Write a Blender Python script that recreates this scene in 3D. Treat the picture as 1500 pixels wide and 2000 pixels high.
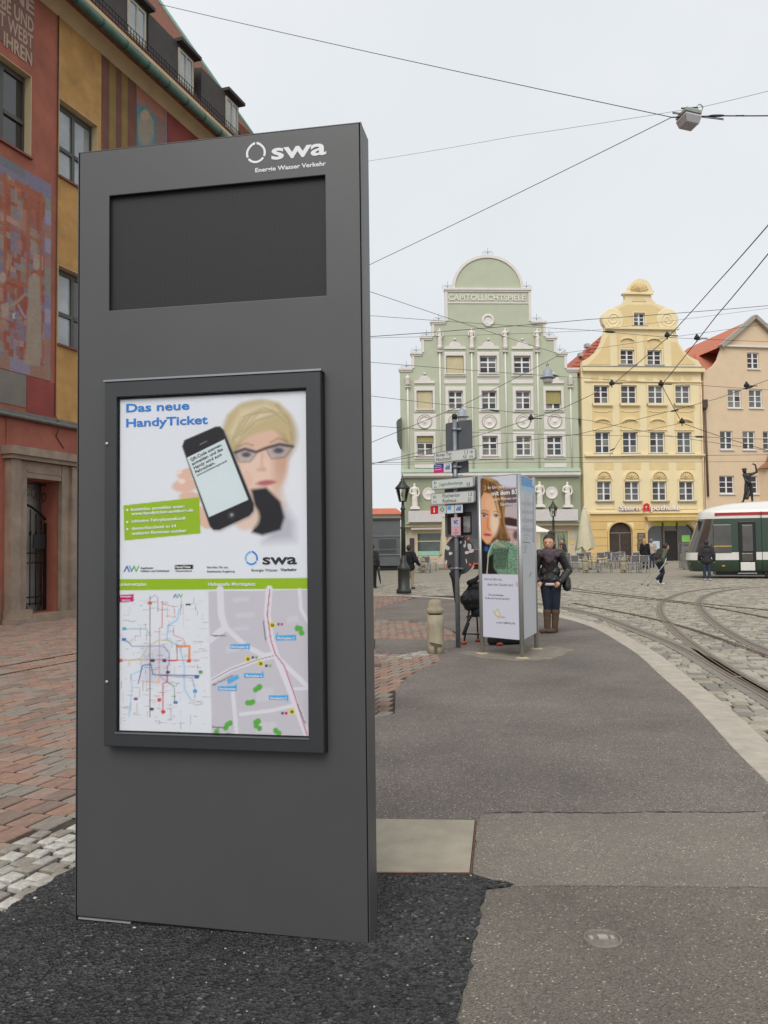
import bpy, bmesh, math, random
import numpy as np
from mathutils import Vector, Matrix, geometry
R = math.radians
random.seed(7); rng = np.random.default_rng(7)
for o in list(bpy.data.objects): bpy.data.objects.remove(o)
scene = bpy.context.scene
C = scene.collection

# ---------------------------------------------------------------- camera
F = 1620.0                     # focal length in photo pixels (1500 x 2000)
CAMH = 1.5
PITCH = math.atan(72/1620.0); ROLL = 0.0122
fw = Vector((0, math.cos(PITCH), math.sin(PITCH)))
r0 = Vector((1, 0, 0)); u0 = Vector((0, -math.sin(PITCH), math.cos(PITCH)))
rt = r0*math.cos(ROLL) - u0*math.sin(ROLL)
up = u0*math.cos(ROLL) + r0*math.sin(ROLL)
cam_d = bpy.data.cameras.new('camera'); cam = bpy.data.objects.new('camera', cam_d); C.objects.link(cam)
cam_d.sensor_fit = 'VERTICAL'; cam_d.sensor_height = 36; cam_d.lens = F/2000*36
cam_d.clip_start = 0.05; cam_d.clip_end = 2000
cam.matrix_world = Matrix(((rt.x, up.x, -fw.x, 0), (rt.y, up.y, -fw.y, 0), (rt.z, up.z, -fw.z, CAMH), (0, 0, 0, 1)))
scene.camera = cam
EYE = Vector((0, 0, CAMH))

# ---------------------------------------------------------------- sky, sun, exposure
SUN_EL, SUN_AZ = 46, 196       # azimuth of the sun, clockwise from +Y
w = bpy.data.worlds.new('World'); scene.world = w; w.use_nodes = True
nt = w.node_tree; nt.nodes.clear()
out = nt.nodes.new('ShaderNodeOutputWorld')
sky = nt.nodes.new('ShaderNodeTexSky'); sky.sky_type = 'NISHITA'; sky.sun_disc = False
sky.sun_elevation = R(SUN_EL); sky.sun_rotation = R(SUN_AZ); sky.air_density = 1.0; sky.dust_density = 3.0
b1 = nt.nodes.new('ShaderNodeBackground'); b1.inputs[1].default_value = 0.08
nt.links.new(sky.outputs[0], b1.inputs[0])
tc = nt.nodes.new('ShaderNodeTexCoord')
nz = nt.nodes.new('ShaderNodeTexNoise'); nz.inputs['Scale'].default_value = 2.2; nz.inputs['Detail'].default_value = 5; nz.inputs['Roughness'].default_value = 0.5
nt.links.new(tc.outputs['Generated'], nz.inputs['Vector'])
rp = nt.nodes.new('ShaderNodeValToRGB')
rp.color_ramp.elements[0].position = 0.3; rp.color_ramp.elements[0].color = (.575, .605, .632, 1)
rp.color_ramp.elements[1].position = 0.7; rp.color_ramp.elements[1].color = (.655, .672, .688, 1)
nt.links.new(nz.outputs[0], rp.inputs[0])
b2 = nt.nodes.new('ShaderNodeBackground'); b2.inputs[1].default_value = 1.0
nt.links.new(rp.outputs[0], b2.inputs[0])
mx = nt.nodes.new('ShaderNodeMixShader'); mx.inputs[0].default_value = 0.93
nt.links.new(b1.outputs[0], mx.inputs[1]); nt.links.new(b2.outputs[0], mx.inputs[2]); nt.links.new(mx.outputs[0], out.inputs[0])
sd = bpy.data.lights.new('sun', 'SUN'); sd.energy = 1.5; sd.angle = R(40); sd.color = (1, .97, .92)
so = bpy.data.objects.new('sun', sd); C.objects.link(so)
az, el = R(SUN_AZ), R(SUN_EL)
sdir = Vector((math.sin(az)*math.cos(el), math.cos(az)*math.cos(el), math.sin(el)))
so.rotation_euler = sdir.to_track_quat('Z', 'Y').to_euler(); so.location = sdir*60
scene.view_settings.view_transform = 'Standard'; scene.view_settings.look = 'None'
scene.view_settings.gamma = 1; scene.view_settings.use_curve_mapping = False
scene.view_settings.exposure = 0.45

# ---------------------------------------------------------------- measuring helpers
def ray(px, py):
    return (fw + rt*((px-750)/F) + up*((1000-py)/F))
def gz(x, y, road=False):      # ground height: the square rises gently towards the houses
    return (-0.08 if road else 0.0) + 0.016*min(max(0.0, y-30), 30)
def ground(px, py, road=False):
    d = ray(px, py); z = -0.08 if road else 0.0
    for _ in range(25):
        t = (z-CAMH)/d.z; p = EYE + d*t
        z = gz(p.x, p.y, road)
    p.z = z
    return p
def at_depth(px, py, Y):
    d = ray(px, py); return EYE + d*(Y/d.y)
def proj(P):                   # P: (n,3) array -> pixel arrays
    v = P - np.array(EYE)
    a = v@np.array(rt); b = v@np.array(up); c = v@np.array(fw)
    return 750+F*a/c, 1000-F*b/c
class Plane:
    """vertical plane through O; u runs along it at angle ang (deg), local y points away behind it"""
    def __init__(s, O, ang):
        s.O = Vector(O); s.ang = R(ang)
        s.u = Vector((math.cos(s.ang), math.sin(s.ang), 0)); s.n = Vector((-math.sin(s.ang), math.cos(s.ang), 0))
    def __call__(s, px, py, off=0.0):
        d = ray(px, py); O = s.O + s.n*off
        t = (O-EYE).dot(s.n)/d.dot(s.n); p = EYE + d*t
        return (p-s.O).dot(s.u), p.z - s.O.z
    def rect(s, x0, y0, x1, y1, off=0.0):
        xm, ym = (x0+x1)/2, (y0+y1)/2
        return s(x0, ym, off)[0], s(x1, ym, off)[0], s(xm, y1, off)[1], s(xm, y0, off)[1]
    def world(s, u, y, z): return s.O + s.u*u + s.n*y + Vector((0, 0, z))

# ---------------------------------------------------------------- materials
def s(r, g, b, k=1.0):
    def f(c):
        c = c/255.0
        return (c/12.92 if c <= .04045 else ((c+.055)/1.055)**2.4)*k
    return (min(f(r), .9), min(f(g), .9), min(f(b), .9))
MATS = {}
def mat(name, col, rough=.7, metal=0.0, var=.12, scale=6.0, bump=0.0, bscale=60.0, spec=.5, coat=0.0, col2=None, detail=6.0, coord='Object', stretch=None):
    if name in MATS: return MATS[name]
    m = bpy.data.materials.new(name); m.use_nodes = True; MATS[name] = m
    n = m.node_tree.nodes; l = m.node_tree.links
    b = n['Principled BSDF']
    b.inputs['Roughness'].default_value = rough; b.inputs['Metallic'].default_value = metal
    b.inputs['Specular IOR Level'].default_value = spec
    if coat: b.inputs['Coat Weight'].default_value = coat; b.inputs['Coat Roughness'].default_value = .15
    b.inputs['Base Color'].default_value = (*col, 1)
    if var or col2 or bump:
        t = n.new('ShaderNodeTexCoord'); src = t.outputs[coord]
        if stretch:
            mp = n.new('ShaderNodeMapping'); mp.inputs['Scale'].default_value = stretch
            l.new(src, mp.inputs['Vector']); src = mp.outputs[0]
    if var or col2:
        nz = n.new('ShaderNodeTexNoise'); nz.inputs['Scale'].default_value = scale; nz.inputs['Detail'].default_value = detail; nz.inputs['Roughness'].default_value = .62
        l.new(src, nz.inputs['Vector'])
        rp = n.new('ShaderNodeValToRGB'); l.new(nz.outputs[0], rp.inputs[0])
        c2 = col2 or tuple(min(c*(1+var), .95) for c in col); c1 = col if col2 else tuple(c*(1-var) for c in col)
        rp.color_ramp.elements[0].position = .3; rp.color_ramp.elements[0].color = (*c1, 1)
        rp.color_ramp.elements[1].position = .7; rp.color_ramp.elements[1].color = (*c2, 1)
        l.new(rp.outputs[0], b.inputs['Base Color'])
    if bump:
        nb = n.new('ShaderNodeTexNoise'); nb.inputs['Scale'].default_value = bscale; nb.inputs['Detail'].default_value = 4
        l.new(src, nb.inputs['Vector'])
        bp = n.new('ShaderNodeBump'); bp.inputs['Strength'].default_value = bump; bp.inputs['Distance'].default_value = .02
        l.new(nb.outputs[0], bp.inputs['Height']); l.new(bp.outputs[0], b.inputs['Normal'])
    return m
def print_mat(name, rough=.5, spec=.3):     # flat print: colour stored on the sheet
    m = bpy.data.materials.new(name); m.use_nodes = True
    n = m.node_tree.nodes; l = m.node_tree.links; b = n['Principled BSDF']
    a = n.new('ShaderNodeVertexColor'); a.layer_name = 'Col'
    l.new(a.outputs[0], b.inputs['Base Color']); b.inputs['Roughness'].default_value = rough; b.inputs['Specular IOR Level'].default_value = spec
    return m
def glass_mat(name, tint=(1, 1, 1), gl=.06):
    if name in MATS: return MATS[name]
    m = bpy.data.materials.new(name); m.use_nodes = True; MATS[name] = m
    n = m.node_tree.nodes; l = m.node_tree.links; n.clear()
    o = n.new('ShaderNodeOutputMaterial'); t = n.new('ShaderNodeBsdfTransparent'); t.inputs[0].default_value = (*tint, 1)
    g = n.new('ShaderNodeBsdfGlossy'); g.inputs['Roughness'].default_value = .02
    fr = n.new('ShaderNodeLayerWeight'); fr.inputs[0].default_value = gl*4
    mxs = n.new('ShaderNodeMixShader'); l.new(fr.outputs['Fresnel'], mxs.inputs[0])
    l.new(t.outputs[0], mxs.inputs[1]); l.new(g.outputs[0], mxs.inputs[2]); l.new(mxs.outputs[0], o.inputs[0])
    return m

# ---------------------------------------------------------------- mesh helpers
class MB:
    def __init__(s): s.v = []; s.f = []; s.smooth = set(); s.mi = []
    def add(s, vs, fs, smooth=False, mi=0):
        k = len(s.v); s.v += [tuple(v) for v in vs]
        for f in fs:
            if smooth: s.smooth.add(len(s.f))
            s.f.append([i+k for i in f]); s.mi.append(mi)
        return s
    def box(s, x0, x1, y0, y1, z0, z1, mi=0):
        return s.add([(x0,y0,z0),(x1,y0,z0),(x1,y1,z0),(x0,y1,z0),(x0,y0,z1),(x1,y0,z1),(x1,y1,z1),(x0,y1,z1)],
              [(0,3,2,1),(4,5,6,7),(0,1,5,4),(1,2,6,5),(2,3,7,6),(3,0,4,7)], mi=mi)
    def bar(s, a, b, w, h=None, mi=0):
        a = Vector(a); b = Vector(b); d = (b-a).normalized(); h = h or w
        ref = Vector((0,0,1)) if abs(d.z) < .95 else Vector((0,1,0))
        x = d.cross(ref).normalized(); y = x.cross(d).normalized()
        vs = [p + x*(sx*w/2) + y*(sy*h/2) for p in (a, b) for sx, sy in ((-1,-1),(1,-1),(1,1),(-1,1))]
        return s.add(vs, [(0,1,2,3),(7,6,5,4),(0,4,5,1),(1,5,6,2),(2,6,7,3),(3,7,4,0)], mi=mi)
    def tube(s, pts, r, n=8, caps=True, mi=0, smooth=True):
        pts = [Vector(p) for p in pts]; rs = r if isinstance(r, (list, tuple)) else [r]*len(pts)
        vs = []; fs = []; prev = None
        for i, p in enumerate(pts):
            d = (pts[min(i+1, len(pts)-1)] - pts[max(i-1, 0)]).normalized()
            ref = prev if prev is not None else (Vector((0,0,1)) if abs(d.z) < .9 else Vector((1,0,0)))
            x = (ref - d*ref.dot(d)).normalized(); y = d.cross(x); prev = x
            for k in range(n):
                a = 2*math.pi*k/n; vs.append(p + (x*math.cos(a) + y*math.sin(a))*rs[i])
        for i in range(len(pts)-1):
            for k in range(n):
                k2 = (k+1) % n; fs.append((i*n+k, i*n+k2, (i+1)*n+k2, (i+1)*n+k))
        s.add(vs, fs, smooth, mi)
        if caps:
            m = len(s.v)-len(vs)
            s.f.append([m+k for k in range(n)][::-1]); s.mi.append(mi)
            s.f.append([m+(len(pts)-1)*n+k for k in range(n)]); s.mi.append(mi)
        return s
    def lathe(s, prof, n=20, c=(0,0,0), mi=0, smooth=True, sy=1.0):
        vs = []; fs = []
        for r, z in prof:
            for k in range(n):
                a = 2*math.pi*k/n; vs.append((c[0]+r*math.cos(a), c[1]+r*math.sin(a)*sy, c[2]+z))
        for i in range(len(prof)-1):
            for k in range(n):
                k2 = (k+1) % n; fs.append((i*n+k, i*n+k2, (i+1)*n+k2, (i+1)*n+k))
        s.add(vs, fs, smooth, mi)
        m = len(s.v)-len(vs)
        if prof[0][0] > 1e-4: s.f.append([m+k for k in range(n)][::-1]); s.mi.append(mi)
        if prof[-1][0] > 1e-4: s.f.append([m+(len(prof)-1)*n+k for k in range(n)]); s.mi.append(mi)
        return s
    def prism(s, outer, y0, y1, holes=(), mi=0, axis='y'):
        """polygon (x,z) with holes, pushed from y0 to y1 (axis 'y') or (x,y) from z0 to z1 (axis 'z')"""
        def P(a, b, t): return (a, t, b) if axis == 'y' else (a, b, t)
        loops = [list(outer)] + [list(h) for h in holes]
        tris = geometry.tessellate_polygon([[Vector((p[0], p[1], 0)) for p in L] for L in loops])
        flat = [p for L in loops for p in L]; n = len(flat)
        vs = [P(*p, y0) for p in flat] + [P(*p, y1) for p in flat]
        fs = []
        for t in tris:
            a, b, c = (Vector((*flat[i], 0)) for i in t)
            ccw = (b-a).cross(c-a).z > 0
            t1 = t if ccw else t[::-1]
            if axis == 'z': fs.append([i+n for i in t1]); fs.append(list(t1[::-1]))
            else: fs.append(list(t1)); fs.append([i+n for i in t1[::-1]])
        k = 0
        for L in loops:
            m = len(L)
            for i in range(m):
                j = (i+1) % m; fs.append((k+i, k+j, k+j+n, k+i+n))
            k += m
        s.add(vs, fs, mi=mi); return s
    def ball(s, c, r, n=10, sc=(1,1,1), mi=0, rot=None):
        vs = []; fs = []; m = n//2+1
        for i in range(m+1):
            th = math.pi*i/m
            for k in range(n):
                a = 2*math.pi*k/n
                v = Vector((r*sc[0]*math.sin(th)*math.cos(a), r*sc[1]*math.sin(th)*math.sin(a), r*sc[2]*math.cos(th)))
                if rot is not None: v = rot @ v
                vs.append(v + Vector(c))
        for i in range(m):
            for k in range(n):
                k2 = (k+1) % n; fs.append((i*n+k, (i+1)*n+k, (i+1)*n+k2, i*n+k2))
        return s.add(vs, fs, True, mi)
    def cap(s, a, b, ra, rb, n=12):         # tapered capsule
        a = Vector(a); b = Vector(b); d = (b-a); L = d.length; d.normalize()
        pts = []; rs = []
        for i in range(5):
            t = math.pi/2*i/4; pts.append(a - d*(ra*math.cos(t))); rs.append(max(ra*math.sin(t), 1e-3))
        for i in range(5):
            t = math.pi/2*i/4; pts.append(b + d*(rb*math.sin(t))); rs.append(max(rb*math.cos(t), 1e-3))
        return s.tube(pts, rs, n)
    def mesh(s, name, mats):
        me = bpy.data.meshes.new(name); me.from_pydata(s.v, [], s.f)
        ms = mats if isinstance(mats, (list, tuple)) else [mats]
        for m in ms: me.materials.append(m)
        if len(ms) > 1: me.polygons.foreach_set('material_index', s.mi)
        if s.smooth:
            a = [i in s.smooth for i in range(len(s.f))]; me.polygons.foreach_set('use_smooth', a)
        me.update(); return me
    def build(s, name, mats, parent=None):
        o = bpy.data.objects.new(name, s.mesh(name, mats)); C.objects.link(o)
        if parent is not None: o.parent = parent
        return o
def fixn(o):
    bm = bmesh.new(); bm.from_mesh(o.data); bmesh.ops.recalc_face_normals(bm, faces=bm.faces); bm.to_mesh(o.data); bm.free(); return o
def bevel(o, w=.01, seg=2):
    m = o.modifiers.new('bevel', 'BEVEL'); m.width = w; m.segments = seg; m.limit_method = 'ANGLE'; m.angle_limit = R(40); return o
def link(name, me, parent=None, loc=None, rotz=None):
    o = bpy.data.objects.new(name, me); C.objects.link(o)
    if parent is not None: o.parent = parent
    if loc is not None: o.location = loc
    if rotz is not None: o.rotation_euler = (0, 0, rotz)
    return o
def empty(name, loc=(0,0,0), rotz=0.0):
    o = bpy.data.objects.new(name, None); C.objects.link(o); o.location = loc; o.rotation_euler = (0, 0, rotz); o.empty_display_size = .2; return o
def tag(o, label, cat=None, group=None, kind=None):
    if label: o['label'] = label
    if cat: o['category'] = cat
    if group: o['group'] = group
    if kind: o['kind'] = kind
    return o
def structure(o): o['kind'] = 'structure'; return o
def thing(name, label, cat, loc=(0,0,0), rotz=0.0, group=None): return tag(empty(name, loc, rotz), label, cat, group)
def copy_tree(o, parent=None):
    c = o.copy(); C.objects.link(c)
    if parent is not None: c.parent = parent
    for ch in [x for x in bpy.data.objects if x.parent == o]: copy_tree(ch, c)
    return c
def remesh(name, mb, voxel, mats, parent=None, smooth=4):
    me = mb.mesh('tmp', [mats] if not isinstance(mats, (list, tuple)) else mats)
    t = bpy.data.objects.new('tmp', me); C.objects.link(t)
    m = t.modifiers.new('r', 'REMESH'); m.mode = 'VOXEL'; m.voxel_size = voxel; m.use_smooth_shade = True
    if smooth:
        sm = t.modifiers.new('s', 'SMOOTH'); sm.factor = .5; sm.iterations = smooth
    dg = bpy.context.evaluated_depsgraph_get()
    me2 = bpy.data.meshes.new_from_object(t.evaluated_get(dg)); me2.name = name
    bpy.data.objects.remove(t); bpy.data.meshes.remove(me)
    me2.materials.clear()
    for mm in (mats if isinstance(mats, (list, tuple)) else [mats]): me2.materials.append(mm)
    o = bpy.data.objects.new(name, me2); C.objects.link(o)
    if parent is not None: o.parent = parent
    return o
def text(name, body, h, mats, parent, loc, width=None, bold=0.0, align='LEFT', rot=(R(90),0,0), depth=.002, shear=0.0, kind=None):
    """lettering: cap height h (m), fitted to width if given; reads along local x, up along z"""
    cu = bpy.data.curves.new(name, 'FONT'); cu.body = body; cu.size = h/0.70; cu.offset = h*.03 if bold else 0.0; cu.extrude = depth/2
    cu.align_x = align; cu.shear = shear; cu.resolution_u = 3
    t = bpy.data.objects.new('tmp', cu); C.objects.link(t)
    dg = bpy.context.evaluated_depsgraph_get()
    me = bpy.data.meshes.new_from_object(t.evaluated_get(dg)); me.name = name
    bpy.data.objects.remove(t); bpy.data.curves.remove(cu)
    if width and len(me.vertices):
        xs = [v.co.x for v in me.vertices]; k = width/max(max(xs)-min(xs), 1e-4)
        for v in me.vertices: v.co.x *= k
    me.materials.clear(); me.materials.append(mats)
    o = bpy.data.objects.new(name, me); C.objects.link(o); o.parent = parent; o.location = loc; o.rotation_euler = rot
    return o

# ---------------------------------------------------------------- printed sheets: colours painted on a fine grid
class Sheet:
    """grid on a plane between (u0,z0) and (u1,z1), drawn with measured outlines"""
    def __init__(s, pl, u0, u1, z0, z1, nu, nz, off=0.0, base=(1,1,1)):
        s.pl = pl; s.nu, s.nz, s.off = nu, nz, off; s.ext = (u0, u1, z0, z1)
        U, Z = np.meshgrid(np.linspace(u0, u1, nu+1), np.linspace(z0, z1, nz+1))
        s.U, s.Z = U.ravel(), Z.ravel()
        O = np.array(pl.O); W = O + s.U[:,None]*np.array(pl.u) + off*np.array(pl.n) + s.Z[:,None]*np.array((0,0,1.0))
        s.X, s.Y = proj(W)
        s.col = np.tile(np.array(base, float), (len(s.U), 1))
    def put(s, a, col): 
        a = np.clip(a, 0, 1)[:,None]; s.col = s.col*(1-a) + np.array(col)*a
    def ell(s, cx, cy, rx, ry, col, soft=.15, rot=0, alpha=1):
        c, n = math.cos(R(rot)), math.sin(R(rot)); dx, dy = s.X-cx, s.Y-cy
        d = np.sqrt(((dx*c+dy*n)/rx)**2 + ((-dx*n+dy*c)/ry)**2)
        s.put(alpha*np.clip((1+soft/2-d)/max(soft, 1e-3), 0, 1), col)
    def poly(s, pts, col, soft=1.2, alpha=1):
        P = np.array(pts, float); n = len(P); ins = np.zeros(len(s.X), bool); dm = np.full(len(s.X), 1e9)
        for i in range(n):
            x1, y1 = P[i]; x2, y2 = P[(i+1) % n]
            if y1 != y2: ins ^= ((y1 > s.Y) != (y2 > s.Y)) & (s.X < (x2-x1)*(s.Y-y1)/(y2-y1)+x1)
            L = (x2-x1)**2+(y2-y1)**2+1e-9; t = np.clip(((s.X-x1)*(x2-x1)+(s.Y-y1)*(y2-y1))/L, 0, 1)
            dm = np.minimum(dm, np.hypot(s.X-x1-t*(x2-x1), s.Y-y1-t*(y2-y1)))
        sg = np.where(ins, dm, -dm); s.put(alpha*np.clip(sg/soft+.5, 0, 1), col)
    def line(s, pts, w, col, alpha=1, soft=.8):
        dm = np.full(len(s.X), 1e9)
        for (x1, y1), (x2, y2) in zip(pts[:-1], pts[1:]):
            L = (x2-x1)**2+(y2-y1)**2+1e-9; t = np.clip(((s.X-x1)*(x2-x1)+(s.Y-y1)*(y2-y1))/L, 0, 1)
            dm = np.minimum(dm, np.hypot(s.X-x1-t*(x2-x1), s.Y-y1-t*(y2-y1)))
        s.put(alpha*np.clip((w/2-dm)/soft+.5, 0, 1), col)
    def noise(s, amt, cell=None):
        s.col *= (1 + amt*(rng.random(len(s.X))[:,None]-.5)*2)
    def build(s, name, m, parent):
        nu, nz = s.nu, s.nz
        me = bpy.data.meshes.new(name)
        V = np.stack([s.U, np.full_like(s.U, s.off), s.Z], 1)
        i = np.arange(nu)[None,:] + (np.arange(nz)*(nu+1))[:,None]; i = i.ravel()
        Fc = np.stack([i, i+1, i+nu+2, i+nu+1], 1)
        u0, u1, z0, z1 = s.ext; k = len(V); t = .003     # a thin backing gives the sheet its thickness
        B = np.array([[u0, s.off+t, z0], [u1, s.off+t, z0], [u1, s.off+t, z1], [u0, s.off+t, z1]])
        V = np.vstack([V, B])
        c = [0, nu, (nu+1)*(nz+1)-1, (nu+1)*nz]
        faces = Fc.tolist() + [[k+3, k+2, k+1, k]] + [[c[a], k+a, k+(a+1)%4, c[(a+1)%4]] for a in range(4)]
        me.from_pydata(V.tolist(), [], faces)
        at = me.color_attributes.new('Col', 'FLOAT_COLOR', 'POINT')
        col = np.vstack([np.clip(s.col, 0, .92), np.full((4,3), .5)]); col = np.hstack([col, np.ones((len(col),1))])
        at.data.foreach_set('color', col.astype(np.float32).ravel())
        me.materials.append(m); me.update()
        o = bpy.data.objects.new(name, me); C.objects.link(o); o.parent = parent; return o

# ================================================================ GROUND
def asphalt(name, dark, light, stone, sc=110.0, stone_amt=.06, big=.25, bump=.5, big_scale=.9):
    m = bpy.data.materials.new(name); m.use_nodes = True; n = m.node_tree.nodes; l = m.node_tree.links; b = n['Principled BSDF']
    t = n.new('ShaderNodeTexCoord')
    v = n.new('ShaderNodeTexVoronoi'); v.inputs['Scale'].default_value = sc; l.new(t.outputs['Object'], v.inputs['Vector'])
    sep = n.new('ShaderNodeSeparateColor'); l.new(v.outputs['Color'], sep.inputs[0])
    r1 = n.new('ShaderNodeValToRGB'); l.new(sep.outputs[0], r1.inputs[0])
    r1.color_ramp.elements[0].color = (*dark, 1); r1.color_ramp.elements[1].color = (*light, 1)
    r2 = n.new('ShaderNodeValToRGB'); l.new(sep.outputs[1], r2.inputs[0]); r2.color_ramp.interpolation = 'CONSTANT'
    r2.color_ramp.elements[0].color = (0,0,0,1); r2.color_ramp.elements[1].position = 1-stone_amt; r2.color_ramp.elements[1].color = (1,1,1,1)
    m1 = n.new('ShaderNodeMixRGB'); l.new(r2.outputs[0], m1.inputs[0]); l.new(r1.outputs[0], m1.inputs[1]); m1.inputs[2].default_value = (*stone, 1)
    nz = n.new('ShaderNodeTexNoise'); nz.inputs['Scale'].default_value = big_scale; nz.inputs['Detail'].default_value = 8; nz.inputs['Roughness'].default_value = .65
    l.new(t.outputs['Object'], nz.inputs['Vector'])
    r3 = n.new('ShaderNodeValToRGB'); l.new(nz.outputs[0], r3.inputs[0]); r3.color_ramp.elements[0].position = .3; r3.color_ramp.elements[1].position = .72
    a, c = 1-big, 1+big*.7; r3.color_ramp.elements[0].color = (a,a,a,1); r3.color_ramp.elements[1].color = (c,c*.985,c*.96,1)
    m2 = n.new('ShaderNodeMixRGB'); m2.blend_type = 'MULTIPLY'; m2.inputs[0].default_value = 1; l.new(m1.outputs[0], m2.inputs[1]); l.new(r3.outputs[0], m2.inputs[2])
    l.new(m2.outputs[0], b.inputs['Base Color']); b.inputs['Roughness'].default_value = .85; b.inputs['Specular IOR Level'].default_value = .35
    nb = n.new('ShaderNodeTexNoise'); nb.inputs['Scale'].default_value = sc*.5; nb.inputs['Detail'].default_value = 5; l.new(t.outputs['Object'], nb.inputs['Vector'])
    ad = n.new('ShaderNodeMath'); l.new(v.outputs['Distance'], ad.inputs[0]); l.new(nb.outputs[0], ad.inputs[1])
    bp = n.new('ShaderNodeBump'); bp.inputs['Strength'].default_value = bump; bp.inputs['Distance'].default_value = .012; l.new(ad.outputs[0], bp.inputs['Height']); l.new(bp.outputs[0], b.inputs['Normal'])
    return m
M_asph = asphalt('worn_asphalt', s(98,92,88), s(140,132,125), s(184,174,158), 135, .03, .3, .7, .7)
M_asph_light = asphalt('sandy_asphalt', s(110,104,97), s(142,134,124), s(186,178,162), 150, .02, .2, .5, 1.3)
M_asph_old = asphalt('old_asphalt', s(98,92,86), s(132,125,115), s(182,172,154), 150, .022, .25, .7, .9)
M_asph_new = asphalt('fresh_asphalt', s(34,34,35), s(82,82,84), s(120,118,112), 80, .02, .4, 1.2, 2.0)
M_joint = mat('paving_bed', s(62,56,49), .95, var=.3, scale=9, bump=.3, bscale=120)
M_kerb = mat('kerb_granite', s(172,163,149), .85, var=.18, scale=5, bump=.25, bscale=150, col2=None)
SETT = [mat('sett_granite_'+n, c, .8, var=.22, scale=18, bump=.35, bscale=90) for n, c in
        (('grey', s(146,140,127)), ('warm', s(152,142,125)), ('dark', s(126,121,112)), ('pale', s(162,156,142)))]
PAVE = [mat('paver_'+n, c, .85, var=.2, scale=16, bump=.3, bscale=120) for n, c in
        (('red', s(138,110,97)), ('pink', s(144,122,109)), ('brown', s(124,106,95)), ('grey', s(130,122,112)), ('orange', s(144,114,97)))]
PALE = [mat('pale_sett_'+n, c, .8, var=.25, scale=25, bump=.4, bscale=130) for n, c in
        (('white', s(178,174,166)), ('grey', s(160,156,148)), ('dull', s(138,131,120)))]

def far_setts():
    m = bpy.data.materials.new('far_setts'); m.use_nodes = True; n = m.node_tree.nodes; l = m.node_tree.links; b = n['Principled BSDF']
    t = n.new('ShaderNodeTexCoord'); br = n.new('ShaderNodeTexBrick'); br.inputs['Scale'].default_value = 1
    for k, vv in (('Brick Width', .2), ('Row Height', .17), ('Mortar Size', .012), ('Mortar Smooth', .3)): br.inputs[k].default_value = vv
    br.inputs['Color1'].default_value = (*s(160,153,139), 1); br.inputs['Color2'].default_value = (*s(144,138,125), 1); br.inputs['Mortar'].default_value = (*s(112,106,95), 1)
    l.new(t.outputs['Object'], br.inputs['Vector'])
    nz = n.new('ShaderNodeTexNoise'); nz.inputs['Scale'].default_value = .35; nz.inputs['Detail'].default_value = 8; l.new(t.outputs['Object'], nz.inputs['Vector'])
    r = n.new('ShaderNodeValToRGB'); l.new(nz.outputs[0], r.inputs[0]); r.color_ramp.elements[0].color = (.78,.78,.78,1); r.color_ramp.elements[1].color = (1.15,1.13,1.1,1)
    mm = n.new('ShaderNodeMixRGB'); mm.blend_type = 'MULTIPLY'; mm.inputs[0].default_value = 1; l.new(br.outputs[0], mm.inputs[1]); l.new(r.outputs[0], mm.inputs[2]); l.new(mm.outputs[0], b.inputs['Base Color'])
    b.inputs['Roughness'].default_value = .85
    bp = n.new('ShaderNodeBump'); bp.inputs['Strength'].default_value = .6; bp.inputs['Distance'].default_value = .02; bp.invert = True; l.new(br.outputs['Fac'], bp.inputs['Height']); l.new(bp.outputs[0], b.inputs['Normal'])
    return m
M_far = far_setts()

# base sheet to the horizon, and the sett-paved square beyond 36 m
YS = [-40, 0, 10, 20, 30, 40, 60, 90, 150, 400]
XS = [-300, -60, -30, -15, 0, 15, 30, 60, 300]
def sheet(name, m, ys, xs, dz):
    b = MB(); vs = [(x, y, gz(x, y, True)+dz) for y in ys for x in xs]; n = len(xs)
    b.add(vs, [(j*n+i, j*n+i+1, (j+1)*n+i+1, (j+1)*n+i) for j in range(len(ys)-1) for i in range(n-1)])
    return structure(b.build(name, m))
sheet('ground', M_joint, YS, XS, -.03)
sheet('square', M_far, [36, 40, 50, 60, 80, 120, 400], XS, 0.0)

def smooth_path(P, step):
    P = [Vector(p) for p in P]; out = []
    for i in range(len(P)-1):
        p0, p1, p2, p3 = P[max(i-1,0)], P[i], P[i+1], P[min(i+2,len(P)-1)]
        for k in range(12):
            t = k/12; out.append(.5*((2*p1)+(p2-p0)*t+(2*p0-5*p1+4*p2-p3)*t*t+(3*p1-p0-3*p2+p3)*t**3))
    out.append(P[-1]); res = [out[0]]; acc = 0
    for a, b in zip(out[:-1], out[1:]):
        L = (b-a).length
        while acc + L >= step:
            f = (step-acc)/L; a = a.lerp(b, f); L = (b-a).length; res.append(a.copy()); acc = 0
        acc += L
    res.append(out[-1]); return res
def rough(P, step=.08, jit=.012, closed=True):
    out = []; n = len(P)
    for i in range(n if closed else n-1):
        a = Vector(P[i]); b = Vector(P[(i+1) % n]); k = max(1, min(200, int((b-a).length/step)))
        for j in range(k):
            p = a.lerp(b, j/k); out.append((p.x+random.uniform(-jit,jit), p.y+random.uniform(-jit,jit)))
    return out
def inside(p, poly):
    x, y = p; c = False; n = len(poly); j = n-1
    for i in range(n):
        xi, yi = poly[i][0], poly[i][1]; xj, yj = poly[j][0], poly[j][1]
        if (yi > y) != (yj > y) and x < (xj-xi)*(y-yi)/(yj-yi)+xi: c = not c
        j = i
    return c
def G(L, road=False): return [ground(x, y, road).to_2d() for x, y in L]

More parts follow.
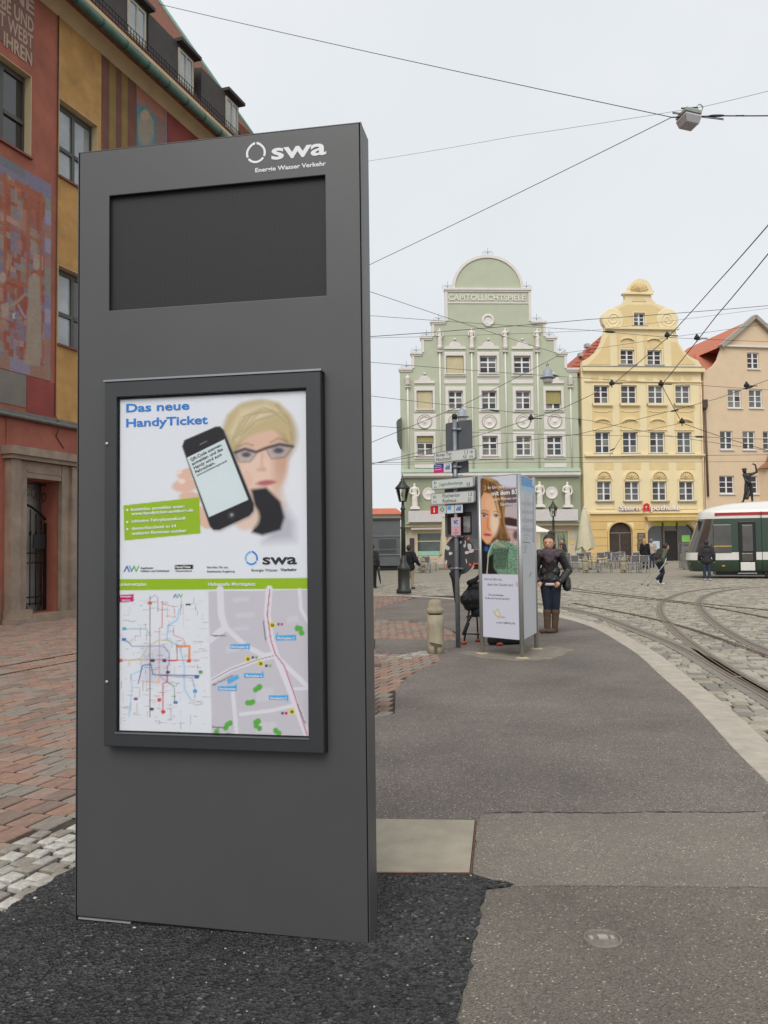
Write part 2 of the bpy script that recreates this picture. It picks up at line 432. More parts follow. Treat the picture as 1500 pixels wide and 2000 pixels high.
kin = [(1500,1529),(1437,1468),(1383,1408),(1340,1363),(1293,1322),(1247,1280),(1213,1257),(1167,1230),(1130,1216),(1100,1208),(1050,1195),(1000,1184),(900,1172),(815,1166),(730,1163)]
kout = [(1500,1484),(1467,1450),(1407,1403),(1360,1360),(1320,1325),(1273,1284),(1233,1254),(1187,1228),(1143,1213),(1100,1202),(1050,1190),(1000,1179),(900,1168),(815,1162),(730,1159)]
Kc = [ (ground(*a)) for a in kin]
d0 = (Kc[0]-Kc[1]).normalized()
Kc = [Kc[0]+d0*5.5, Kc[0]+d0*2.5] + Kc + [Vector((-6,27.6,0)), Vector((-14,28.6,0))]
kpath = smooth_path(Kc, .25)
KW = .30
def offs(P, d):
    out = []
    for i, p in enumerate(P):
        t = (P[min(i+1,len(P)-1)]-P[max(i-1,0)]); t.z = 0; t.normalize(); out.append(p + Vector((t.y, -t.x, 0))*d)
    return out
kerb_out = offs(kpath, KW)
kerb = structure(empty('kerb'))
k = 0
while k < len(kpath)-1:
    e = min(k+6, len(kpath)-1); b = MB(); n = e-k+1
    A = kpath[k:e+1]; B = kerb_out[k:e+1]
    g = .014; A = [a.copy() for a in A]; B = [x.copy() for x in B]
    A[0] = A[0].lerp(A[1], g/.25); B[0] = B[0].lerp(B[1], g/.25); dz = random.uniform(-.003, .004)
    vs = [(p.x,p.y,.006+dz) for p in A]+[(p.x,p.y,.004+dz) for p in B]+[(p.x,p.y,-.15) for p in A]+[(p.x,p.y,-.15) for p in B]
    fs = []
    for i in range(n-1):
        fs += [(i,n+i,n+i+1,i+1),(n+i,3*n+i,3*n+i+1,n+i+1),(i+1,2*n+i+1,2*n+i,i)]
    fs += [(0,2*n,3*n,n),(n-1,2*n-1,4*n-1,3*n-1)]
    b.add(vs, fs); bevel(b.build('kerb_stone', M_kerb, kerb), .012, 2); k = e
side_poly = [(p.x,p.y) for p in kerb_out] + [(-40,29),(-40,-10),(1.2,-10)]

# asphalt sheets of the pavement
def slab(name, P, top, m, jit=.012, step=.08, th=.06):
    b = MB(); b.prism(rough(P, step, jit) if jit else [tuple(p) for p in P], top-th, top, axis='z'); return structure(fixn(b.build(name, m)))
kin_w = [(p.x,p.y) for p in kpath]
far_i = min(range(len(kpath)), key=lambda i: (kpath[i]-ground(815,1166)).length)
A1 = [(1.3,-2)] + kin_w[:far_i] + [tuple(p) for p in G([(808,1170),(733,1188),(733,1209),(840,1216),(905,1240),(898,1251),(733,1247),(733,1276),(800,1276),(848,1270),(862,1290),(830,1303),(797,1322),(773,1347),(771,1394),(737,1402),(640,1440),(500,1510),(300,1600),(145,1697),(0,1787),(-150,1880)])] + [(-2.0,1.0),(-1.5,-2)]
b = MB(); b.prism(A1, -.06, .003, axis='z'); structure(fixn(b.build('pavement', M_asph)))
A2 = G([(940,1592),(1100,1589),(1300,1590),(1500,1588)]) + [Vector((2.05,4.62)), Vector((1.75,3.68))] + G([(1500,1736),(1300,1734),(1000,1733),(925,1716),(932,1606)])
slab('pavement_repair_strip', A2, .008, M_asph_light, .008)
A3 = G([(945,1741),(1000,1735),(1300,1736),(1500,1738)]) + [Vector((1.7,3.66)), Vector((1.3,1.2)), Vector((.2,1.0))] + G([(893,2000),(918,1880),(935,1800)])
slab('pavement_old_asphalt', A3, .007, M_asph_old, .006)
A4 = G([(0,1787),(145,1697)]) + G([(740,1712),(925,1714),(1002,1733),(946,1741),(936,1800),(920,1880),(895,2000)]) + [Vector((.25,1.0)), Vector((-1.9,.9))] + G([(-150,1880)])
slab('pavement_fresh_patch', A4, .014, M_asph_new, .012, .04)
# open joint along the far edge of the repair strip
M_crack = mat('joint_tar', s(34,32,30), .9, var=.3, scale=30)
b = MB(); cp = rough([tuple(ground(*q).to_2d()) for q in [(945,1592),(1000,1589),(1180,1591),(1300,1588),(1420,1590),(1500,1587)]], .03, .006, False)
for i in range(len(cp)-1):
    wd = .006*random.uniform(.3,1.4); (x0,y0),(x1,y1) = cp[i], cp[i+1]
    b.add([(x0,y0-wd,.0095),(x1,y1-wd,.0095),(x1,y1+wd,.0095),(x0,y0+wd,.0095)], [(0,1,2,3)])
structure(b.build('pavement_joint', M_crack))

# drain channel across the bricks in front of the old house
b = MB()
for q0, q1 in (((-60,1313),(330,1245)),((-60,1330),(330,1257))):
    p0, p1 = ground(*q0), ground(*q1); d_ = (p1-p0).normalized(); n_ = Vector((-d_.y,d_.x,0))*.018; b.add([p0-n_+Vector((0,0,.006)), p1-n_+Vector((0,0,.006)), p1+n_+Vector((0,0,.006)), p0+n_+Vector((0,0,.006))], [(0,1,2,3)])
structure(b.build('drain_joint', M_crack))
# loose grit
M_grit = mat('grit_dark', s(48,48,49), .8, var=.4, scale=40); M_grit2 = mat('grit_pale', s(168,160,145), .8, var=.3, scale=40)
b = MB()
def pebble(x, y, z, r, mi):
    a = random.random()*6.28; q = [random.uniform(.6,1.3) for _ in range(6)]
    vs = [(x+r*q[i]*math.cos(a+i*1.57), y+r*q[i]*math.sin(a+i*1.57), z+r*.2) for i in range(4)] + [(x,y,z+r*q[4]*.9),(x,y,z-r*.3)]
    b.add(vs, [(0,1,4),(1,2,4),(2,3,4),(3,0,4),(1,0,5),(2,1,5),(3,2,5),(0,3,5)], mi=mi)
A4w = [tuple(p) for p in A4]; cnt = 0
blobs = [(random.uniform(-1.9,.6), random.uniform(1.8,4.0)) for _ in range(60)]
while cnt < 6500:
    if cnt % 2: x, y = random.uniform(-2.0,.75), random.uniform(1.6,4.2)
    else: q = random.choice(blobs); x, y = random.gauss(q[0],.12), random.gauss(q[1],.12)
    if cnt % 13 == 0: f = random.random(); x, y = -1.27+1.2*f+random.gauss(0,.02), 3.40-.225*f-abs(random.gauss(0,.03))
    if inside((x,y), A4w): pebble(x, y, .015, random.uniform(.002,.006)*(1.7 if random.random() < .12 else 1), 0 if random.random() < .985 else 1); cnt += 1
for _ in range(900):
    x, y = random.uniform(.2,2.3), random.uniform(2.2,9); pebble(x, y, .009, random.uniform(.0015,.004), 1 if random.random() < .6 else 0)
tag(b.build('loose_grit', [M_grit, M_grit2]), 'loose dark asphalt crumbs and pale grit on the pavement', 'grit', kind='stuff')

# ---------------------------------------------------------------- paving stones
def stone_mesh(name, w, h, t, m, ch=.008, jit=.006, dome=.0):
    j = lambda: random.uniform(-jit, jit)
    base = [(-w/2,-h/2),(w/2,-h/2),(w/2,h/2),(-w/2,h/2)]; base = [(x+j(), y+j()) for x, y in base]
    top = [(x*(1-2*ch/w), y*(1-2*ch/h)) for x, y in base]
    b = MB(); b.add([(x,y,-t) for x, y in base]+[(x,y,-ch*.7) for x, y in base]+[(x,y,random.uniform(-.0015,.0015)) for x, y in top]+[(0,0,dome)],
          [(0,1,5,4),(1,2,6,5),(2,3,7,6),(3,0,4,7),(4,5,9,8),(5,6,10,9),(6,7,11,10),(7,4,8,11),(8,9,12),(9,10,12),(10,11,12),(11,8,12)])
    return b.mesh(name, m)
def lay(parent, name, stuff_name, spots, w, h, t, mats, limit, ch, jit, dome, seen, zfun):
    """spots: (x,y,ang,sw,sh); nearest `limit` in view become single stones, the rest one mesh"""
    var = [[stone_mesh(name, w, h, t, m, ch, jit, dome) for _ in range(4)] for m in mats]
    vis = [q for q in spots if seen(q)]; vis.sort(key=lambda q: q[0]**2+q[1]**2); single = set(id(q) for q in vis[:limit])
    b = MB()
    for q in spots:
        x, y, a, sw, sh = q; mi = random.randrange(len(mats)); z = zfun(x, y)+random.uniform(-.003,.003)
        if id(q) in single:
            o = link(name, random.choice(var[mi]), parent, (x,y,z), a); o.scale = (sw,sh,1)
            o.rotation_euler = (random.uniform(-.012,.012), random.uniform(-.012,.012), a)
        else:
            ca, sa = math.cos(a), math.sin(a); W, H = w*sw/2, h*sh/2
            j = lambda: random.uniform(-jit, jit)
            bs = [(-W+j(),-H+j()),(W+j(),-H+j()),(W+j(),H+j()),(-W+j(),H+j())]; k = 1-2*ch/min(w,h)
            T = lambda p, f, zz: (x+(p[0]*ca-p[1]*sa)*f, y+(p[0]*sa+p[1]*ca)*f, zz)
            b.add([T(p,1,z-.012) for p in bs]+[T(p,k,z+random.uniform(-.002,.002)) for p in bs],
                  [(0,1,5,4),(1,2,6,5),(2,3,7,6),(3,0,4,7),(4,5,6,7)], mi=mi)
    if b.f: tag(b.build(stuff_name, mats, parent), None, kind='stuff')
def in_view(x, y, m=.03):
    return y > 1.5 and abs(x)/y < .463+m
WALL_A = R(71.4)                      # direction of the old house's front on the left
uw = Vector((math.cos(WALL_A), math.sin(WALL_A))); nw = Vector((-math.sin(WALL_A), math.cos(WALL_A)))
brick_poly = [(-13,27.5)] + [tuple(p) for p in G([(733,1162),(808,1168),(733,1188),(733,1209),(840,1216),(905,1240),(898,1251),(733,1247),(733,1276),(800,1276),(848,1270),(862,1290),(830,1303),(797,1322),(773,1347),(771,1394),(737,1402),(640,1440),(500,1510),(300,1580),(145,1597),(0,1655),(-300,1800)])] + [(-9,2.2),(-14,4)]
b = MB(); b.prism([(-30,-5),(-1.2,-5),(2.4,10),(3.0,26.5),(-14,28.4),(-30,29)], -.06, -.018, axis='z')
brick_pavement = structure(fixn(b.build('brick_pavement', M_joint)))
spots = []
PWU, PWN = .225, .15
for i in range(-34, 120):
    for j in range(-80, 80):
        u_, n_ = i*PWU, (j+.5*(i % 2))*PWN
        p = Vector((-2.6,4.0)) + uw*u_ + nw*n_
        if p.y > 27 or p.y < 2 or not inside((p.x,p.y), brick_poly): continue
        spots.append((p.x, p.y, WALL_A, 1, 1))
kp = lambda q: in_view(q[0], q[1]) and (q[0]/q[1] < -.365 or (q[0]/q[1] > -.02 and q[1] < 30))
lay(brick_pavement, 'paver', 'far_pavers', spots, PWU-.019, PWN-.017, .05, PAVE, 300, .008, .005, .001, kp, lambda x, y: 0.0)
# band of small pale setts between the bricks and the fresh asphalt, and round the bollard
sett_strip = structure(empty('sett_strip'))
spots = []
sp_poly = [tuple(p) for p in G([(-300,1815),(0,1660),(145,1602),(400,1565),(500,1540),(560,1520),(300,1610),(145,1699),(0,1790),(-150,1885),(-330,2010)])]
for i in range(-40, 40):
    for j in range(-14, 14):
        p = Vector((-2.0,3.75)) + uw*((i+.5*(j % 2))*.115) + nw*(j*.098) + Vector((random.uniform(-.01,.01), random.uniform(-.01,.01)))
        if inside((p.x,p.y), sp_poly): spots.append((p.x, p.y, WALL_A+random.uniform(-.12,.12), random.uniform(.8,1.05), random.uniform(.8,1.05)))
lay(sett_strip, 'sett', 'small_setts', spots, .098, .082, .05, PALE, 300, .010, .011, .002, lambda q: in_view(q[0], q[1], .08), lambda x, y: .008)
spots = []
arc = smooth_path([ground(*q) for q in [(735,1280),(775,1283),(805,1277),(845,1270)]], .1)
for rr in range(3):
    for p in offs(arc, rr*.11-.02): spots.append((p.x, p.y, random.uniform(-.3,.3), random.uniform(.8,1.1), random.uniform(.8,1.1)))
lay(sett_strip, 'sett', 'small_setts', spots, .105, .09, .05, PALE[1:], 90, .010, .011, .002, lambda q: True, lambda x, y: .006)
# the sett-paved carriageway
road = structure(empty('road'))
spots = []; RA = R(-14); ur = Vector((math.cos(RA), math.sin(RA))); nr = Vector((-math.sin(RA), math.cos(RA)))
for i in range(-130, 200):
    x = -30.0
    while x < 26:
        wd = random.uniform(.14,.24); x += wd+.008
        p = Vector((0,5)) + nr*(i*.188+.02*math.sin(x*.5+i*.2)) + ur*(x-wd/2)
        if p.y > 36.3 or p.y < 0 or p.x > .463*p.y+5 or p.x < -8 or inside((p.x,p.y), side_poly): continue
        spots.append((p.x, p.y, RA+random.uniform(-.05,.05)+.04*math.sin(x*.5), wd/.18, random.uniform(.92,1.03)))
lay(road, 'sett', 'carriageway_setts', spots, .178, .172, .06, SETT, 300, .014, .011, .006, lambda q: in_view(q[0], q[1]) and q[0]/q[1] > .2, lambda x, y: gz(x, y, True)+.002*math.sin(x*2)*math.cos(y*1.3))

# ---------------------------------------------------------------- tram rails
M_rail = mat('rail_steel', s(110,94,76), .45, .6, var=.35, scale=14); M_groove = mat('rail_groove', s(40,36,31), .9, var=.3, scale=20)
M_railbed = mat('rail_bed_concrete', s(128,122,112), .9, var=.15, scale=8, bump=.2, bscale=80)
def rail(label, pts, bed=.16, flip=1):
    P = smooth_path([ground(x, y, True) for x, y in pts], .2)
    for p in P: p.z = gz(p.x, p.y, True)
    t = thing('tram_rail', label, 'rail', P[0], 0, 'tram rails in the square')
    o0 = P[0]
    def ribbon(prof, mats, name, mis):
        b = MB(); n = len(prof)
        for i, p in enumerate(P):
            d = (P[min(i+1,len(P)-1)]-P[max(i-1,0)]); d.z = 0; d.normalize(); sd_ = Vector((d.y,-d.x,0))*flip
            b.v += [tuple(p - o0 + sd_*a + Vector((0,0,z))) for a, z in prof]
        for i in range(len(P)-1):
            for k in range(n-1):
                b.f.append([i*n+k, i*n+k+1, (i+1)*n+k+1, (i+1)*n+k]); b.mi.append(mis[k])
        return b.build(name, mats, t)
    ribbon([(-.05,-.03),(-.05,.013),(-.002,.013),(-.002,-.012),(.034,-.012),(.034,.011),(.055,.011),(.055,-.03)], [M_rail, M_groove], 'railhead', [0,0,0,1,0,0,0])
    if bed: ribbon([(-bed,-.03),(-bed,.008),(bed,.008),(bed,-.03)], [M_railbed], 'bedding', [0,0,0])
rail('long curved tram rail nearest the kerb', [(1040,1178),(1100,1187),(1167,1203),(1233,1227),(1300,1253),(1350,1277),(1417,1317),(1500,1365),(1620,1440)])
rail('tightly curved tram rail sweeping from the tram, inner of the two hairpins', [(1460,1146),(1417,1148),(1350,1155),(1307,1168),(1290,1183),(1293,1203),(1320,1233),(1367,1270),(1433,1313),(1500,1352),(1620,1418)], .1)
rail('outer hairpin tram rail curving round to the tram', [(1520,1146),(1467,1148),(1410,1155),(1377,1165),(1365,1178),(1373,1195),(1400,1220),(1450,1250),(1500,1272),(1600,1312)], .12)
rail('thin tram rail crossing the inner hairpin rail', [(1120,1178),(1143,1183),(1233,1200),(1310,1218),(1383,1240),(1500,1283),(1600,1322)], 0)
rail('nearly straight far tram rail running past the crutches', [(1080,1150),(1100,1152),(1233,1167),(1367,1183),(1500,1207),(1600,1226)], 0)
rail('farthest straight tram rail behind the hairpin curves', [(1100,1146),(1300,1172),(1500,1192),(1600,1203)], 0)

# ---------------------------------------------------------------- concrete hatch slab and valve cover
pc = [ground(x, y) for x, y in [(640,1604),(931,1608),(921,1713),(620,1713)]]
c0 = sum(pc, Vector())/4
t = thing('hatch_cover', 'pale concrete hatch slab with rusty steel edge behind the grey pillar', 'hatch cover', (c0.x, c0.y, 0))
M_conc = mat('slab_concrete', s(158,150,133), .85, var=.16, scale=5, bump=.12, bscale=140)
M_rust = mat('rusty_edge', s(112,72,58), .8, .2, var=.35, scale=30)
q = [(p.x-c0.x, p.y-c0.y) for p in pc]; sh = lambda f: [(x*f, y*f) for x, y in q]
b = MB(); b.prism(sh(.975), -.05, .022, axis='z'); bevel(fixn(b.build('slab', M_conc, t)), .004)
b = MB(); b.prism(sh(1.0), -.05, .019, holes=[sh(.985)], axis='z'); fixn(b.build('steel_edge', M_rust, t))
p = ground(1177,1838); t = thing('valve_cover', 'small oval metal valve cover set in the near asphalt', 'valve cover', (p.x,p.y,.007))
M_iron = mat('cast_iron', s(128,119,109), .6, .3, var=.2, scale=40, bump=.3, bscale=200)
b = MB(); b.lathe([(.074,-.01),(.074,.006),(.066,.008),(.063,.006),(.063,-.002)], 32); b.build('rim', M_iron, t)
b = MB(); b.lathe([(.062,-.02),(.062,.002),(.058,.004),(.02,.005),(.0001,.005)], 32); b.build('lid', M_iron, t)
b = MB(); b.box(-.018,.018,-.014,.014,.004,.012); b.box(.03,.044,-.012,.012,.004,.009); b.box(-.05,-.036,-.012,.012,.004,.009); b.build('lifting_lug', mat('worn_zinc', s(170,165,155), .5, .3), t)

# ================================================================ INFORMATION PILLAR
K = Plane(ground(723,1850), -10.57)
KL, KH, KT = -1.217, 3.183, .145
pil = thing('information_pillar', 'tall dark grey metal information pillar with dark screen and poster case', 'pillar', K.O, K.ang)
M_anth = mat('anthracite_powder_coat', s(80,80,81), .42, 0.15, var=.05, scale=2.5, bump=.05, bscale=500, spec=.45)
M_anth2 = mat('anthracite_frame', s(60,61,63), .38, 0.2, var=.06, scale=5, bump=.04, bscale=500)
M_gap = mat('shadow_gap_rubber', s(18,18,19), .8, var=0)
def led():
    m = bpy.data.materials.new('led_matrix'); m.use_nodes = True; n = m.node_tree.nodes; l = m.node_tree.links; b = n['Principled BSDF']
    t = n.new('ShaderNodeTexCoord'); wv = n.new('ShaderNodeTexWave'); wv.bands_direction = 'X'; wv.inputs['Scale'].default_value = 55; wv.inputs['Distortion'].default_value = 0
    w2 = n.new('ShaderNodeTexWave'); w2.bands_direction = 'Z'; w2.inputs['Scale'].default_value = 55
    l.new(t.outputs['Object'], wv.inputs['Vector']); l.new(t.outputs['Object'], w2.inputs['Vector'])
    mu = n.new('ShaderNodeMath'); mu.operation = 'MULTIPLY'; l.new(wv.outputs['Fac'], mu.inputs[0]); l.new(w2.outputs['Fac'], mu.inputs[1])
    r = n.new('ShaderNodeValToRGB'); r.color_ramp.elements[0].color = (*s(34,34,35),1); r.color_ramp.elements[1].color = (*s(62,62,64),1); l.new(mu.outputs[0], r.inputs[0])
    l.new(r.outputs[0], b.inputs['Base Color']); b.inputs['Roughness'].default_value = .55; b.inputs['Specular IOR Level'].default_value = .3
    return m
su0, su1, sz0, sz1 = K.rect(213,362,636,592)
sz1 = K(424,362)[1]; sz0 = K(424,592)[1]; su0 = K(213,495)[0]; su1 = K(636,460)[0]
hole = [(su0,sz0),(su1,sz0),(su1,sz1),(su0,sz1)]
b = MB(); b.prism([(KL+.007,.034),(-.008,.012),(-.008,KH-.005),(KL+.007,KH-.005)], 0, .012, [hole]); bevel(fixn(b.build('front_panel', M_anth, pil)), .0025, 2)
b = MB(); b.prism([(KL+.004,0),(-.004,0),(-.004,KH-.004),(KL+.004,KH-.004)], .0125, .022, [[(su0-.004,sz0-.004),(su1+.004,sz0-.004),(su1+.004,sz1+.004),(su0-.004,sz1+.004)]]); fixn(b.build('seam', M_gap, pil))
for a_, c_ in ((KL,KL+.003),(-.0035,0)):
    b = MB(); b.box(a_, c_, 0, .0222, -.02, KH); b.build('edge_trim', M_anth, pil)
b = MB(); b.box(KL+.0031, -.0036, .001, .0222, KH-.0035, KH); b.build('edge_trim', M_anth, pil)
b = MB(); b.box(KL, 0, .0225, KT, -.05, KH); body = bevel(b.build('body', M_anth, pil), .003, 2)
# recess for the screen is cut through the front; the screen sits on the body behind it
b = MB(); b.box(su0+.001, su1-.001, .0205, .0222, sz0+.001, sz1-.001); b.build('screen', led(), pil)
b = MB(); b.box(KL+.04, -.04, .03, KT-.01, -.06, .02); b.build('base_plate', mat('galvanised', s(150,152,152), .45, .6, var=.15, scale=20), pil)
M_white = mat('white_vinyl', s(226,226,228), .5, var=.03)
def Kp(px, py, off=0.0): u_, z_ = K(px, py, off); return (u_, off, z_)
def ktext(name, body, x0, x1, yb, hpx, m, parent, off, bold=0, y1=None, shear=0, rot=0, depth=.0012):
    u0_, z0_ = K(x0, yb, off); u1_, _ = K(x1, yb, off); k = 3.25/F
    d = (u1_-u0_)
    o = text(name, body, hpx*k, m, parent, (u0_, off-.0008, z0_), None if rot else d, bold, depth=depth, shear=shear)
    if rot: 
        o.rotation_euler = (R(90), R(-rot), 0)
        xs = [v.co.x for v in o.data.vertices]; w_ = max(xs)-min(xs); L = math.hypot(x1-x0, 0)*k/math.cos(R(rot)); 
        for v in o.data.vertices: v.co.x *= L/w_
    return o
def rc_(a, c, d, e): return [(a,d),(c,d),(c,e),(a,e)]
def ring_logo(name, c, r, th, off, mats, parent, egg=1.08):
    """egg-shaped ring cut into three strokes"""
    for (a0, a1), m in zip(((96,205),(215,325),(335,444)), mats):
        b = MB(); n = 14; vs = []
        for rr in (r, r-th):
            for i in range(n+1):
                a = R(a0+(a1-a0)*i/n); x = rr*math.cos(a); z = rr*math.sin(a)*(egg if math.sin(a) > 0 else 1)
                if math.sin(a) > 0: x *= 1-.22*math.sin(a)**2; 
                vs.append((c[0]+x, z+c[1]))
        P = vs[:n+1]+vs[n+1:][::-1]
        b.prism(P, off-.0016, off-.0004); fixn(b.build(name, m, parent))
lu, lz = K(500,299)
ring_logo('logo_ring', (lu,lz), .042, .009, 0.0, [M_white]*3, pil)
ktext('logo_letters', 'swa', 529,636,312, 33, M_white, pil, 0, .012)
ktext('logo_caption', 'Energie Wasser Verkehr', 498,636,337, 8.6, M_white, pil, 0, .002)
# poster case
co = -.05
cu0, cu1 = K(203,1100,co)[0], K(629,1100,co)[0]; cz1 = K(420,735,co)[1]; cz0 = K(420,1465,co)[1]
iu0, iu1 = K(227,1100,co)[0], K(600,1100,co)[0]; iz1 = K(414,767,co)[1]; iz0 = K(414,1436,co)[1]
b = MB(); b.prism([(cu0,cz0),(cu1,cz0),(cu1,cz1),(cu0,cz1)], co, -.014, [[(iu0,iz0),(iu1,iz0),(iu1,iz1),(iu0,iz1)]]); case = bevel(fixn(b.build('poster_case', M_anth2, pil)), .004, 2)
b = MB(); b.box(cu0-.004, cu1+.004, -.0138, -.0005, cz0-.004, cz1+.004); b.build('case_back', M_gap, pil)
b = MB(); b.box(cu0-.003, cu1+.004, co-.004, co+.03, cz1+.0005, cz1+.008); b.build('drip_edge', mat('bare_aluminium', s(150,152,155), .35, .8, var=.05), case)
for py in (867, 1332):
    u_, _, z_ = Kp(209, py, co); b = MB(); b.lathe([(.0075,0),(.0075,.003),(.005,.005),(.0001,.005)], 14)
    o = b.build('lock', mat('lock_brass', s(176,168,150), .35, .8, var=.1), case); o.location = (u_, co, z_); o.rotation_euler = (R(90),0,0)
po = -.030
b = MB(); b.prism(rc_(iu0-.002,iu1+.002,iz0-.002,iz1+.002), -.0365, po-.001, [rc_(iu0+.005,iu1-.004,iz0+.004,iz1-.006)]); fixn(b.build('gasket', M_gap, case))
b = MB(); b.box(iu0-.004, iu1+.003, co-.003, co+.004, iz0-.005, iz0-.001); b.build('inner_lip', mat('bare_aluminium', s(150,152,155), .35, .8, var=.05), case)
S = Sheet(K, iu0-.006, iu1+.006, iz0-.006, iz1+.006, 216, 390, po, s(226,229,236))
# --- advert
S.ell(508,905,95,125, s(230,231,236), .7, alpha=.6)
S.poly([(555,985),(576,1020),(577,1056),(515,1060),(540,1010)], s(140,138,155), 22, .55)
S.ell(520,985,34,44, s(216,186,172), .6)
S.ell(508,850,72,66, s(176,156,116), .22, 6)
S.ell(512,902,50,70, s(222,186,166), .18, 4)
S.ell(505,930,42,48, s(230,200,184), .5)
S.ell(548,905,14,44, s(190,146,124), 1.2, 4, .6)
S.poly([(436,850),(444,812),(470,788),(510,780),(545,786),(568,812),(574,856),(566,872),(556,850),(535,838),(505,846),(475,858),(458,872),(452,900),(440,882)], s(196,178,136), 9, .95)
S.poly([(446,845),(470,800),(520,788),(552,806),(520,815),(488,832),(462,860)], s(222,210,176), 14, .8)
for q in ([(452,862),(470,825),(510,800)],[(470,850),(500,822),(545,808)],[(540,792),(564,820),(570,858)]): S.line(q, 4, s(150,130,92), .45, 5)
for _ in range(40):
    f = random.random(); S.line([(444+f*30,872-f*30),(462+f*45,818-f*12),(505+f*45,792+f*14),(556+f*14,815+f*28)], random.uniform(.8,2), s(*random.choice([(150,130,90),(214,200,160),(232,222,190),(176,156,114)])), .35, 2.5)
S.line([(466,872),(480,866),(494,870)], 4, s(140,110,86), .5, 4); S.line([(528,864),(544,856),(562,862)], 4, s(140,110,86), .5, 4)
S.ell(480,888,19,14, s(176,170,172), .6, -4, .8); S.ell(545,880,21,15, s(170,164,168), .6, -4, .8)
S.ell(481,888,9,5, s(84,84,94), .8); S.ell(544,880,10,5.5, s(80,80,92), .8)
S.line([(459,884),(478,877),(500,883),(520,875),(546,868),(572,872)], 5.5, s(48,42,48), .92, 4.5)
S.line([(460,886),(468,902),(488,902),(500,886)], 2.5, s(90,80,86), .55, 4); S.line([(521,878),(530,896),(556,893),(570,876)], 2.5, s(90,80,86), .55, 4)
S.line([(512,888),(511,908),(517,917)], 5, s(200,152,132), .5, 6); S.ell(510,917,9,4, s(196,146,128), .9, 0, .5)
S.ell(520,943,18,5.5, s(190,112,112), .8, -6); S.line([(504,944),(520,942),(537,942)], 1.6, s(130,66,70), .6, 2)
S.poly([(490,956),(520,952),(548,980),(556,1010),(548,1035),(512,1046),(492,1040),(500,1000)], s(34,33,40), 7)
S.ell(480,1010,26,26, s(226,202,186), .35)
for x, y, rx, ry, a in ((368,925,22,11,-14),(362,948,26,13,-6),(372,972,22,12,8),(388,1000,20,12,30),(400,1020,16,10,40)): S.ell(x,y,rx,ry,s(224,186,168),.35,a)
S.ell(355,940,7,5,s(240,215,205),.6); S.ell(350,922,6,4,s(240,215,205),.6)
S.ell(484,935,9,16,s(228,192,174),.35,-18)
ph = [(356,872),(360,860),(420,834),(430,833),(437,840),(496,985),(495,998),(486,1008),(428,1035),(417,1035),(410,1028)]
S.poly([(x+2,y+3) for x, y in ph], s(120,118,124), 6, .6); S.poly(ph, s(36,34,38), 1.6)
S.line(ph+[ph[0]], 1.6, s(120,120,125), .7)
S.poly([(365,894),(438.5,858),(485,976),(408,1010)], s(214,226,230), 1.2)
S.line([(391,868),(403,862)], 2.4, s(110,110,115)); S.ell(452,1006,8,7,s(66,64,70),.4,-25); S.poly([(449,1004),(454,1002),(456,1007),(451,1009)], s(150,150,155), .8)
S.poly([(241,987),(389,971),(392,1042),(243,1056)], s(150,186,34), 1.2)
S.poly([(228,1131.5),(602,1128.5),(602,1150),(228,1153)], s(150,186,34), 1.2)
# --- logos row
for k, (x, c) in enumerate(((243,(40,80,150)),(253,(60,140,190)),(262,(110,170,50)))):
    S.line([(x,1116),(x+5,1106),(x+9,1116)] if k == 0 else [(x,1106),(x+4,1116),(x+9,1106)], 2.6, s(*c))
S.poly([(341,1104),(377,1102.5),(377,1111.5),(341,1112.5)], s(20,20,22), .8)
# --- network map
S.poly([(228,1153),(407,1153),(414,1437),(228,1425)], s(224,227,234), 1)
S.poly([(276,1263),(330,1262),(332,1335),(280,1336)], s(205,206,222), 14, .8)
def L(pts, c, w=1.5, a=.9): S.line(pts, w, s(*c), a, 1.0)
L([(350,1190),(347,1210),(328,1222),(326,1250),(350,1262),(360,1300),(360,1345),(372,1365)], (150,200,235), 3.2, .8)
L([(300,1292),(275,1310),(256,1318),(258,1345),(252,1400)], (165,205,238), 2.6, .8)
L([(293,1165),(293,1400)], (120,80,60), 1.8); L([(317,1175),(317,1225),(311,1227),(311,1320),(330,1335)], (205,110,100))
L([(233,1289),(297,1289),(390,1289)], (205,80,60)); L([(240,1228),(285,1228),(293,1240)], (70,160,180)); L([(244,1248),(258,1262),(320,1262),(330,1275),(330,1300)], (60,90,160))
L([(252,1300),(252,1290),(275,1286),(290,1262),(310,1250),(335,1252),(336,1265)], (185,190,70)); L([(346,1262),(370,1262),(370,1290)], (225,140,40), 4); L([(346,1262),(346,1290),(328,1291)], (200,60,90), 2)
L([(270,1335),(278,1300),(295,1297),(297,1310),(300,1318),(390,1320)], (60,80,140), 2); L([(297,1318),(375,1324),(381,1345),(381,1362)], (110,140,180)); L([(327,1300),(327,1332),(318,1335),(318,1395)], (210,50,60), 2)
L([(327,1332),(340,1340),(341,1372)], (80,120,60)); L([(275,1330),(310,1333),(312,1300)], (225,160,50)); L([(293,1170),(302,1162),(308,1168),(308,1195)], (170,130,190), 1.2); L([(340,1225),(338,1240),(358,1248),(362,1262)], (200,100,160)); L([(318,1180),(340,1185),(342,1205),(325,1203)], (205,120,110), 1.2)
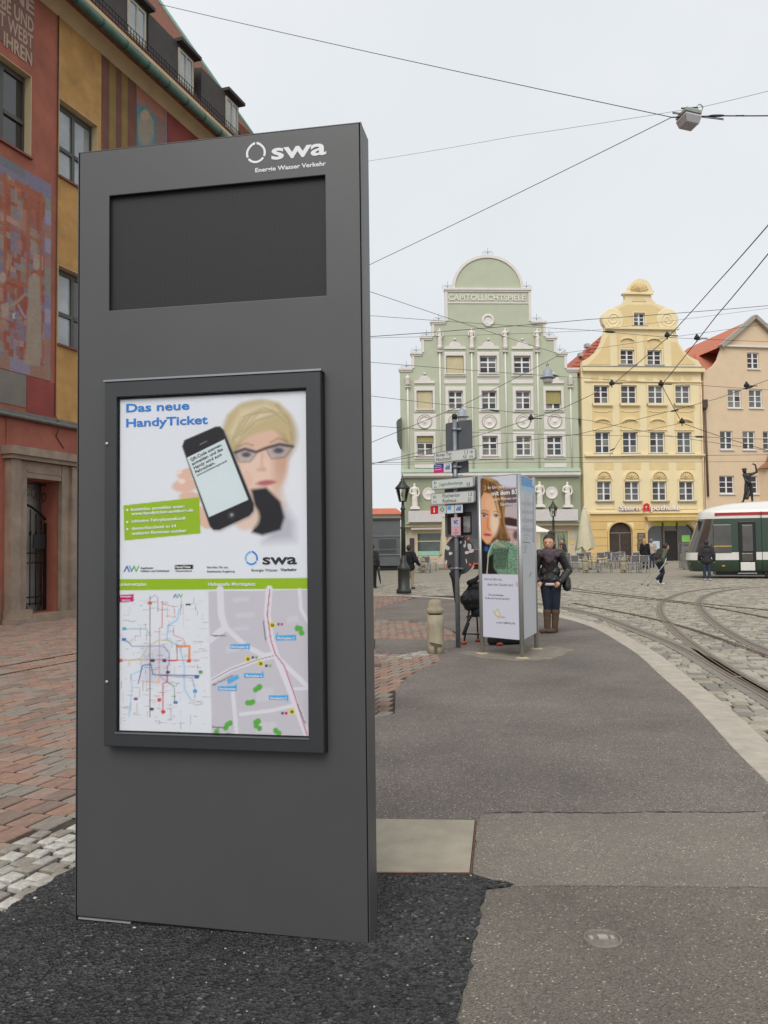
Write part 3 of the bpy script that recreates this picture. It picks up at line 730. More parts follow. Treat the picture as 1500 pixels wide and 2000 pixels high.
for (x, y, c) in ((298,1290,(50,50,60)),(321,1290,(60,60,80)),(328,1313,(60,60,70)),(369,1291,(210,50,60)),(311,1367,(210,50,60)),(319,1390,(210,50,60)),(343,1372,(50,110,190)),(384,1322,(60,90,160)),(392,1313,(90,170,60)),(242,1249,(50,100,190)),(235,1290,(205,80,60)),(293,1178,(205,110,60)),(265,1365,(120,60,130)),(381,1350,(70,150,220)),(243,1228,(70,170,190)),(296,1385,(60,60,60))): S.poly([(x-4,y-3),(x+4,y-3),(x+4,y+3),(x-4,y+3)], s(*c), 1, .95)
for _ in range(330):
    x = random.uniform(234,398); y = random.uniform(1168,1415); ln = random.uniform(4,15)
    if random.random() < .75: S.line([(x,y),(x+ln,y-.2)], .7, s(90,90,100), .5, .8)
    else: S.line([(x,y),(x,y+ln*1.4)], .7, s(90,90,100), .5, .8)
S.poly([(230,1162),(261,1160.5),(261,1175),(230,1177)], s(200,40,110), 1)
for k, (x, c) in enumerate(((339,(40,80,150)),(345,(60,140,190)),(351,(110,170,50)))): S.line([(x,1167),(x+3,1161),(x+5,1167)] if k == 0 else [(x,1161),(x+2.5,1167),(x+5,1161)], 1.6, s(*c))
# --- street map
S.poly([(406.5,1155),(602,1152),(606,1443),(414,1434)], s(201,197,207), 1)
def road_(pts, w, c=(222,220,228)): S.line(pts, w, s(*c), 1, 1.5)
road_([(430,1150),(432,1200),(440,1225),(410,1250)], 13); road_([(440,1225),(480,1262),(515,1280),(538,1278)], 10); road_([(412,1330),(450,1308),(505,1288),(535,1282)], 9)
road_([(526,1150),(522,1200),(529,1250),(540,1282),(560,1330),(600,1436)], 13); road_([(540,1282),(600,1340)], 9); road_([(455,1355),(462,1430)], 8); road_([(470,1395),(530,1388),(572,1378)], 7); road_([(585,1152),(588,1190),(602,1215)], 7); road_([(575,1345),(600,1345)],6)
for a in ((455,1168,30,9),(460,1198,36,10),(455,1225,30,8),(560,1205,22,12),(500,1345,34,26),(500,1412,40,20),(440,1262,26,14)): S.poly([(a[0],a[1]),(a[0]+a[2],a[1]-3),(a[0]+a[2]+2,a[1]+a[3]-3),(a[0]+1,a[1]+a[3])], s(212,209,218), 1.2, .7)
S.line([(527,1152),(522,1200),(529,1250),(538,1278),(555,1300),(576,1360),(600,1436)], 2.2, s(196,92,130)); S.line([(414,1328),(450,1308),(505,1288),(534,1281)], 1.3, s(120,112,120))
for x, y in ((532,1221),(484,1287),(509,1296),(570,1390)): S.poly([(x-5.5,y-5.5),(x+5.5,y-6),(x+6,y+5),(x-5.5,y+5.5)], s(226,214,120), 1); S.ell(x,y,4.2,4.2,s(205,190,40),.3)
for x, y, c in ((544,1219,(50,80,150)),(551,1219,(205,50,60)),(494,1284,(90,60,120)),(501,1284,(120,180,80)),(520,1300,(110,50,120)),(528,1300,(120,180,80)),(552,1393,(50,80,150)),(559,1393,(205,50,60))): S.poly([(x-2.5,y-2.5),(x+2.5,y-2.5),(x+2.5,y+2.5),(x-2.5,y+2.5)], s(*c), .8)
for x0, x1, y0, y1, tx in ((539,578,1241,1251,541),(450,488,1258,1267,486),(477,515,1315,1324,513),(426,463,1340,1349,461),(525,563,1358,1367,561)):
    S.poly([(x0,y0),(x1,y0-.5),(x1,y1),(x0,y1+.3)], s(78,170,226), .8); yy = y0-8 if x0 == 539 else (y1+6 if x0 in (450,525) else y0-7); S.poly([(tx-4,(y0+y1)/2),(tx+2,(y0+y1)/2),(tx+1,yy)], s(78,170,226), .8)
S.poly([(442,1328),(464,1317),(468,1325),(446,1337)], s(96,176,226), 1)
for x, y, n in ((586,1234,5),(503,1347,4),(489,1371,3),(503,1415,6),(446,1417,3),(445,1430,2),(428,1430,2),(540,1432,3)):
    for k in range(n): S.ell(x+random.uniform(-6,6), y+random.uniform(-8,8), 5, 5.5, s(96,172,74), .3)
S.noise(.012)
poster = S.build('poster', print_mat('poster_print', .45), pil)
M_blue = mat('ink_blue', s(40,124,206), .5, var=0); M_ink = mat('ink_dark', s(40,40,44), .5, var=0); M_ink2 = mat('ink_grey', s(95,95,100), .5, var=0); M_ink3 = mat('ink_pale', s(150,148,154), .5, var=0); M_inkw = mat('ink_white', s(235,236,238), .5, var=0)
tx = lambda nm, body, x0, x1, yb, h, m, **k: ktext(nm, body, x0, x1, yb, h, m, poster, po-.0006, **k)
tx('headline', 'Das neue', 245,368,805, 16.5, M_blue, bold=.006); tx('headline', 'HandyTicket', 245,404,834, 16.5, M_blue, bold=.006)
for k, (bd, x, y) in enumerate((('QR-Code scannen,',373,902),('anmelden und das',376,910),('Handy wird zum',379,918),('Fahrschein.',382,926))):
    tx('phone_text', bd, x, x+(65,64,58,41)[k], y-1, 6, M_ink, rot=24)
tx('phone_text', 'www.handyticket-augsburg.de', 385, 448, 930, 3, M_ink2, rot=24)
for bd, x0, x1, y in (('kostenlos anmelden unter:',256,361,998),('www.handyticket-augsburg.de',257,378,1006.5),('inklusive Fahrplanauskunft',257,363,1021),('deutschlandweit in 14',257,344,1035),('weiteren Regionen nutzbar',258,365,1045)):
    o = tx('leaflet_text', bd, x0, x1, y, 6.2, M_inkw, bold=.004); o.rotation_euler = (R(90), R(-2.2), 0)
for y in (996,1019.5,1033.5): 
    u_, _, z_ = Kp(249, y, po); b = MB(); b.box(u_-.004,u_+.004,po-.0018,po-.0006,z_-.004,z_+.004); b.build('bullet', M_inkw, poster)
lu, lz = K(491,1090,po); ring_logo('emblem', (lu,lz), .027, .0065, po, [mat('ink_sky', s(120,190,232), .5, var=0), mat('ink_mid', s(60,150,220), .5, var=0), M_blue], poster)
tx('emblem_letters', 'swa', 512,579,1102, 20, M_ink, bold=.008); tx('emblem_caption', 'Energie Wasser', 491,542,1116, 5, M_ink2); tx('emblem_caption', 'Verkehr', 548,580,1115, 5, M_ink, bold=.003)
tx('small_print', 'Augsburger', 274,300,1111, 4, M_ink2, shear=.2); tx('small_print', 'Verkehrs- und Tarifverbund', 274,330,1117, 4, M_ink2, shear=.2)
tx('small_print', 'HandyTicket', 343,372,1109.5, 4.6, M_inkw, bold=.003); tx('small_print', 'Deutschland', 343,374,1116.5, 3, M_ink)
tx('small_print', 'Von Hier. Für uns.', 404,446,1110, 4.2, M_ink2); tx('small_print', 'Stadtwerke Augsburg', 404,458,1118, 4.2, M_ink2)
tx('banner_text', 'Liniennetzplan', 232,286,1144, 6.4, M_inkw, bold=.004); tx('banner_text', 'Haltestelle Moritzplatz', 406,499,1144, 6.4, M_inkw, bold=.004)
tx('small_print', 'Ersatzplan', 235,256,1166.5, 3.4, M_inkw, bold=.002); tx('small_print', '2012/13', 238,254,1174.5, 3.4, M_inkw, bold=.002)
tx('small_print', 'swa', 363,372,1182, 4, M_ink, bold=.002)
for bd, x0, x1, y in (('Moritzplatz C',542,575,1248.5),('Moritzplatz B',452,485,1265.5),('Moritzplatz A',480,512,1322),('Kundencenter',429,461,1347),('Moritzplatz D',528,560,1365.5)): tx('map_label', bd, x0, x1, y, 4.3, M_inkw, bold=.002)
for x, y in ((532,1221),(484,1287),(509,1296),(570,1390)): tx('stop_letter', 'H', x-2, x+2.2, y+2.6, 5, M_ink, bold=.002)
for bd, x0, x1, y in (('Fuggerplatz',413,440,1242),('Zeugplatz',414,438,1421)): tx('map_label', bd, x0, x1, y, 3.4, M_ink3)
for (bd, x, y, r_, L_) in (('Maximilianstraße',513,1212,-83,38),('Maximilianstraße',580,1375,-68,40),('Bgm.-Fischer-Straße',416,1339,25,46)):
    u_, _, z_ = Kp(x, y, po); o = text('map_label', bd, .007, M_ink3, poster, (u_, po-.0012, z_), L_*.002, depth=.001); o.rotation_euler = (R(90), R(-r_), 0)
b = MB(); b.box(iu0-.008, iu1+.008, -.040, -.037, iz0-.008, iz1+.008); b.build('glass_pane', glass_mat('case_glass', gl=.03), pil)
b = MB(); b.bar((KL+.012,.008,.024),(KL+.24,.008,.020), .010, .006); o = b.build('torn_strip', mat('pale_plastic', s(140,142,142), .6), pil)

# ================================================================ OLD HOUSE WITH THE PAINTED FRONT (left)
W = Plane(ground(0,1220), 71.4)
house = thing('painted_house', 'red and ochre old house with painted mural front and dormer roof', 'house', W.O, W.ang)
def plaster(n, c, var=.22, sc=1.6): return mat(n, c, .9, var=var, scale=sc, bump=.15, bscale=50, detail=9)
M_pred = plaster('plaster_red', s(156,92,74)); M_poch = plaster('plaster_ochre', s(180,138,82), .25); M_pgrey = plaster('plaster_text_panel', s(124,92,82))
M_porange = plaster('plaster_orange', s(188,130,84)); M_pmar = plaster('plaster_maroon', s(112,74,62), .2); M_polive = plaster('plaster_olive', s(134,110,62), .2); M_pslate = plaster('plaster_slate', s(118,112,104), .15)
M_pdred = plaster('plaster_dark_red', s(138,66,60)); M_cream = plaster('plaster_cream', s(196,176,140), .12); M_pbase = plaster('plaster_ground_floor', s(156,92,76))
M_wframe = mat('window_frame_grey', s(72,70,64), .5, var=.1); M_copper = mat('verdigris_copper', s(70,104,92), .6, .1, var=.25, scale=3)
M_pane_sky = mat('window_glass_pale', s(150,156,158), .06, .0, var=.3, scale=1.2, spec=1); M_pane = mat('window_glass_dark', s(42,44,46), .06, .0, var=.5, scale=1.2, spec=.9)
EZ = 14.75; FAR = W(601,422)[0]; NEAR = -9.0
w2u0, w2u1 = 1.70, 3.13; w1u0, w1u1 = -.62, .80
du0, du1, dz1 = .62, 1.72, 3.14
hs = []
for (a, c) in ((w1u0, w1u1), (w2u0, w2u1)):
    for (z0_, z1_) in ((10.42,12.3), (6.4,8.28)):
        if (a == w1u0 and z0_ < 8): continue
        hs.append([(a,z0_),(c,z0_),(c,z1_),(a,z1_)])
hs.append([(du0,.16),(du1,.16),(du1,dz1),(du0,dz1)])
b = MB(); b.prism([(NEAR,0),(FAR-1.1,0),(FAR-1.1,EZ),(NEAR,EZ)], 0, .45, hs); fixn(b.build('wall', M_pred, house))
b = MB(); b.box(NEAR, NEAR+.4, .45, 9, 0, EZ); b.box(FAR-1.5, FAR-1.1, .45, 9, 0, EZ); b.box(NEAR+.4, FAR-1.5, 8.6, 9, 0, EZ); b.build('rear_wall', M_pred, house)
def field(name, pts, m, holes=(), t=.012): b = MB(); b.prism(pts, -t, -.002, holes); return fixn(b.build(name, m, house))
def rc(u0_, u1_, z0_, z1_): return [(u0_,z0_),(u1_,z0_),(u1_,z1_),(u0_,z1_)]
uy = 1.66
field('painted_field', rc(uy, 3.26, 4.62, EZ-.3), M_poch, [rc(w2u0,w2u1,10.42,12.3), rc(w2u0,w2u1,6.4,8.28)])
ust = [3.27, 3.58, 3.86, 4.10, 4.36, 4.74]
for i, m in enumerate((M_pmar, M_polive, M_pmar, M_polive, M_pmar)): field('painted_stripe', rc(ust[i], ust[i+1]-.004, 11.6, EZ-.3), m)
field('painted_patch', rc(3.28,3.7,10.9,11.58), M_porange); field('painted_patch', rc(3.71,4.15,10.9,11.58), M_pdred); field('painted_patch', rc(4.16,4.7,10.9,11.58), M_porange)
field('painted_field', rc(6.25,9.5,10.6,EZ-.3), M_pdred)
field('painted_field', rc(9.52,FAR-1.2,10.6,EZ-.3), M_porange)
field('text_panel', rc(-5.0,.86,12.6,EZ-.3), M_pgrey)
field('painted_field', rc(-3.5,.70,4.72,5.44), M_pslate); field('painted_field', rc(.71,1.62,4.62,5.44), M_pdred)
# saint picture
S = Sheet(W, 4.75, 6.22, 11.0, EZ-.3, 46, 100, -.013, s(104,128,140)); S.poly([(262,150),(325,210),(325,240),(262,195)], s(176,110,84), 3, .8); S.ell(285,250,16,36,s(150,140,128),.4); S.ell(284,225,8,10,s(176,150,128),.5); S.line([(268,285),(266,225),(285,205),(303,235),(304,285)], 4, s(70,130,120), .8, 3); S.poly([(305,225),(325,240),(325,300),(305,300)], s(150,104,92), 4, .7); S.noise(.10)
S.build('painted_picture', print_mat('fresco_print', .9, .1), house)
# woven-pattern mural
mz0, mz1 = 5.46, 10.07
S = Sheet(W, -1.6, 1.46, mz0, mz1, 110, 190, -.013, s(150,92,78))
pal = [(146,84,72),(160,100,82),(146,130,122),(136,124,138),(122,126,146),(176,140,126),(154,144,132),(130,114,128),(178,124,104),(148,86,74),(140,132,124),(156,98,78)]
U, Z = S.U, S.Z
for i in range(420):
    w_ = random.choice((.12,.16,.2,.3)); h_ = random.choice((.14,.2,.3,.45)); u_ = round(random.uniform(-1.6,1.4)/.1)*.1; z_ = mz0+round(random.uniform(0,4.5)/.12)*.12
    S.put(((U > u_) & (U < u_+w_) & (Z > z_) & (Z < z_+h_))*random.uniform(.45,.9), s(*random.choice(pal)))
for z_ in np.arange(mz0, mz1, .33): S.put(((U > 1.25) & (Z > z_) & (Z < z_+.33))*.9, s(*random.choice([(132,124,150),(150,142,160),(134,134,126),(150,118,112),(118,124,148)])))
for z_ in np.arange(-1.6, 1.4, .3): S.put(((Z < mz0+.3) & (U > z_) & (U < z_+.3))*.9, s(*random.choice([(190,128,104),(128,128,148),(150,118,104),(140,134,152)])))
S.put((Z > mz1-.35)*.85, s(124,124,146)); S.put(((Z > mz1-.2)*(U < .6))*.9, s(116,118,120))
for u_ in (-.6, .05, .72, 1.12): S.put(((abs(U-u_) < .045) & (Z > 7.4) & (Z < mz1-.3))*.8, s(158,98,74))
for z_ in (7.45, 8.6, 9.6): S.put(((abs(Z-z_) < .05) & (U < 1.2))*.8, s(160,102,80))
S.poly([(55,545),(64,535),(78,540),(81,620),(80,700),(78,715),(50,712),(52,640),(55,600)], s(156,144,130), 4, .85); S.ell(71,517,6.5,11,s(160,148,134),.4)
S.line([(62,580),(48,575),(34,590),(20,598)], 5, s(160,144,128), .8, 3); S.poly([(0,595),(16,590),(18,612),(6,622)], s(166,150,138), 3, .8); S.line([(36,596),(44,612),(50,620)], 4, s(150,152,172), .8, 2); S.line([(25,612),(29,622)], 1.6, s(200,190,180)); S.line([(29,612),(25,622)], 1.6, s(200,190,180))
S.ell(5,542,7,11,s(166,150,138),.4); S.noise(.10)
S.build('mural', print_mat('mural_print', .9, .1), house)
M_lett = plaster('lettering_buff', s(176,150,132), .1)
for (bd, x0, x1, y0_, h_) in (('SEINE', 1,67,30,25), ('WEBE UND', -20,67,66,27), ('ZEIT WEBT', -20,66,98,27), ('AN IHREN', -20,64,130,27)):
    u1_ = W(x1, y0_)[0]; z_ = W(x1, y0_+2)[1]; text('wall_lettering', bd, .32, M_lett, house, (u1_-1.45, -.015, z_), 1.42, .006, depth=.006)
# windows
def old_window(u0_, u1_, z0_, z1_, pale):
    b = MB(); y0_, y1_ = .17, .24; t_ = .07; zm = z0_+(z1_-z0_)*.42; um = (u0_+u1_)/2
    b.box(u0_,u0_+t_,y0_,y1_,z0_,z1_); b.box(u1_-t_,u1_,y0_,y1_,z0_,z1_); b.box(u0_+t_,u1_-t_,y0_,y1_,z1_-t_*2,z1_); b.box(u0_+t_,u1_-t_,y0_,y1_,z0_,z0_+t_)
    b.box(um-.05,um+.05,y0_-.01,y1_,z0_+t_,z1_-2*t_); b.box(u0_+t_,um-.051,y0_-.02,y1_,zm-.045,zm+.045); b.box(um+.051,u1_-t_,y0_-.02,y1_,zm-.045,zm+.045)
    wd = b.build('window', M_wframe, house)
    for a, c in ((u0_+t_,um-.05),(um+.05,u1_-t_)):
        for d, e in ((z0_+t_,zm-.045),(zm+.045,z1_-2*t_)):
            g = MB(); g.box(a,c,.20,.21,d,e); g.build('pane', M_pane_sky if random.random() < pale else M_pane, wd)
    g = MB(); g.box(u0_-.02,u1_+.02,-.07,.16,z0_-.05,z0_-.001); g.build('sill', mat('sill_sheet_red', s(120,66,56), .6), wd)
    g = MB(); g.box(u0_+.001,u1_-.001,.46,.48,z0_-.1,z1_+.1); g.build('curtain_or_dark_room', mat('room_dark', s(60,58,44), .9, var=.5, scale=1.5), wd)  # dark sheet behind the panes, coloured as the unlit room
    g = MB(); g.box(u0_-.001,u0_+.014,-.014,.17,z0_,z1_); g.box(u1_-.014,u1_+.001,-.014,.17,z0_,z1_); g.box(u0_+.0145,u1_-.0145,-.014,.17,z1_-.014,z1_+.001); g.build('reveal', M_cream, wd)
old_window(w1u0,w1u1,10.42,12.3,.8); old_window(w2u0,w2u1,10.42,12.3,.8); old_window(w2u0,w2u1,6.4,8.28,.4)
# string course pipe, wire, portal
b = MB(); b.box(NEAR,FAR-1.1,-.10,-.001,4.50,4.60); b.tube([(NEAR,-.12,4.47),(FAR-1.1,-.12,4.47)], .05, 8); b.build('string_course', mat('zinc_ledge', s(108,104,98), .5, .4, var=.2), house)
b = MB(); b.tube([(1.66,-.03,EZ-.3),(1.63,-.03,9),(1.6,-.03,4.7),(1.6,-.16,4.45),(1.64,-.03,4.2),(1.9,-.03,3.95)], .012, 5); b.build('lightning_wire', mat('wire_dark', s(70,52,46), .7), house)
b = MB()
b.box(NEAR,0.12,-.02,-.001,0,3.75); b.box(0.12,FAR-1.1,-.02,-.001,3.8,4.44); b.build('ground_floor_render', M_pbase, house)
b = MB(); b.box(NEAR,-.05,-.06,-.021,0,.75); b.build('plinth', mat('plinth_stone', s(128,112,98), .9, var=.2), house)
M_stone = mat('portal_marble', s(140,122,106), .55, var=.28, scale=2.6, bump=.08, bscale=40, detail=10)
b = MB(); b.box(-.05,2.4,-.34,-.022,3.62,3.80); b.box(.0,2.35,-.27,-.022,3.53,3.62); b.build('portal_cornice', M_stone, house)
b = MB(); b.box(.08,.36,-.20,-.022,.28,3.52); b.box(.36,.61,-.13,-.022,.28,3.52); b.box(1.73,2.0,-.13,-.022,.16,3.52); b.box(2.0,2.3,-.20,-.022,.16,3.52); b.box(.62,1.72,-.12,-.022,3.16,3.52); b.box(.62,1.72,-.14,-.121,3.28,3.32); b.build('portal_frame', M_stone, house)
b = MB(); b.box(1.722,1.74,-.02,.46,.16,3.14); b.box(.60,.618,-.02,.46,.16,3.14); b.build('portal_reveal', mat('portal_reveal_marble', s(112,88,74), .5, var=.3, scale=2.5), house)
b = MB(); b.box(.04,.66,-.26,-.0225,0.1,.279); b.box(.0,2.3,-.36,-.0225,0,.0995); b.box(.662,2.3,-.34,.44,.1,.158); b.build('portal_step', M_stone, house)
b = MB(); b.box(.3,2.2,.75,.8,0,3.4); b.build('hall_wall', mat('hall_plaster', s(206,204,198), .9), house)
M_gate = mat('wrought_iron', s(28,26,26), .55, .4, var=.2)
b = MB(); b.bar((.66,.3,.2),(.66,.3,2.62), .06); b.bar((1.68,.3,.2),(1.68,.3,2.2), .05)
arcp = [(.66+1.02*i/10, .3, 2.62+.08*math.sin(i/10*1.6)-.42*(i/10)**2) for i in range(11)]; b.tube(arcp, .03, 6)
for u_ in (.84,1.02,1.2,1.38,1.56):
    zt = 2.62-.42*((u_-.66)/1.02)**2; b.tube([(u_,.3,.3),(u_,.3,zt)], .014, 6); b.ball((u_,.3,1.95), .03, 8, (1,1,2.2))
for z_ in (.35,.5,1.28,1.5): b.bar((.66,.3,z_),(1.68,.3,z_), .03)
b.box(.66,.86,.26,.34,1.26,1.5); b.box(.66,1.1,.27,.33,.2,.32); gate = b.build('gate', M_gate, house)
b = MB(); b.box(1.24,1.62,.24,.26,1.6,1.92); b.build('notice_plate', mat('plate_black', s(30,32,34), .5), gate)
b = MB()
for k in range(6):
    cx, cz = .8+.17*k, 2.86+.06*math.sin(k); b.tube([(cx+.07*math.cos(a*.5), .32, cz+.1*math.sin(a*.5)) for a in range(13)], .008, 4)
b.bar((.64,.32,3.08),(1.7,.32,3.08), .03); b.build('gate_scrollwork', M_gate, gate)
# eaves, gutter, roof
b = MB(); b.prism([(-.55,EZ-.05),(-.02,EZ-.5),(0,EZ-.5),(.4,EZ-.05),(.4,EZ+.05),(-.55,EZ+.05)], NEAR, FAR-1.0); o = fixn(b.build('eaves', M_cream, house)); o.rotation_euler = (0,0,R(90)); o.scale = (1,-1,1)
for v in o.data.vertices: x, y, z = v.co; v.co = (y, x, z)
o.rotation_euler = (0,0,0); o.scale = (1,1,1)
gy, gzz = -.62, W(430,263,-.62)[1]
gut = MB(); gut.tube([(NEAR,gy,gzz+.04),(FAR-1.0,gy,gzz+.04)], .11, 10); gutter = gut.build('gutter', M_copper, house)
b = MB(); b.tube([(0,0,0),(.05,0,0)], .122, 10); gj = b.mesh('gutter_joint', mat('verdigris_dark', s(46,72,64), .6))
for k in range(9,24): link('gutter_joint', gj, gutter, (NEAR+.95*k,gy,gzz+.04))
PT = math.tan(R(59.5)); rx1 = FAR-1.0; ry0 = -.55; H_ = 5.0
M_tile = mat('old_roof_tiles', s(128,80,60), .9, var=.35, scale=7, bump=.8, bscale=9, detail=3, stretch=(1,1,4))
roof = MB(); roof.add([(NEAR,ry0,gzz+.1),(rx1,ry0,gzz+.1),(rx1-H_,ry0+H_,gzz+.1+H_*PT),(NEAR,ry0+H_,gzz+.1+H_*PT),(rx1,ry0+2*H_,gzz+.1),(NEAR,ry0+2*H_,gzz+.1)], [(0,1,2,3),(1,4,2),(3,2,4,5),(0,3,5),(0,5,4,1)])
roof = roof.build('roof', M_tile, house)
b = MB()       # tile courses near the eaves
for r_ in range(16):
    yy = ry0+.02+r_*.10; zz = gzz+.12+(yy-ry0)*PT; b.box(NEAR, rx1-.06-(yy-ry0)*1.02, yy-.03, yy+.03, zz-.03, zz+.015)
b.build('tile_course', M_tile, roof)
b = MB(); b.tube([(rx1,ry0,gzz+.12),(rx1-H_,ry0+H_,gzz+.14+H_*PT)], .07, 8); b.build('hip_flashing', mat('verdigris_light', s(110,150,136), .6), roof)
b = MB(); yg = ry0+.28; zg = gzz+.12+.28*PT
for z_ in (.02,.15,.28,.42): b.tube([(NEAR,yg,zg+z_),(rx1-.4,yg,zg+z_)], .012, 4)
u_ = NEAR
while u_ < rx1-.4: b.bar((u_,yg,zg-.1),(u_,yg,zg+.44), .014); u_ += .13
b.build('snow_guard', M_gate, roof)
M_dorm = mat('dormer_slate', s(66,60,58), .75, var=.2, scale=3)
for (xc, yb_) in ((266,82),(362,172),(452,258)):
    yo = .0; u_, z_ = W(xc, yb_, yo); zb = gzz+.05+(yo-ry0)*PT-.05
    d = MB(); hl = 1.9; hw = .5; dh = 1.3
    d.add([(u_-hl,yo,zb-.3),(u_+hw,yo,zb-.3),(u_+hw,yo,zb+dh),(u_-hl,yo,zb+dh),(u_-hl,yo+2,zb+dh+.2),(u_+hw,yo+2,zb+dh+.2),(u_-hl,yo+2,zb-.3),(u_+hw,yo+2,zb-.3)], [(0,1,2,3),(1,7,5,2),(0,3,4,6),(3,2,5,4)])
    dm = d.build('dormer', M_dorm, house)
    d = MB(); d.box(u_-.5,u_+hw+.12,yo-.2,yo+1.6,zb+dh,zb+dh+.1); d.build('dormer_roof', mat('dormer_roof_sheet', s(52,46,44), .7, var=.2), dm)
    d = MB(); d.box(u_-.40,u_+.40,yo-.04,yo-.001,zb+.13,zb+.2); d.box(u_-.40,u_+.40,yo-.04,yo-.001,zb+1.1,zb+1.17); d.box(u_-.40,u_-.33,yo-.04,yo-.001,zb+.2,zb+1.1); d.box(u_+.33,u_+.40,yo-.04,yo-.001,zb+.2,zb+1.1); d.box(u_-.03,u_+.03,yo-.045,yo-.012,zb+.2,zb+1.1); d.build('dormer_window', mat('cream_frame', s(176,168,150), .6), dm)
    d = MB(); d.box(u_-.33,u_+.33,yo-.011,yo-.002,zb+.2,zb+1.1); d.build('pane', M_pane_sky, dm)

# ================================================================ THE THREE GABLED HOUSES
M_wwhite = mat('white_window_paint', s(226,226,228), .5, var=.03)
def pane_mat(n, c): return mat('pane_'+n, c, .15, 0, var=.35, scale=.9, spec=.3)
PANES = [pane_mat('slate', s(72,75,80)), pane_mat('grey', s(104,105,104)), pane_mat('brown', s(70,58,56)), pane_mat('smoke', s(84,84,80)), pane_mat('curtain_or_dark_room', s(126,124,116))]
M_bldc = mat('roller_blind_beige', s(196,184,150), .85, var=.06, scale=3); M_bldo = mat('roller_blind_olive', s(160,150,98), .85, var=.06, scale=3)
def win(parent, r, y, cols=2, rows=3, tone=None, bar=.05, thick_top=False, fr=M_wwhite, sub=None, split=(1,1,1)):
    """casement window in opening r=(u0,u1,z0,z1), set back to depth y"""
    u0_, u1_, z0_, z1_ = r; b = MB(); t_ = .07; y1_ = y+.07
    b.box(u0_,u0_+t_,y,y1_,z0_,z1_); b.box(u1_-t_,u1_,y,y1_,z0_,z1_); b.box(u0_+t_,u1_-t_,y,y1_,z0_,z0_+t_); b.box(u0_+t_,u1_-t_,y,y1_,z1_-t_,z1_)
    zs = [z0_+t_]; tot = sum(split[:rows])
    for k in range(rows): zs.append(zs[-1]+(z1_-z0_-2*t_)*split[k]/tot)
    us = [u0_+t_+(u1_-u0_-2*t_)*k/cols for k in range(cols+1)]
    for k in range(1, cols): b.box(us[k]-.055,us[k]+.055,y-.01,y1_,z0_+t_,z1_-t_)
    for k in range(1, rows):
        h_ = .055 if (thick_top and k == rows-1) else .025
        for q in range(cols): b.box(us[q]+(.055 if q else 0), us[q+1]-(.055 if q < cols-1 else 0), y-.004, y1_, zs[k]-h_, zs[k]+h_)
    wd = b.build('window', fr, parent)
    for q in range(cols):
        for k in range(rows):
            g = MB(); g.box(us[q]-.002,us[q+1]+.002,y+.03,y+.04,zs[k],zs[k+1]-.001); g.build('pane', tone if (tone and random.random() < .75) else random.choice(PANES), wd)
    return wd
def hole(r): return rc(*r)
def arcpts(cx, cz, rx, rz, a0, a1, n): return [(cx+rx*math.cos(R(a0+(a1-a0)*i/n)), cz+rz*math.sin(R(a0+(a1-a0)*i/n))) for i in range(n+1)]

# ---------------------------------------------------------------- robed facade statue (shared shapes)
M_stat = mat('statue_limewash', s(222,214,206), .85, var=.08, scale=4)
def robed(name, arm):
    b = MB(); b.ball((0,0,.93), .062, 12, (.9,1,1.15)); b.cap((0,0,.82),(0,0,.88), .045, .04); b.cap((0,0,.60),(0,0,.76), .10, .115)
    b.cap((-.13,0,.77),(.13,0,.77), .055, .055); b.cap((0,0,.32),(.01,0,.58), .125, .105); b.cap((.02,0,.05),(.0,0,.34), .115, .125)
    for k in range(7): a = k*.9; b.cap((.11*math.cos(a),.10*math.sin(a),.03),(.10*math.cos(a),.09*math.sin(a),.45), .022, .015)
    b.cap((-.16,0,.76),(-.20,.01,.60), .042, .036); b.cap((-.20,.01,.60),(-.08,-.11,.52), .036, .028)
    if arm == 'up': b.cap((.16,0,.76),(.20,0,.90), .042, .036); b.cap((.20,0,.90),(.04,-.03,1.0), .036, .028)
    else: b.cap((.16,0,.76),(.21,.01,.58), .042, .036); b.cap((.21,.01,.58),(.14,-.10,.46), .036, .028)
    b.cap((-.10,-.08,.52),(.14,-.07,.42), .04, .03)
    o = remesh(name, b, .017, M_stat, None, 2); me = o.data; bpy.data.objects.remove(o); return me
ME_STAT = [robed('statue', 'up'), robed('statue', 'down')]

# ================================================================ green house
GP = Plane((*at_depth(786,1095,58).to_2d(), .34), 3)
green = thing('green_house', 'pale green stepped-gable house with white trim and round top', 'house', GP.O, GP.ang)
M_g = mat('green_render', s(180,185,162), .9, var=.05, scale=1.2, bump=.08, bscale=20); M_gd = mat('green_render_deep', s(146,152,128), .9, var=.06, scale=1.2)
M_tw = mat('white_stucco', s(218,212,206), .85, var=.05, scale=2); M_gc = mat('copper_green_strip', s(158,176,156), .6, var=.1)
g2 = lambda x, y, off=0: GP(x, y, off)
GZ = lambda y, x=953: GP(x, y)[1]
GU = lambda x, y=760: GP(x, y)[0]
zb = [GZ(722.5,793), GZ(691.5,815), GZ(660.4,835), GZ(630,857), GZ(566.6)]
uL = [GU(783,820), GU(804.5,705), GU(823.5,675), GU(843.5,645), GU(869.5,600)]; uR = [GU(1129.5,820), GU(1106.5,705), GU(1086,675), GU(1065.5,645), GU(1037,600)]
ucen = (uL[4]+uR[4])/2; rad = (GU(1021,560)-GU(884,560))/2
outl = [(uL[0],0),(uR[0],0)]
for k in range(5): outl += [(uR[k],zb[k])] + ([(uR[k+1],zb[k])] if k < 4 else [])
outl += arcpts(ucen, zb[4], rad, GZ(499.5)-zb[4], 0, 180, 28)
for k in range(4, -1, -1): outl += [(uL[k],zb[k])] + ([(uL[k],zb[k-1])] if k else [])
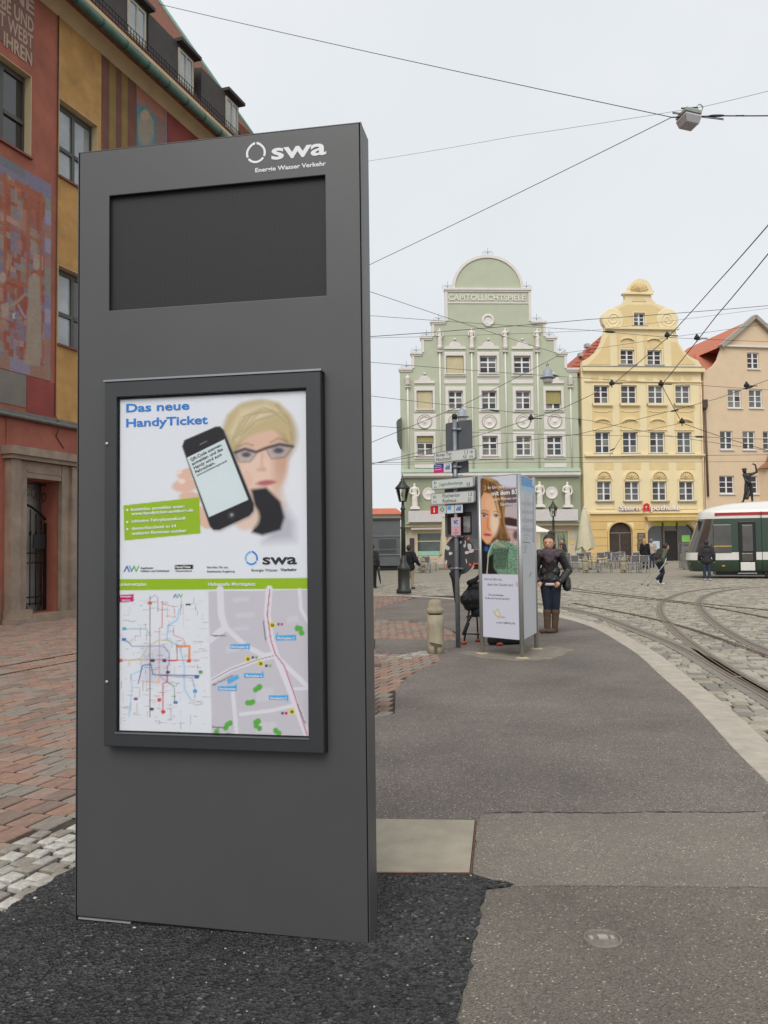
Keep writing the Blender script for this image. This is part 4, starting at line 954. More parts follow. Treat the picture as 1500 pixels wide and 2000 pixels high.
# openings: (px rectangle, blind)
cols2 = [(814,845),(876,904),(941,970),(1007.6,1036.5),(1066,1096)]
ops = [((871.3,695.3,905.5,729.6),'c'), ((937,695.3,970.3,728.6),None), ((1003.5,695.3,1036.5,728.6),None)]
ops += [((a,763.6,c,799),{0:'c',4:'o'}.get(i)) for i, (a, c) in enumerate(cols2)]
ops += [((a,852,c,889.5),{0:'t'}.get(i)) for i, (a, c) in enumerate([(814,847),(880,907),(942,972),(1008.5,1038),(1068.5,1098)])]
orect = [GP.rect(*q) for q, _ in ops]
rwu, rwz = GP(953.2,626); rwr = 7.8*58/F
shopL = GP.rect(813.6,1039.7,872,1088); shopR = GP.rect(1053,1036,1111,1088); shopM = GP.rect(905,1036,935,1096)
b = MB(); b.prism(outl, 0, .35, [hole(r) for r in orect] + [arcpts(rwu, rwz, rwr, rwr, 0, 342, 19)] + [hole(shopL), hole(shopR), (rc(shopM[0],shopM[1],.15,shopM[3]))])
fixn(b.build('wall', M_g, green))
gx1 = GU(1142,820)
b = MB(); b.box(uR[0]+.002, gx1, .5, .8, 0, GZ(722.5)); b.build('side_wall', M_g, green)
b = MB(); b.prism([(uL[0]+.01,.351),(uL[0]+.4,.351),(uL[0]+1.6,12),(uL[0]+1.2,12)], 0, zb[0]-.3, axis='z'); b.box(uL[0]+1.7,gx1,11.7,12,0,zb[0]); b.build('rear_wall', M_gd, green)
b = MB(); zr = zb[3]; b.add([(uL[0]+.1,.4,zb[0]-.3),(gx1,.4,zb[0]-.3),(gx1,12,zb[0]-.3),(uL[0]+1.4,12,zb[0]-.3),(ucen,.4,zr),(ucen,12,zr)], [(0,1,4),(2,3,5),(1,2,5,4),(3,0,4,5)]); b.build('roof', mat('green_house_tiles', s(150,92,74), .9, var=.2, scale=4), green)
cw = .17
def coping(u0_, u1_, z): b = MB(); b.box(u0_, u1_, -.14, .38, z-.02, z+.12); b.box(u0_+.04, u1_-.04, -.07, .36, z-.14, z-.021); b.build('coping', M_tw, green)
for k in range(4): coping(uL[k]-.1, uL[k+1]+.02, zb[k]); coping(uR[k+1]-.02, uR[k]+.1, zb[k])
coping(uL[4]-.06, uR[4]+.06, zb[4])
for k in range(1, 5):
    for U_, sg in ((uL[k],1),(uR[k],-1)):
        b = MB(); a, c = sorted((U_-sg*.02, U_+sg*cw)); b.box(a, c, -.05, -.002, zb[k-1]+.121, zb[k]-.15); b.build('edge_band', M_tw, green)
rz_ = GZ(499.5)-zb[4]
b = MB(); P = arcpts(ucen, zb[4]+.121, rad+.04, rz_-.08, 0, 180, 32); Q = arcpts(ucen, zb[4]+.121, rad-.16, rz_-.28, 180, 0, 32); b.prism(P+Q, -.08, .36); fixn(b.build('arch_band', M_tw, green))
r_ = GP.rect(872,572,1035,590); b = MB(); b.box(uL[4]+cw, uR[4]-cw, -.05, -.002, GZ(593), GZ(591)); b.build('edge_band', M_tw, green)
u_, z_ = GP(875,586.5); text('gable_lettering', 'CAPITOLLICHTSPIELE', (586.5-575)*58/F, M_tw, green, (u_, -.02, z_), GP(1026,580)[0]-u_, .01, depth=.05)
b = MB(); b.lathe([(rwr*1.66,0),(rwr*1.66,.05),(rwr*1.3,.09),(rwr*1.02,.04),(rwr*1.02,-.02)], 28); o = b.build('round_window', M_tw, green); o.location = (rwu,-.002,rwz); o.rotation_euler = (R(90),0,0)
b = MB(); b.lathe([(rwr*1.01,0),(rwr*1.01,.02)], 24); q = b.build('pane', PANES[2], o); q.location = (0,0,-.2)
M_ironw = mat('finial_iron', s(120,122,116), .6, .4)
fb = MB(); fb.tube([(0,0,0),(0,0,.52)], .014, 5)
for sg in (-1, 1):
    for sc_ in (.22, .38): fb.tube([(sg*sc_*(1-math.cos(a))*.5, 0, .06+sc_*.55*math.sin(a)) for a in [i*.42 for i in range(9)]], .011, 4)
fm = fb.mesh('finial', M_ironw)
for x, y, k in [(953,499.5,0)]+[(x, y, 0) for x, y in ((874.5,566),(1028.5,566),(857,629),(1048.5,629),(833,660),(1073,660),(813,691),(1094,690),(794,722))]:
    u_, z_ = GP(x, y-1); link('finial', fm, green, (u_, .05, z_+.05))
def panel(name, q, m=M_tw, t=.05, parent=green, pl=GP): r = pl.rect(*q); b = MB(); b.box(r[0],r[1],-t,-.002,r[2],r[3]); return b.build(name, m, parent)
surr = [((867.5,687.7,909.9,735.9),0),((932,687.7,975,735.9),1),((998.5,687.7,1041,735.9),2)]
surr += [((a,755.5,c,804.9),3+i) for i, (a, c) in enumerate([(809,850),(870,910),(935,975),(1001,1042),(1061,1101)])]
surr += [((a,843.6,c,896.8),8+i) for i, (a, c) in enumerate([(809,851),(874,914),(935.5,979),(1002,1043.6),(1062,1105)])]
for q, i in surr:
    r = GP.rect(*q); h_ = orect[i]; wd = win(green, h_, .16, 2, 3, None, thick_top=True, split=(1,1,.95))
    b = MB(); b.prism(rc(*r), -.07, -.002, [hole(h_)]); sr = bevel(fixn(b.build('surround', M_tw, wd)), .03, 1)
    b = MB(); b.box(h_[0]-.1,h_[1]+.1,-.16,-.071,h_[2]-.08,h_[2]-.01); b.build('sill', M_tw, wd)
    bl = ops[i][1]
    if bl:
        d_ = {'c':1.0,'o':.72,'t':.32}[bl]; b = MB(); b.box(h_[0]+.03,h_[1]-.03,.08,.10,h_[3]-(h_[3]-h_[2])*d_+.02,h_[3]-.02)
        for k in range(1,4): uu = h_[0]+(h_[1]-h_[0])*k/4; b.box(uu-.006,uu+.006,.07,.0799,h_[3]-(h_[3]-h_[2])*d_+.02,h_[3]-.02)
        b.build('blind', M_bldc if bl == 'c' else M_bldo, wd)
for x0, x1, y0, y1, by in [(867,909.3,667.5,682,663),(932,974.7,667.5,682,663),(998.5,1040.6,667.5,682,663),(809,849,734,749,730),(1061,1100.6,734,749,730)]:
    r = GP.rect(x0,y0,x1,y1); um = (r[0]+r[1])/2; hw = (r[1]-r[0])/2; b = MB()
    b.prism([(r[0],r[2]),(r[1],r[2]),(r[1],r[2]+.3*(r[3]-r[2])),(um+hw*.62,r[2]+.38*(r[3]-r[2]))]+arcpts(um, r[2]+.38*(r[3]-r[2]), hw*.55, .62*(r[3]-r[2]), 0, 180, 12)+[(um-hw*.62,r[2]+.38*(r[3]-r[2])),(r[0],r[2]+.3*(r[3]-r[2]))], -.09, -.002); fixn(b.build('pediment', M_tw, green))
    u_, z_ = GP((x0+x1)/2, by); b = MB(); b.ball((u_,-.06,z_), .09, 12); b.build('ball_ornament', M_tw, green)
for x0, x1 in ((867.5,910),(932,975),(998.5,1041)): panel('string_panel', (x0,741.7,x1,749.3))
for q in ((810,906,851,914),(1063,905,1106,913)): panel('string_panel', q)
for x0, x1, xc, yc in ((808,852,829.5,824.4),(869,911,890.3,824.4),(935,977,955.7,824.4),(1001,1043,1022,823.9),(1062.6,1103.7,1083.6,823.4)):
    r = GP.rect(x0,808.7,x1,839); u_, z_ = GP(xc,yc); md = MB(); md.prism(rc(*r), -.04, -.002, [arcpts(u_,z_,.56,.52,0,350,35)]); mp = fixn(md.build('medallion_panel', M_tw, green))
    b = MB(); b.lathe([(.46,0),(.46,.06),(.42,.08),(.38,.06),(.37,.03),(.30,.025),(.05,.03),(.04,.06),(.0001,.06)], 28); o = b.build('medallion', M_tw, mp); o.location = (u_,-.003,z_); o.rotation_euler = (R(90),0,0)
def column(xt, yt, xb, yb): 
    ut, zt = GP(xt, yt); ub, zb_ = GP(xb, yb); um = (ut+ub)/2
    b = MB(); b.tube([(um,-.05,zb_),(um,-.05,zt)], .062, 10); c_ = b.build('half_column', M_tw, green)
    b = MB(); b.box(um-.17,um+.17,-.2,-.002,zt,zt+.07); b.box(um-.12,um+.12,-.15,-.002,zt+.071,zt+.15); b.build('capital', M_tw, c_); return um, zt+.15
for i, (xt, xb) in enumerate(((859.2,861.5),(921.3,924.3),(987.1,990),(1049.2,1053.5))):
    um, z_ = column(xt, 688, xb, 914); b = MB(); b.lathe([(.10,0),(.16,.12),(.17,.3),(.13,.34)], 12, (um,-.15,z_)); b.build('statue_bracket', M_tw, green)
    o = link('statue', ME_STAT[1 if i < 2 else 0], green, (um,-.15,z_+.34)); o.scale = (1.2,1.2,1.2)
for xt, xb in ((796,798.3),(1113.8,1117)):
    um, z_ = column(xt, 757, xb, 914); b = MB(); b.lathe([(.15,0),(.18,.06),(.18,.46),(.2,.5),(.12,.6),(.02,.72)], 8, (um,-.14,z_)); b.build('urn', M_tw, green)
# cornice, ground floor zone
r = GP.rect(783,915,1132,922.7); b = MB(); b.prism([(-.42,r[2]),(-.002,r[2]),(-.002,r[3]),(-.06,r[3])], r[0], r[1]); o = fixn(b.build('copper_strip', M_gc, green))
for v in o.data.vertices: x, y, z = v.co; v.co = (y, x, z)
r = GP.rect(783,922.8,1132,932); b = MB(); b.box(r[0],r[1],-.36,-.002,r[2]+.1,r[3]-.005); b.box(r[0]+.05,r[1]-.05,-.22,-.002,r[2],r[2]+.098); b.build('cornice', M_tw, green)
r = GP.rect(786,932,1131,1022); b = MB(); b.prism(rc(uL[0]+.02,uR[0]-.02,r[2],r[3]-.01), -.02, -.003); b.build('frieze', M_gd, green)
for x, y0, y1, i in ((809.3,943,994,1),(1052.5,943,990,1),(1106.5,942,990.5,1)):
    u_, z_ = GP(x, y1-4.5); o = link('statue', ME_STAT[i], green, (u_,-.3,z_)); o.scale = (1.62,1.5,1.62)
    b = MB(); b.box(u_-.32,u_+.32,-.6,-.021,z_-.2,z_-.06); b.box(u_-.25,u_+.25,-.52,-.021,z_-.059,z_); b.build('statue_plinth', M_tw, green)
for x, y in ((837,964.5),(1077.3,962.7)):
    u_, z_ = GP(x, y); b = MB(); b.lathe([(.44,0),(.44,.05),(.40,.07),(.36,.04),(.05,.04),(.04,.06),(.0001,.06)], 28); o = b.build('roundel', M_tw, green); o.location = (u_,-.021,z_); o.rotation_euler = (R(90),0,0)
r = GP.rect(796.5,997,1122,1019); b = MB(); n_ = 120
for k in range(n_): uu = r[0]+(r[1]-r[0])*k/n_; b.box(uu, uu+(r[1]-r[0])/n_*.55, -.92, -.90, r[2], r[3])
b.box(r[0],r[1],-.8999,-.021,r[2],r[3]-.01); b.build('balcony_front', mat('corrugated_white', s(208,202,200), .7, var=.05), green)
r = GP.rect(790,1019,1128,1022.5); b = MB(); b.box(r[0],r[1],-.7,-.021,r[2],r[3]-.003); b.build('copper_strip', M_gc, green)
r = GP.rect(788,1022.6,1131.5,1028); b = MB(); b.box(r[0],r[1],-.55,-.021,r[2],r[3]-.003); b.build('shop_cornice', mat('cream_stone', s(206,192,160), .8, var=.06), green)
M_til = mat('shop_tiles', s(196,178,158), .6, var=.12, scale=2.2)
b = MB(); zt = GZ(1028.3); lo = GU(797,1060); hi = GU(1122,1060); hs_ = [hole(shopL), hole(shopR), rc(shopM[0],shopM[1],.02,shopM[3])]; b.prism(rc(lo,hi,0,zt), -.06, -.022, hs_); fixn(b.build('shopfront', M_til, green))
M_shopgl = mat('shop_glass', s(74,84,80), .08, var=.4, scale=.8, spec=.9); M_shopgl2 = mat('shop_glass_green', s(150,162,140), .1, var=.25, scale=1.1, spec=.8); M_yel = mat('shop_frame_cream', s(206,194,140), .6)
def shopwin(r, gl, fr, transom=None):
    b = MB(); t_ = .07; b.box(r[0],r[0]+t_,-.05,.1,r[2],r[3]); b.box(r[1]-t_,r[1],-.05,.1,r[2],r[3]); b.box(r[0]+t_,r[1]-t_,-.05,.1,r[3]-t_,r[3]); b.box(r[0]+t_,r[1]-t_,-.05,.1,r[2],r[2]+t_)
    if transom: b.box(r[0]+t_,r[1]-t_,-.03,.08,transom-.03,transom+.03)
    sw = b.build('shop_window', fr, green); b = MB(); b.box(r[0]+.02,r[1]-.02,.03,.045,r[2]+.02,r[3]-.02); b.build('pane', gl, sw); return sw
sw = shopwin(shopL, M_shopgl, M_yel, GZ(1057,840))
b = MB(); b.box(shopL[0]+.08,shopL[1]-.08,-.02,.02,shopL[2]+.1,shopL[2]+.42); b.build('display_shelf', mat('counter_mint', s(150,190,176), .4), sw)
sw = shopwin(shopR, M_shopgl2, M_yel)
b = MB()
for k in range(14): u_ = shopR[1]-.1-k*.09; b.tube([(u_,.0,shopR[2]+.3),(u_-.2+random.uniform(-.2,.3),.0,shopR[2]+random.uniform(1.1,1.8))], .014, 4)
b.build('twig_display', mat('twigs', s(104,96,80), .9), sw)
b = MB(); b.box(shopM[0],shopM[1],.1,.12,.05,shopM[3]); b.build('shop_door_or_doorway_shade', M_shopgl, green)
r = GP.rect(802,1030.5,874,1034.5); b = MB(); b.box(r[0],r[1],-.5,-.061,r[2],r[3]); b.build('awning_box', M_tw, green)
r = GP.rect(800,1051,809,1080); b = MB(); b.box(r[0],r[1],-.12,-.061,r[2],r[3]); b.build('menu_board', mat('menu_dark', s(62,60,62), .6), green)
r = GP.rect(1114,1058,1121,1063); b = MB(); b.box(r[0],r[1],-.09,-.061,r[2],r[3]); b.build('notice', mat('notice_yellow', s(214,196,60), .6), green)
b = MB(); zt = GZ(818,1138); b.tube([(gx1-.14,.3,zt),(gx1-.14,.3,.1)], .06, 8); b.box(gx1-.34,gx1+.02,.14,.46,zt,zt+.1); b.lathe([(.08,-.5),(.10,-.4),(.15,-.05),(.15,0)], 10, (gx1-.15,.3,zt)); b.build('downpipe', mat('downpipe_green', s(112,122,100), .6), green)
r = GP.rect(776,817,784,876); b = MB(); b.prism([(r[1]-.04,r[2]),(r[1]-.002,r[2]),(r[1]-.002,r[3]),(r[0]-.02,r[3]-.2),(r[0]+.02,r[2]+.6)], -.5, .6); fixn(b.build('side_awning', mat('side_awning_green', s(84,92,78), .7), green))

# ================================================================ yellow house
YP = Plane((*at_depth(1142,1096,58.6).to_2d(), .36), 5.5)
yel = thing('yellow_house', 'yellow gabled house with curled volutes above a pharmacy', 'house', YP.O, YP.ang)
M_y = mat('yellow_render', s(230,213,172), .9, var=.04, scale=1.3, bump=.06, bscale=20); M_yo = mat('ochre_render', s(220,196,146), .9, var=.05, scale=1.3); M_ys = mat('ochre_shop', s(214,182,122), .9, var=.06, scale=1.3)
D = lambda x, y: (1130+x/5.556, 530+y/5.556); E = lambda x, y: (1130+x/5.556, 740+y/5.556); FF = lambda x, y: (1130+x/6, 950+y/6)
yq = lambda f, pts: [YP(*f(x, y)) for x, y in pts]
left = [(40,1040),(40,975),(120,930),(190,870),(240,790),(268,700),(283,640),(290,606),(262,570),(246,510),(262,465),(300,430),(345,408),(400,385),(450,362),(485,338),(510,300),(506,256),(490,250),(478,236),(540,205),(548,165),(575,125),(612,95),(655,80)]
right = [(700,84),(740,100),(775,135),(795,180),(806,205),(828,216),(800,236),(785,256),(800,310),(850,355),(940,390),(990,412),(1030,440),(1055,475),(1066,510),(1055,560),(1030,604),(1052,640),(1062,690),(1085,770),(1130,850),(1200,920),(1300,970),(1345,1040)]
gab = yq(D, left+right)
zg0 = YP(*D(690,1040))[1]; yL, yR = YP(1139,900)[0], YP(1374,900)[0]
gab[0] = (gab[0][0], zg0); gab[-1] = (gab[-1][0], zg0)
wy = {}
wy['attic'] = [YP.rect(*D(598,450), *D(720,590))]; wy['gable'] = [YP.rect(*D(453,850), *D(605,1010)), YP.rect(*D(745,855), *D(900,1015))]
wy['r1'] = [YP.rect(*E(a,70), *E(c,268)) for a, c in ((165,328),(460,630),(755,920),(1048,1210))]
wy['r2'] = [YP.rect(*E(a,575), *E(c,805)) for a, c in ((180,340),(480,640),(775,935),(1070,1225))]
wy['r3'] = [YP.rect(*E(a,1110), *E(c,1322)) for a, c in ((200,355),(500,660),(800,955),(1090,1250))]
ad = YP.rect(*FF(357,420), *FF(632,870)); sp = YP.rect(*FF(805,405), *FF(1375,880))
def archhole(r, spring, n=14, z0_=.03):
    um = (r[0]+r[1])/2; return [(r[0],z0_),(r[1],z0_)]+arcpts(um, spring, (r[1]-r[0])/2, r[3]-spring, 0, 180, n)
adh = archhole(ad, YP(*FF(490,545))[1]); sph = archhole(sp, YP(*FF(1090,545))[1])
b = MB(); b.prism([(yL,0),(yR,0),(yR,zg0-.001),(gab[-1][0],zg0-.001)]+gab[::-1][1:-1]+[(gab[0][0],zg0-.001),(yL,zg0-.001)], 0, .4, [hole(r) for k in ('attic','gable','r1','r2','r3') for r in wy[k]]+[adh, sph]); fixn(b.build('wall', M_y, yel))
b = MB(); b.box(yL+.01,yL+.3,.401,12,0,zg0-.6); b.box(yR-.3,yR-.01,.401,12,0,zg0-.6); b.box(yL+.31,yR-.31,11.7,12,0,zg0); b.build('rear_wall', M_yo, yel)
# hipped roof behind the gable
M_ytile = mat('red_roof_tiles', s(168,98,78), .9, var=.22, scale=5, bump=.7, bscale=7, stretch=(1,1,3))
zr_ = YP(*D(270,600))[1]; ul_ = YP(1106,716)[0]; ur_ = yR+.1; ue = YP(1106,716)[1]
b = MB(); b.add([(ul_,.42,zg0-.4),(ur_,.42,zg0-.4),(ur_-2.2,3.6,zr_+.3),(yL+2.9,3.6,zr_+.3),(ul_,12,zg0-.4),(ur_,12,zg0-.4)], [(0,1,2,3),(0,3,4),(1,5,2),(3,2,5,4)]); rf = b.build('roof', M_ytile, yel)
b = MB()
for k in range(11):
    f = k/11; z_ = zg0-.4+(zr_+.7-zg0)*f; y_ = .42+3.18*f; b.box(ul_+f*(yL+2.9-ul_)+.05, yL+2.95, y_-.06, y_-.0, z_-.02, z_+.03)
b.build('tile_course', M_ytile, rf)
for q in (D(90,800), D(20,900)):
    u_, z_ = YP(q[0], q[1]); d_ = .42+3.18*max(0,(z_-zg0+.4))/(zr_+.7-zg0)
    u_, z_ = YP(q[0], q[1], d_); b = MB(); b.box(u_-.14,u_+.14,d_-.22,d_+.3,z_-.18,z_+.08); dm = b.build('roof_vent', mat('lead_sheet', s(176,172,168), .6), rf)
def bar(name, f, x0, y0, x1, y1, t, m, parent=yel, y_in=-.002): r = YP.rect(*f(x0,y0), *f(x1,y1)); b = MB(); b.box(r[0],r[1],-t,y_in,r[2],r[3]); return b.build(name, m, parent)
# gable mouldings
bar('gable_cornice', D, 284,606,1080,634, .22, M_y); bar('eaves_cornice', D, 34,1046,1350,1092, .30, M_y); bar('lead_flashing', D, 34,1038,1350,1045.5, .34, mat('lead_grey', s(150,148,142), .6))
bar('top_cornice', D, 492,238,802,254, .16, M_y)
b = MB(); b.prism(yq(D, [(565,212),(560,180),(585,140),(620,124),(655,120),(695,126),(730,150),(748,190),(742,212)]), -.05, -.002); fixn(b.build('shell_panel', M_yo, yel))
uc, zc = YP(*D(655,218))
for k in range(9):
    a = R(20+k*17.5); b = MB(); b.tube([(uc,-.06,zc),(uc+.7*math.cos(a),-.06,zc+.62*math.sin(a))], [.02,.06], 6); b.build('shell_rib', M_yo, yel)
b = MB(); b.prism(yq(D, [(578,328),(590,300),(620,283),(655,278),(695,284),(725,302),(735,328)]), -.03, -.002); fixn(b.build('lunette_panel', M_yo, yel))
b = MB(); b.prism(yq(D, [(455,598),(455,470),(400,440),(440,400),(520,360),(795,360),(880,405),(930,430),(878,470),(875,598)]), -.03, -.0025, [hole([wy['attic'][0][0]-.12,wy['attic'][0][1]+.12,wy['attic'][0][2]-.05,wy['attic'][0][3]+.12])]); fixn(b.build('gable_panel', M_yo, yel))
for xc, sg in ((372,1),(962,-1)):
    u_, z_ = YP(*D(xc,522)); pts = []
    for i in range(40): a = i*.33; r_ = .58*(1-i/46); pts.append((u_+sg*r_*math.cos(a+math.pi), -.05, z_+r_*math.sin(a+math.pi)))
    b = MB(); b.tube(pts, .05, 6); b.build('volute', M_y, yel)
    b = MB(); b.lathe([(.80,0),(.80,.04),(.76,.05),(.0001,.05)], 28); o = b.build('volute_disc', M_y, yel); o.location = (u_,-.0028,z_); o.rotation_euler = (R(90),0,0)
b = MB(); b.prism(yq(D, [(95,1008),(150,960),(215,895),(265,810),(300,720),(335,672),(345,1012)]), -.03, -.002); fixn(b.build('gable_panel', M_yo, yel))
b = MB(); b.prism(yq(D, [(1005,760),(1060,770),(1105,850),(1180,930),(1265,1000),(1262,1012),(1012,1015)]), -.03, -.002); fixn(b.build('gable_panel', M_yo, yel))
for x0, x1, wi in ((418,632,0),(708,922,1)):
    r = YP.rect(*D(x0,682), *D(x1,1020)); h_ = wy['gable'][wi]; b = MB(); b.prism(rc(*r), -.03, -.002, [[(h_[0]-.13,r[2]+.001)]+[(h_[1]+.13,r[2]+.001),(h_[1]+.13,h_[3]+.14),(h_[0]-.13,h_[3]+.14)]]); fixn(b.build('gable_panel', M_yo, yel))
def brow(uc, z, w_, m=M_y):
    b = MB(); P = arcpts(uc, z, w_, .28, 20, 160, 12); Q = arcpts(uc, z-.1, w_, .28, 160, 20, 12); b.prism(P+Q, -.16, -.031); fixn(b.build('window_hood', m, yel))
    for sg in (-1, 1): b = MB(); b.prism([(uc+sg*w_*.78,z+.0),(uc+sg*w_*.70,z+.02),(uc+sg*w_*.8,z-.45),(uc+sg*w_*1.02,z-.62),(uc+sg*w_*1.06,z-.58),(uc+sg*w_*.88,z-.4)][::sg], -.09, -.031); fixn(b.build('hood_bracket', m, yel))
for wi, (x, y) in enumerate(((525,755),(815,760))): u_, z_ = YP(*D(x,y)); brow(u_, z_-.02, .52)
# frieze under the eaves
for x0, x1 in ((135,215),(265,340),(432,512),(565,640),(728,808),(862,935),(1030,1105),(1150,1225)): bar('frieze_panel', D, x0,1128,x1,1180, .03, M_yo)
bar('frieze_moulding', D, 60,1190,1335,1202, .10, M_y)
# between rows
for i, (x0, x1) in enumerate(((148,365),(446,662),(745,960),(1038,1250))):
    h1 = wy['r1'][i]; h2 = wy['r2'][i]; um = (h1[0]+h1[1])/2
    bar('window_panel', E, x0,306,x1,552, .03, M_yo); r = YP.rect(*E(x0,270), *E(x1,302)); b = MB(); b.box(r[0],r[1],-.22,-.002,r[2]+.06,r[3]); b.box(r[0]+.06,r[1]-.06,-.14,-.002,r[2],r[2]+.059); b.build('window_ledge', M_y, yel)
    r = YP.rect(*E(x0+6,318), *E(x1-8,360)); b = MB(); b.prism([(r[0],r[2]+.05),(r[0]+.25,r[2]+.05),(r[0]+.3,r[2]),(r[1]-.3,r[2]),(r[1]-.25,r[2]+.05),(r[1],r[2]+.05),(r[1],r[2]+.1),(r[1]-.3,r[2]+.1),(r[1]-.35,r[2]+.05),(r[0]+.35,r[2]+.05),(r[0]+.3,r[2]+.1),(r[0],r[2]+.1)], -.07, -.031); fixn(b.build('apron_moulding', M_y, yel))
    u_, z_ = YP(*E((x0+x1)/2,462)); brow(u_, z_-.05, .56)
    r = YP.rect(*E(x0+8,548), *E(x1-4,560)); b = MB(); b.box(r[0],r[1],-.12,-.031,r[2],r[3]); b.build('window_ledge', M_y, yel)
    h3 = wy['r3'][i]; um3 = (h3[0]+h3[1])/2
    bar('window_panel', E, x0+25,905,x1+15,985, .02, M_yo)
    zc3 = h3[3]+.10; b = MB(); b.prism(arcpts(um3, zc3, .62, .66, 0, 180, 18)+arcpts(um3, zc3, .52, .56, 180, 0, 18), -.14, -.0025); fixn(b.build('shell_arch', M_y, yel))
    sh_ = MB(); sh_.prism(arcpts(um3, zc3+.02, .50, .54, 0, 180, 16), -.05, -.0026); shp = fixn(sh_.build('shell', M_yo, yel))
    for k in range(7): a = R(18+k*24); b = MB(); b.tube([(um3,-.06,zc3+.06),(um3+.46*math.cos(a),-.07,zc3+.03+.47*math.sin(a))], [.02,.06], 6); b.build('shell_rib', M_yo, shp)
    r = YP.rect(*FF(205+i*322,190), *FF(425+i*322,265)); b = MB(); b.prism(rc(*r), -.05, -.0025, [rc(r[0]+.08,r[1]-.08,r[2]+.08,r[3]-.08)]); fixn(b.build('apron_panel', M_y, yel))
tones = {'r1':[PANES[2],PANES[3],PANES[1],PANES[1]],'r2':[PANES[0],PANES[0],PANES[1],PANES[1]],'r3':[PANES[1],PANES[1],PANES[3],PANES[3]],'gable':[PANES[2],PANES[2]],'attic':[PANES[0]]}
for k, L_ in wy.items():
    for i, r in enumerate(L_):
        wd = win(yel, r, .12, 2, 3, tones[k][i]); b = MB(); b.prism(rc(r[0]-.1,r[1]+.1,r[2]-.01,r[3]+.1), -.06, -.0328, [hole(r)]); fixn(b.build('surround', M_y, wd))
        b = MB(); b.box(r[0]-.16,r[1]+.16,-.18,-.061,r[2]-.11,r[2]-.012); b.build('sill', mat('lead_grey', s(150,148,142), .6), wd)
bar('string_cornice', E, 62,818,1360,842, .22, M_y); bar('string_cornice', FF, 130,296,1480,318, .20, M_y)
# rusticated ground floor: bands of blocks with grooves between
zt = YP(*FF(700,319))[1]; nb = 6; hb = zt/nb
for k in range(nb):
    z0_, z1_ = k*hb+.02, (k+1)*hb-.01
    segs = [(yL, ad[0]-.12), (ad[1]+.12, sp[0]-.1), (sp[1]+.1, yR)] if z1_ < max(ad[3],sp[3])+.15 else [(yL,yR)]
    for a, c in segs: b = MB(); b.box(a+.01,c-.01,-.05,-.003,z0_,z1_); bevel(b.build('rusticated_band', M_ys, yel), .015, 1)
for hh, rr in ((adh,ad),(sph,sp)):
    um = (rr[0]+rr[1])/2; spz = hh[2][1]; hw = (rr[1]-rr[0])/2; b = MB()
    b.prism([(rr[1],.03),(rr[1]+.11,.03)]+arcpts(um, spz, hw+.11, rr[3]-spz+.11, 0, 180, 16)+[(rr[0]-.11,.03),(rr[0],.03)]+arcpts(um, spz, hw, rr[3]-spz, 180, 0, 16), -.09, -.0035); fixn(b.build('arch_moulding', M_ys, yel))
M_wood = mat('dark_oak', s(62,50,42), .6, var=.3, scale=3)
b = MB(); b.prism(archhole((ad[0]-.02,ad[1]+.02,0,ad[3]+.02), adh[2][1], z0_=.0), .22, .28); dr = fixn(b.build('door', M_wood, yel))
um = (ad[0]+ad[1])/2; b = MB(); b.box(um-.03,um+.03,.19,.219,.1,adh[2][1]); b.box(ad[0],um-.031,.19,.219,adh[2][1]-.03,adh[2][1]+.05); b.box(um+.031,ad[1],.19,.219,adh[2][1]-.03,adh[2][1]+.05); b.build('door_rail', mat('door_rail_grey', s(120,112,104), .5), dr)
M_bronze = mat('bronze_anodised', s(104,90,66), .45, .4)
gl = MB(); gl.prism(archhole((sp[0]-.02,sp[1]+.02,0,sp[3]+.02), sph[2][1], z0_=.0), .30, .33); sw = fixn(gl.build('shop_window', mat('pharmacy_glass', s(58,58,54), .06, var=.5, scale=.7, spec=.9), yel))
b = MB(); dl, dr_ = YP(*FF(1010,700))[0], YP(*FF(1180,700))[0]; zd = YP(*FF(1090,515))[1]
for u_ in (dl, dr_): b.box(u_-.045,u_+.045,.2,.299,.05,sp[3]-.12)
b.box(dl+.046,dr_-.046,.2,.299,zd-.04,zd+.05); b.build('shop_frame', M_bronze, yel)
b = MB(); b.box(dl+.2,dr_-.06,.24,.299,.05,zd-.05); b.build('shop_door_or_doorway_shade', mat('painted_doorway_shade', s(24,22,20), .6, var=.3), yel)  # open doorway: the shade inside is painted as a dark panel
zy0 = YP(*FF(1090,460))[1]; b = MB(); b.box(sp[0]+.35,dl-.05,.27,.299,zy0,zy0+.28); b.box(dl+.05,dr_-.05,.27,.299,zy0,zy0+.38); b.box(dr_+.05,sp[1]-.55,.27,.299,zy0,zy0+.28); b.build('fascia_strip', mat('fascia_yellow', s(206,206,80), .5), sw)
for f, c in (((860,640,970,780),(190,206,216)),((1230,570,1325,650),(130,190,90)),((895,785,1000,806),(226,196,60))):
    r = YP.rect(*FF(f[0],f[1]), *FF(f[2],f[3])); b = MB(); b.box(r[0],r[1],.27,.2985,r[2],r[3]); b.build('shop_poster', mat('shop_poster_%d' % c[0], s(*c), .5, var=.15, scale=3), sw)
r = YP.rect(*FF(768,345), *FF(1415,362)); b = MB(); b.box(r[0],r[1],-.62,-.051,r[2],r[3]); aw = b.build('awning', mat('awning_cream', s(222,204,150), .8), yel)
b = MB(); n_ = 30; P = [(r[0],r[2]-.002),(r[1],r[2]-.002)]
for k in range(n_*4+1): P.append((r[1]-(r[1]-r[0])*k/(n_*4), r[2]-.22-.05*abs(math.sin(k*math.pi/4))))
b.prism(P, -.60, -.585); fixn(b.build('valance', mat('valance_ochre', s(196,168,104), .8), aw))
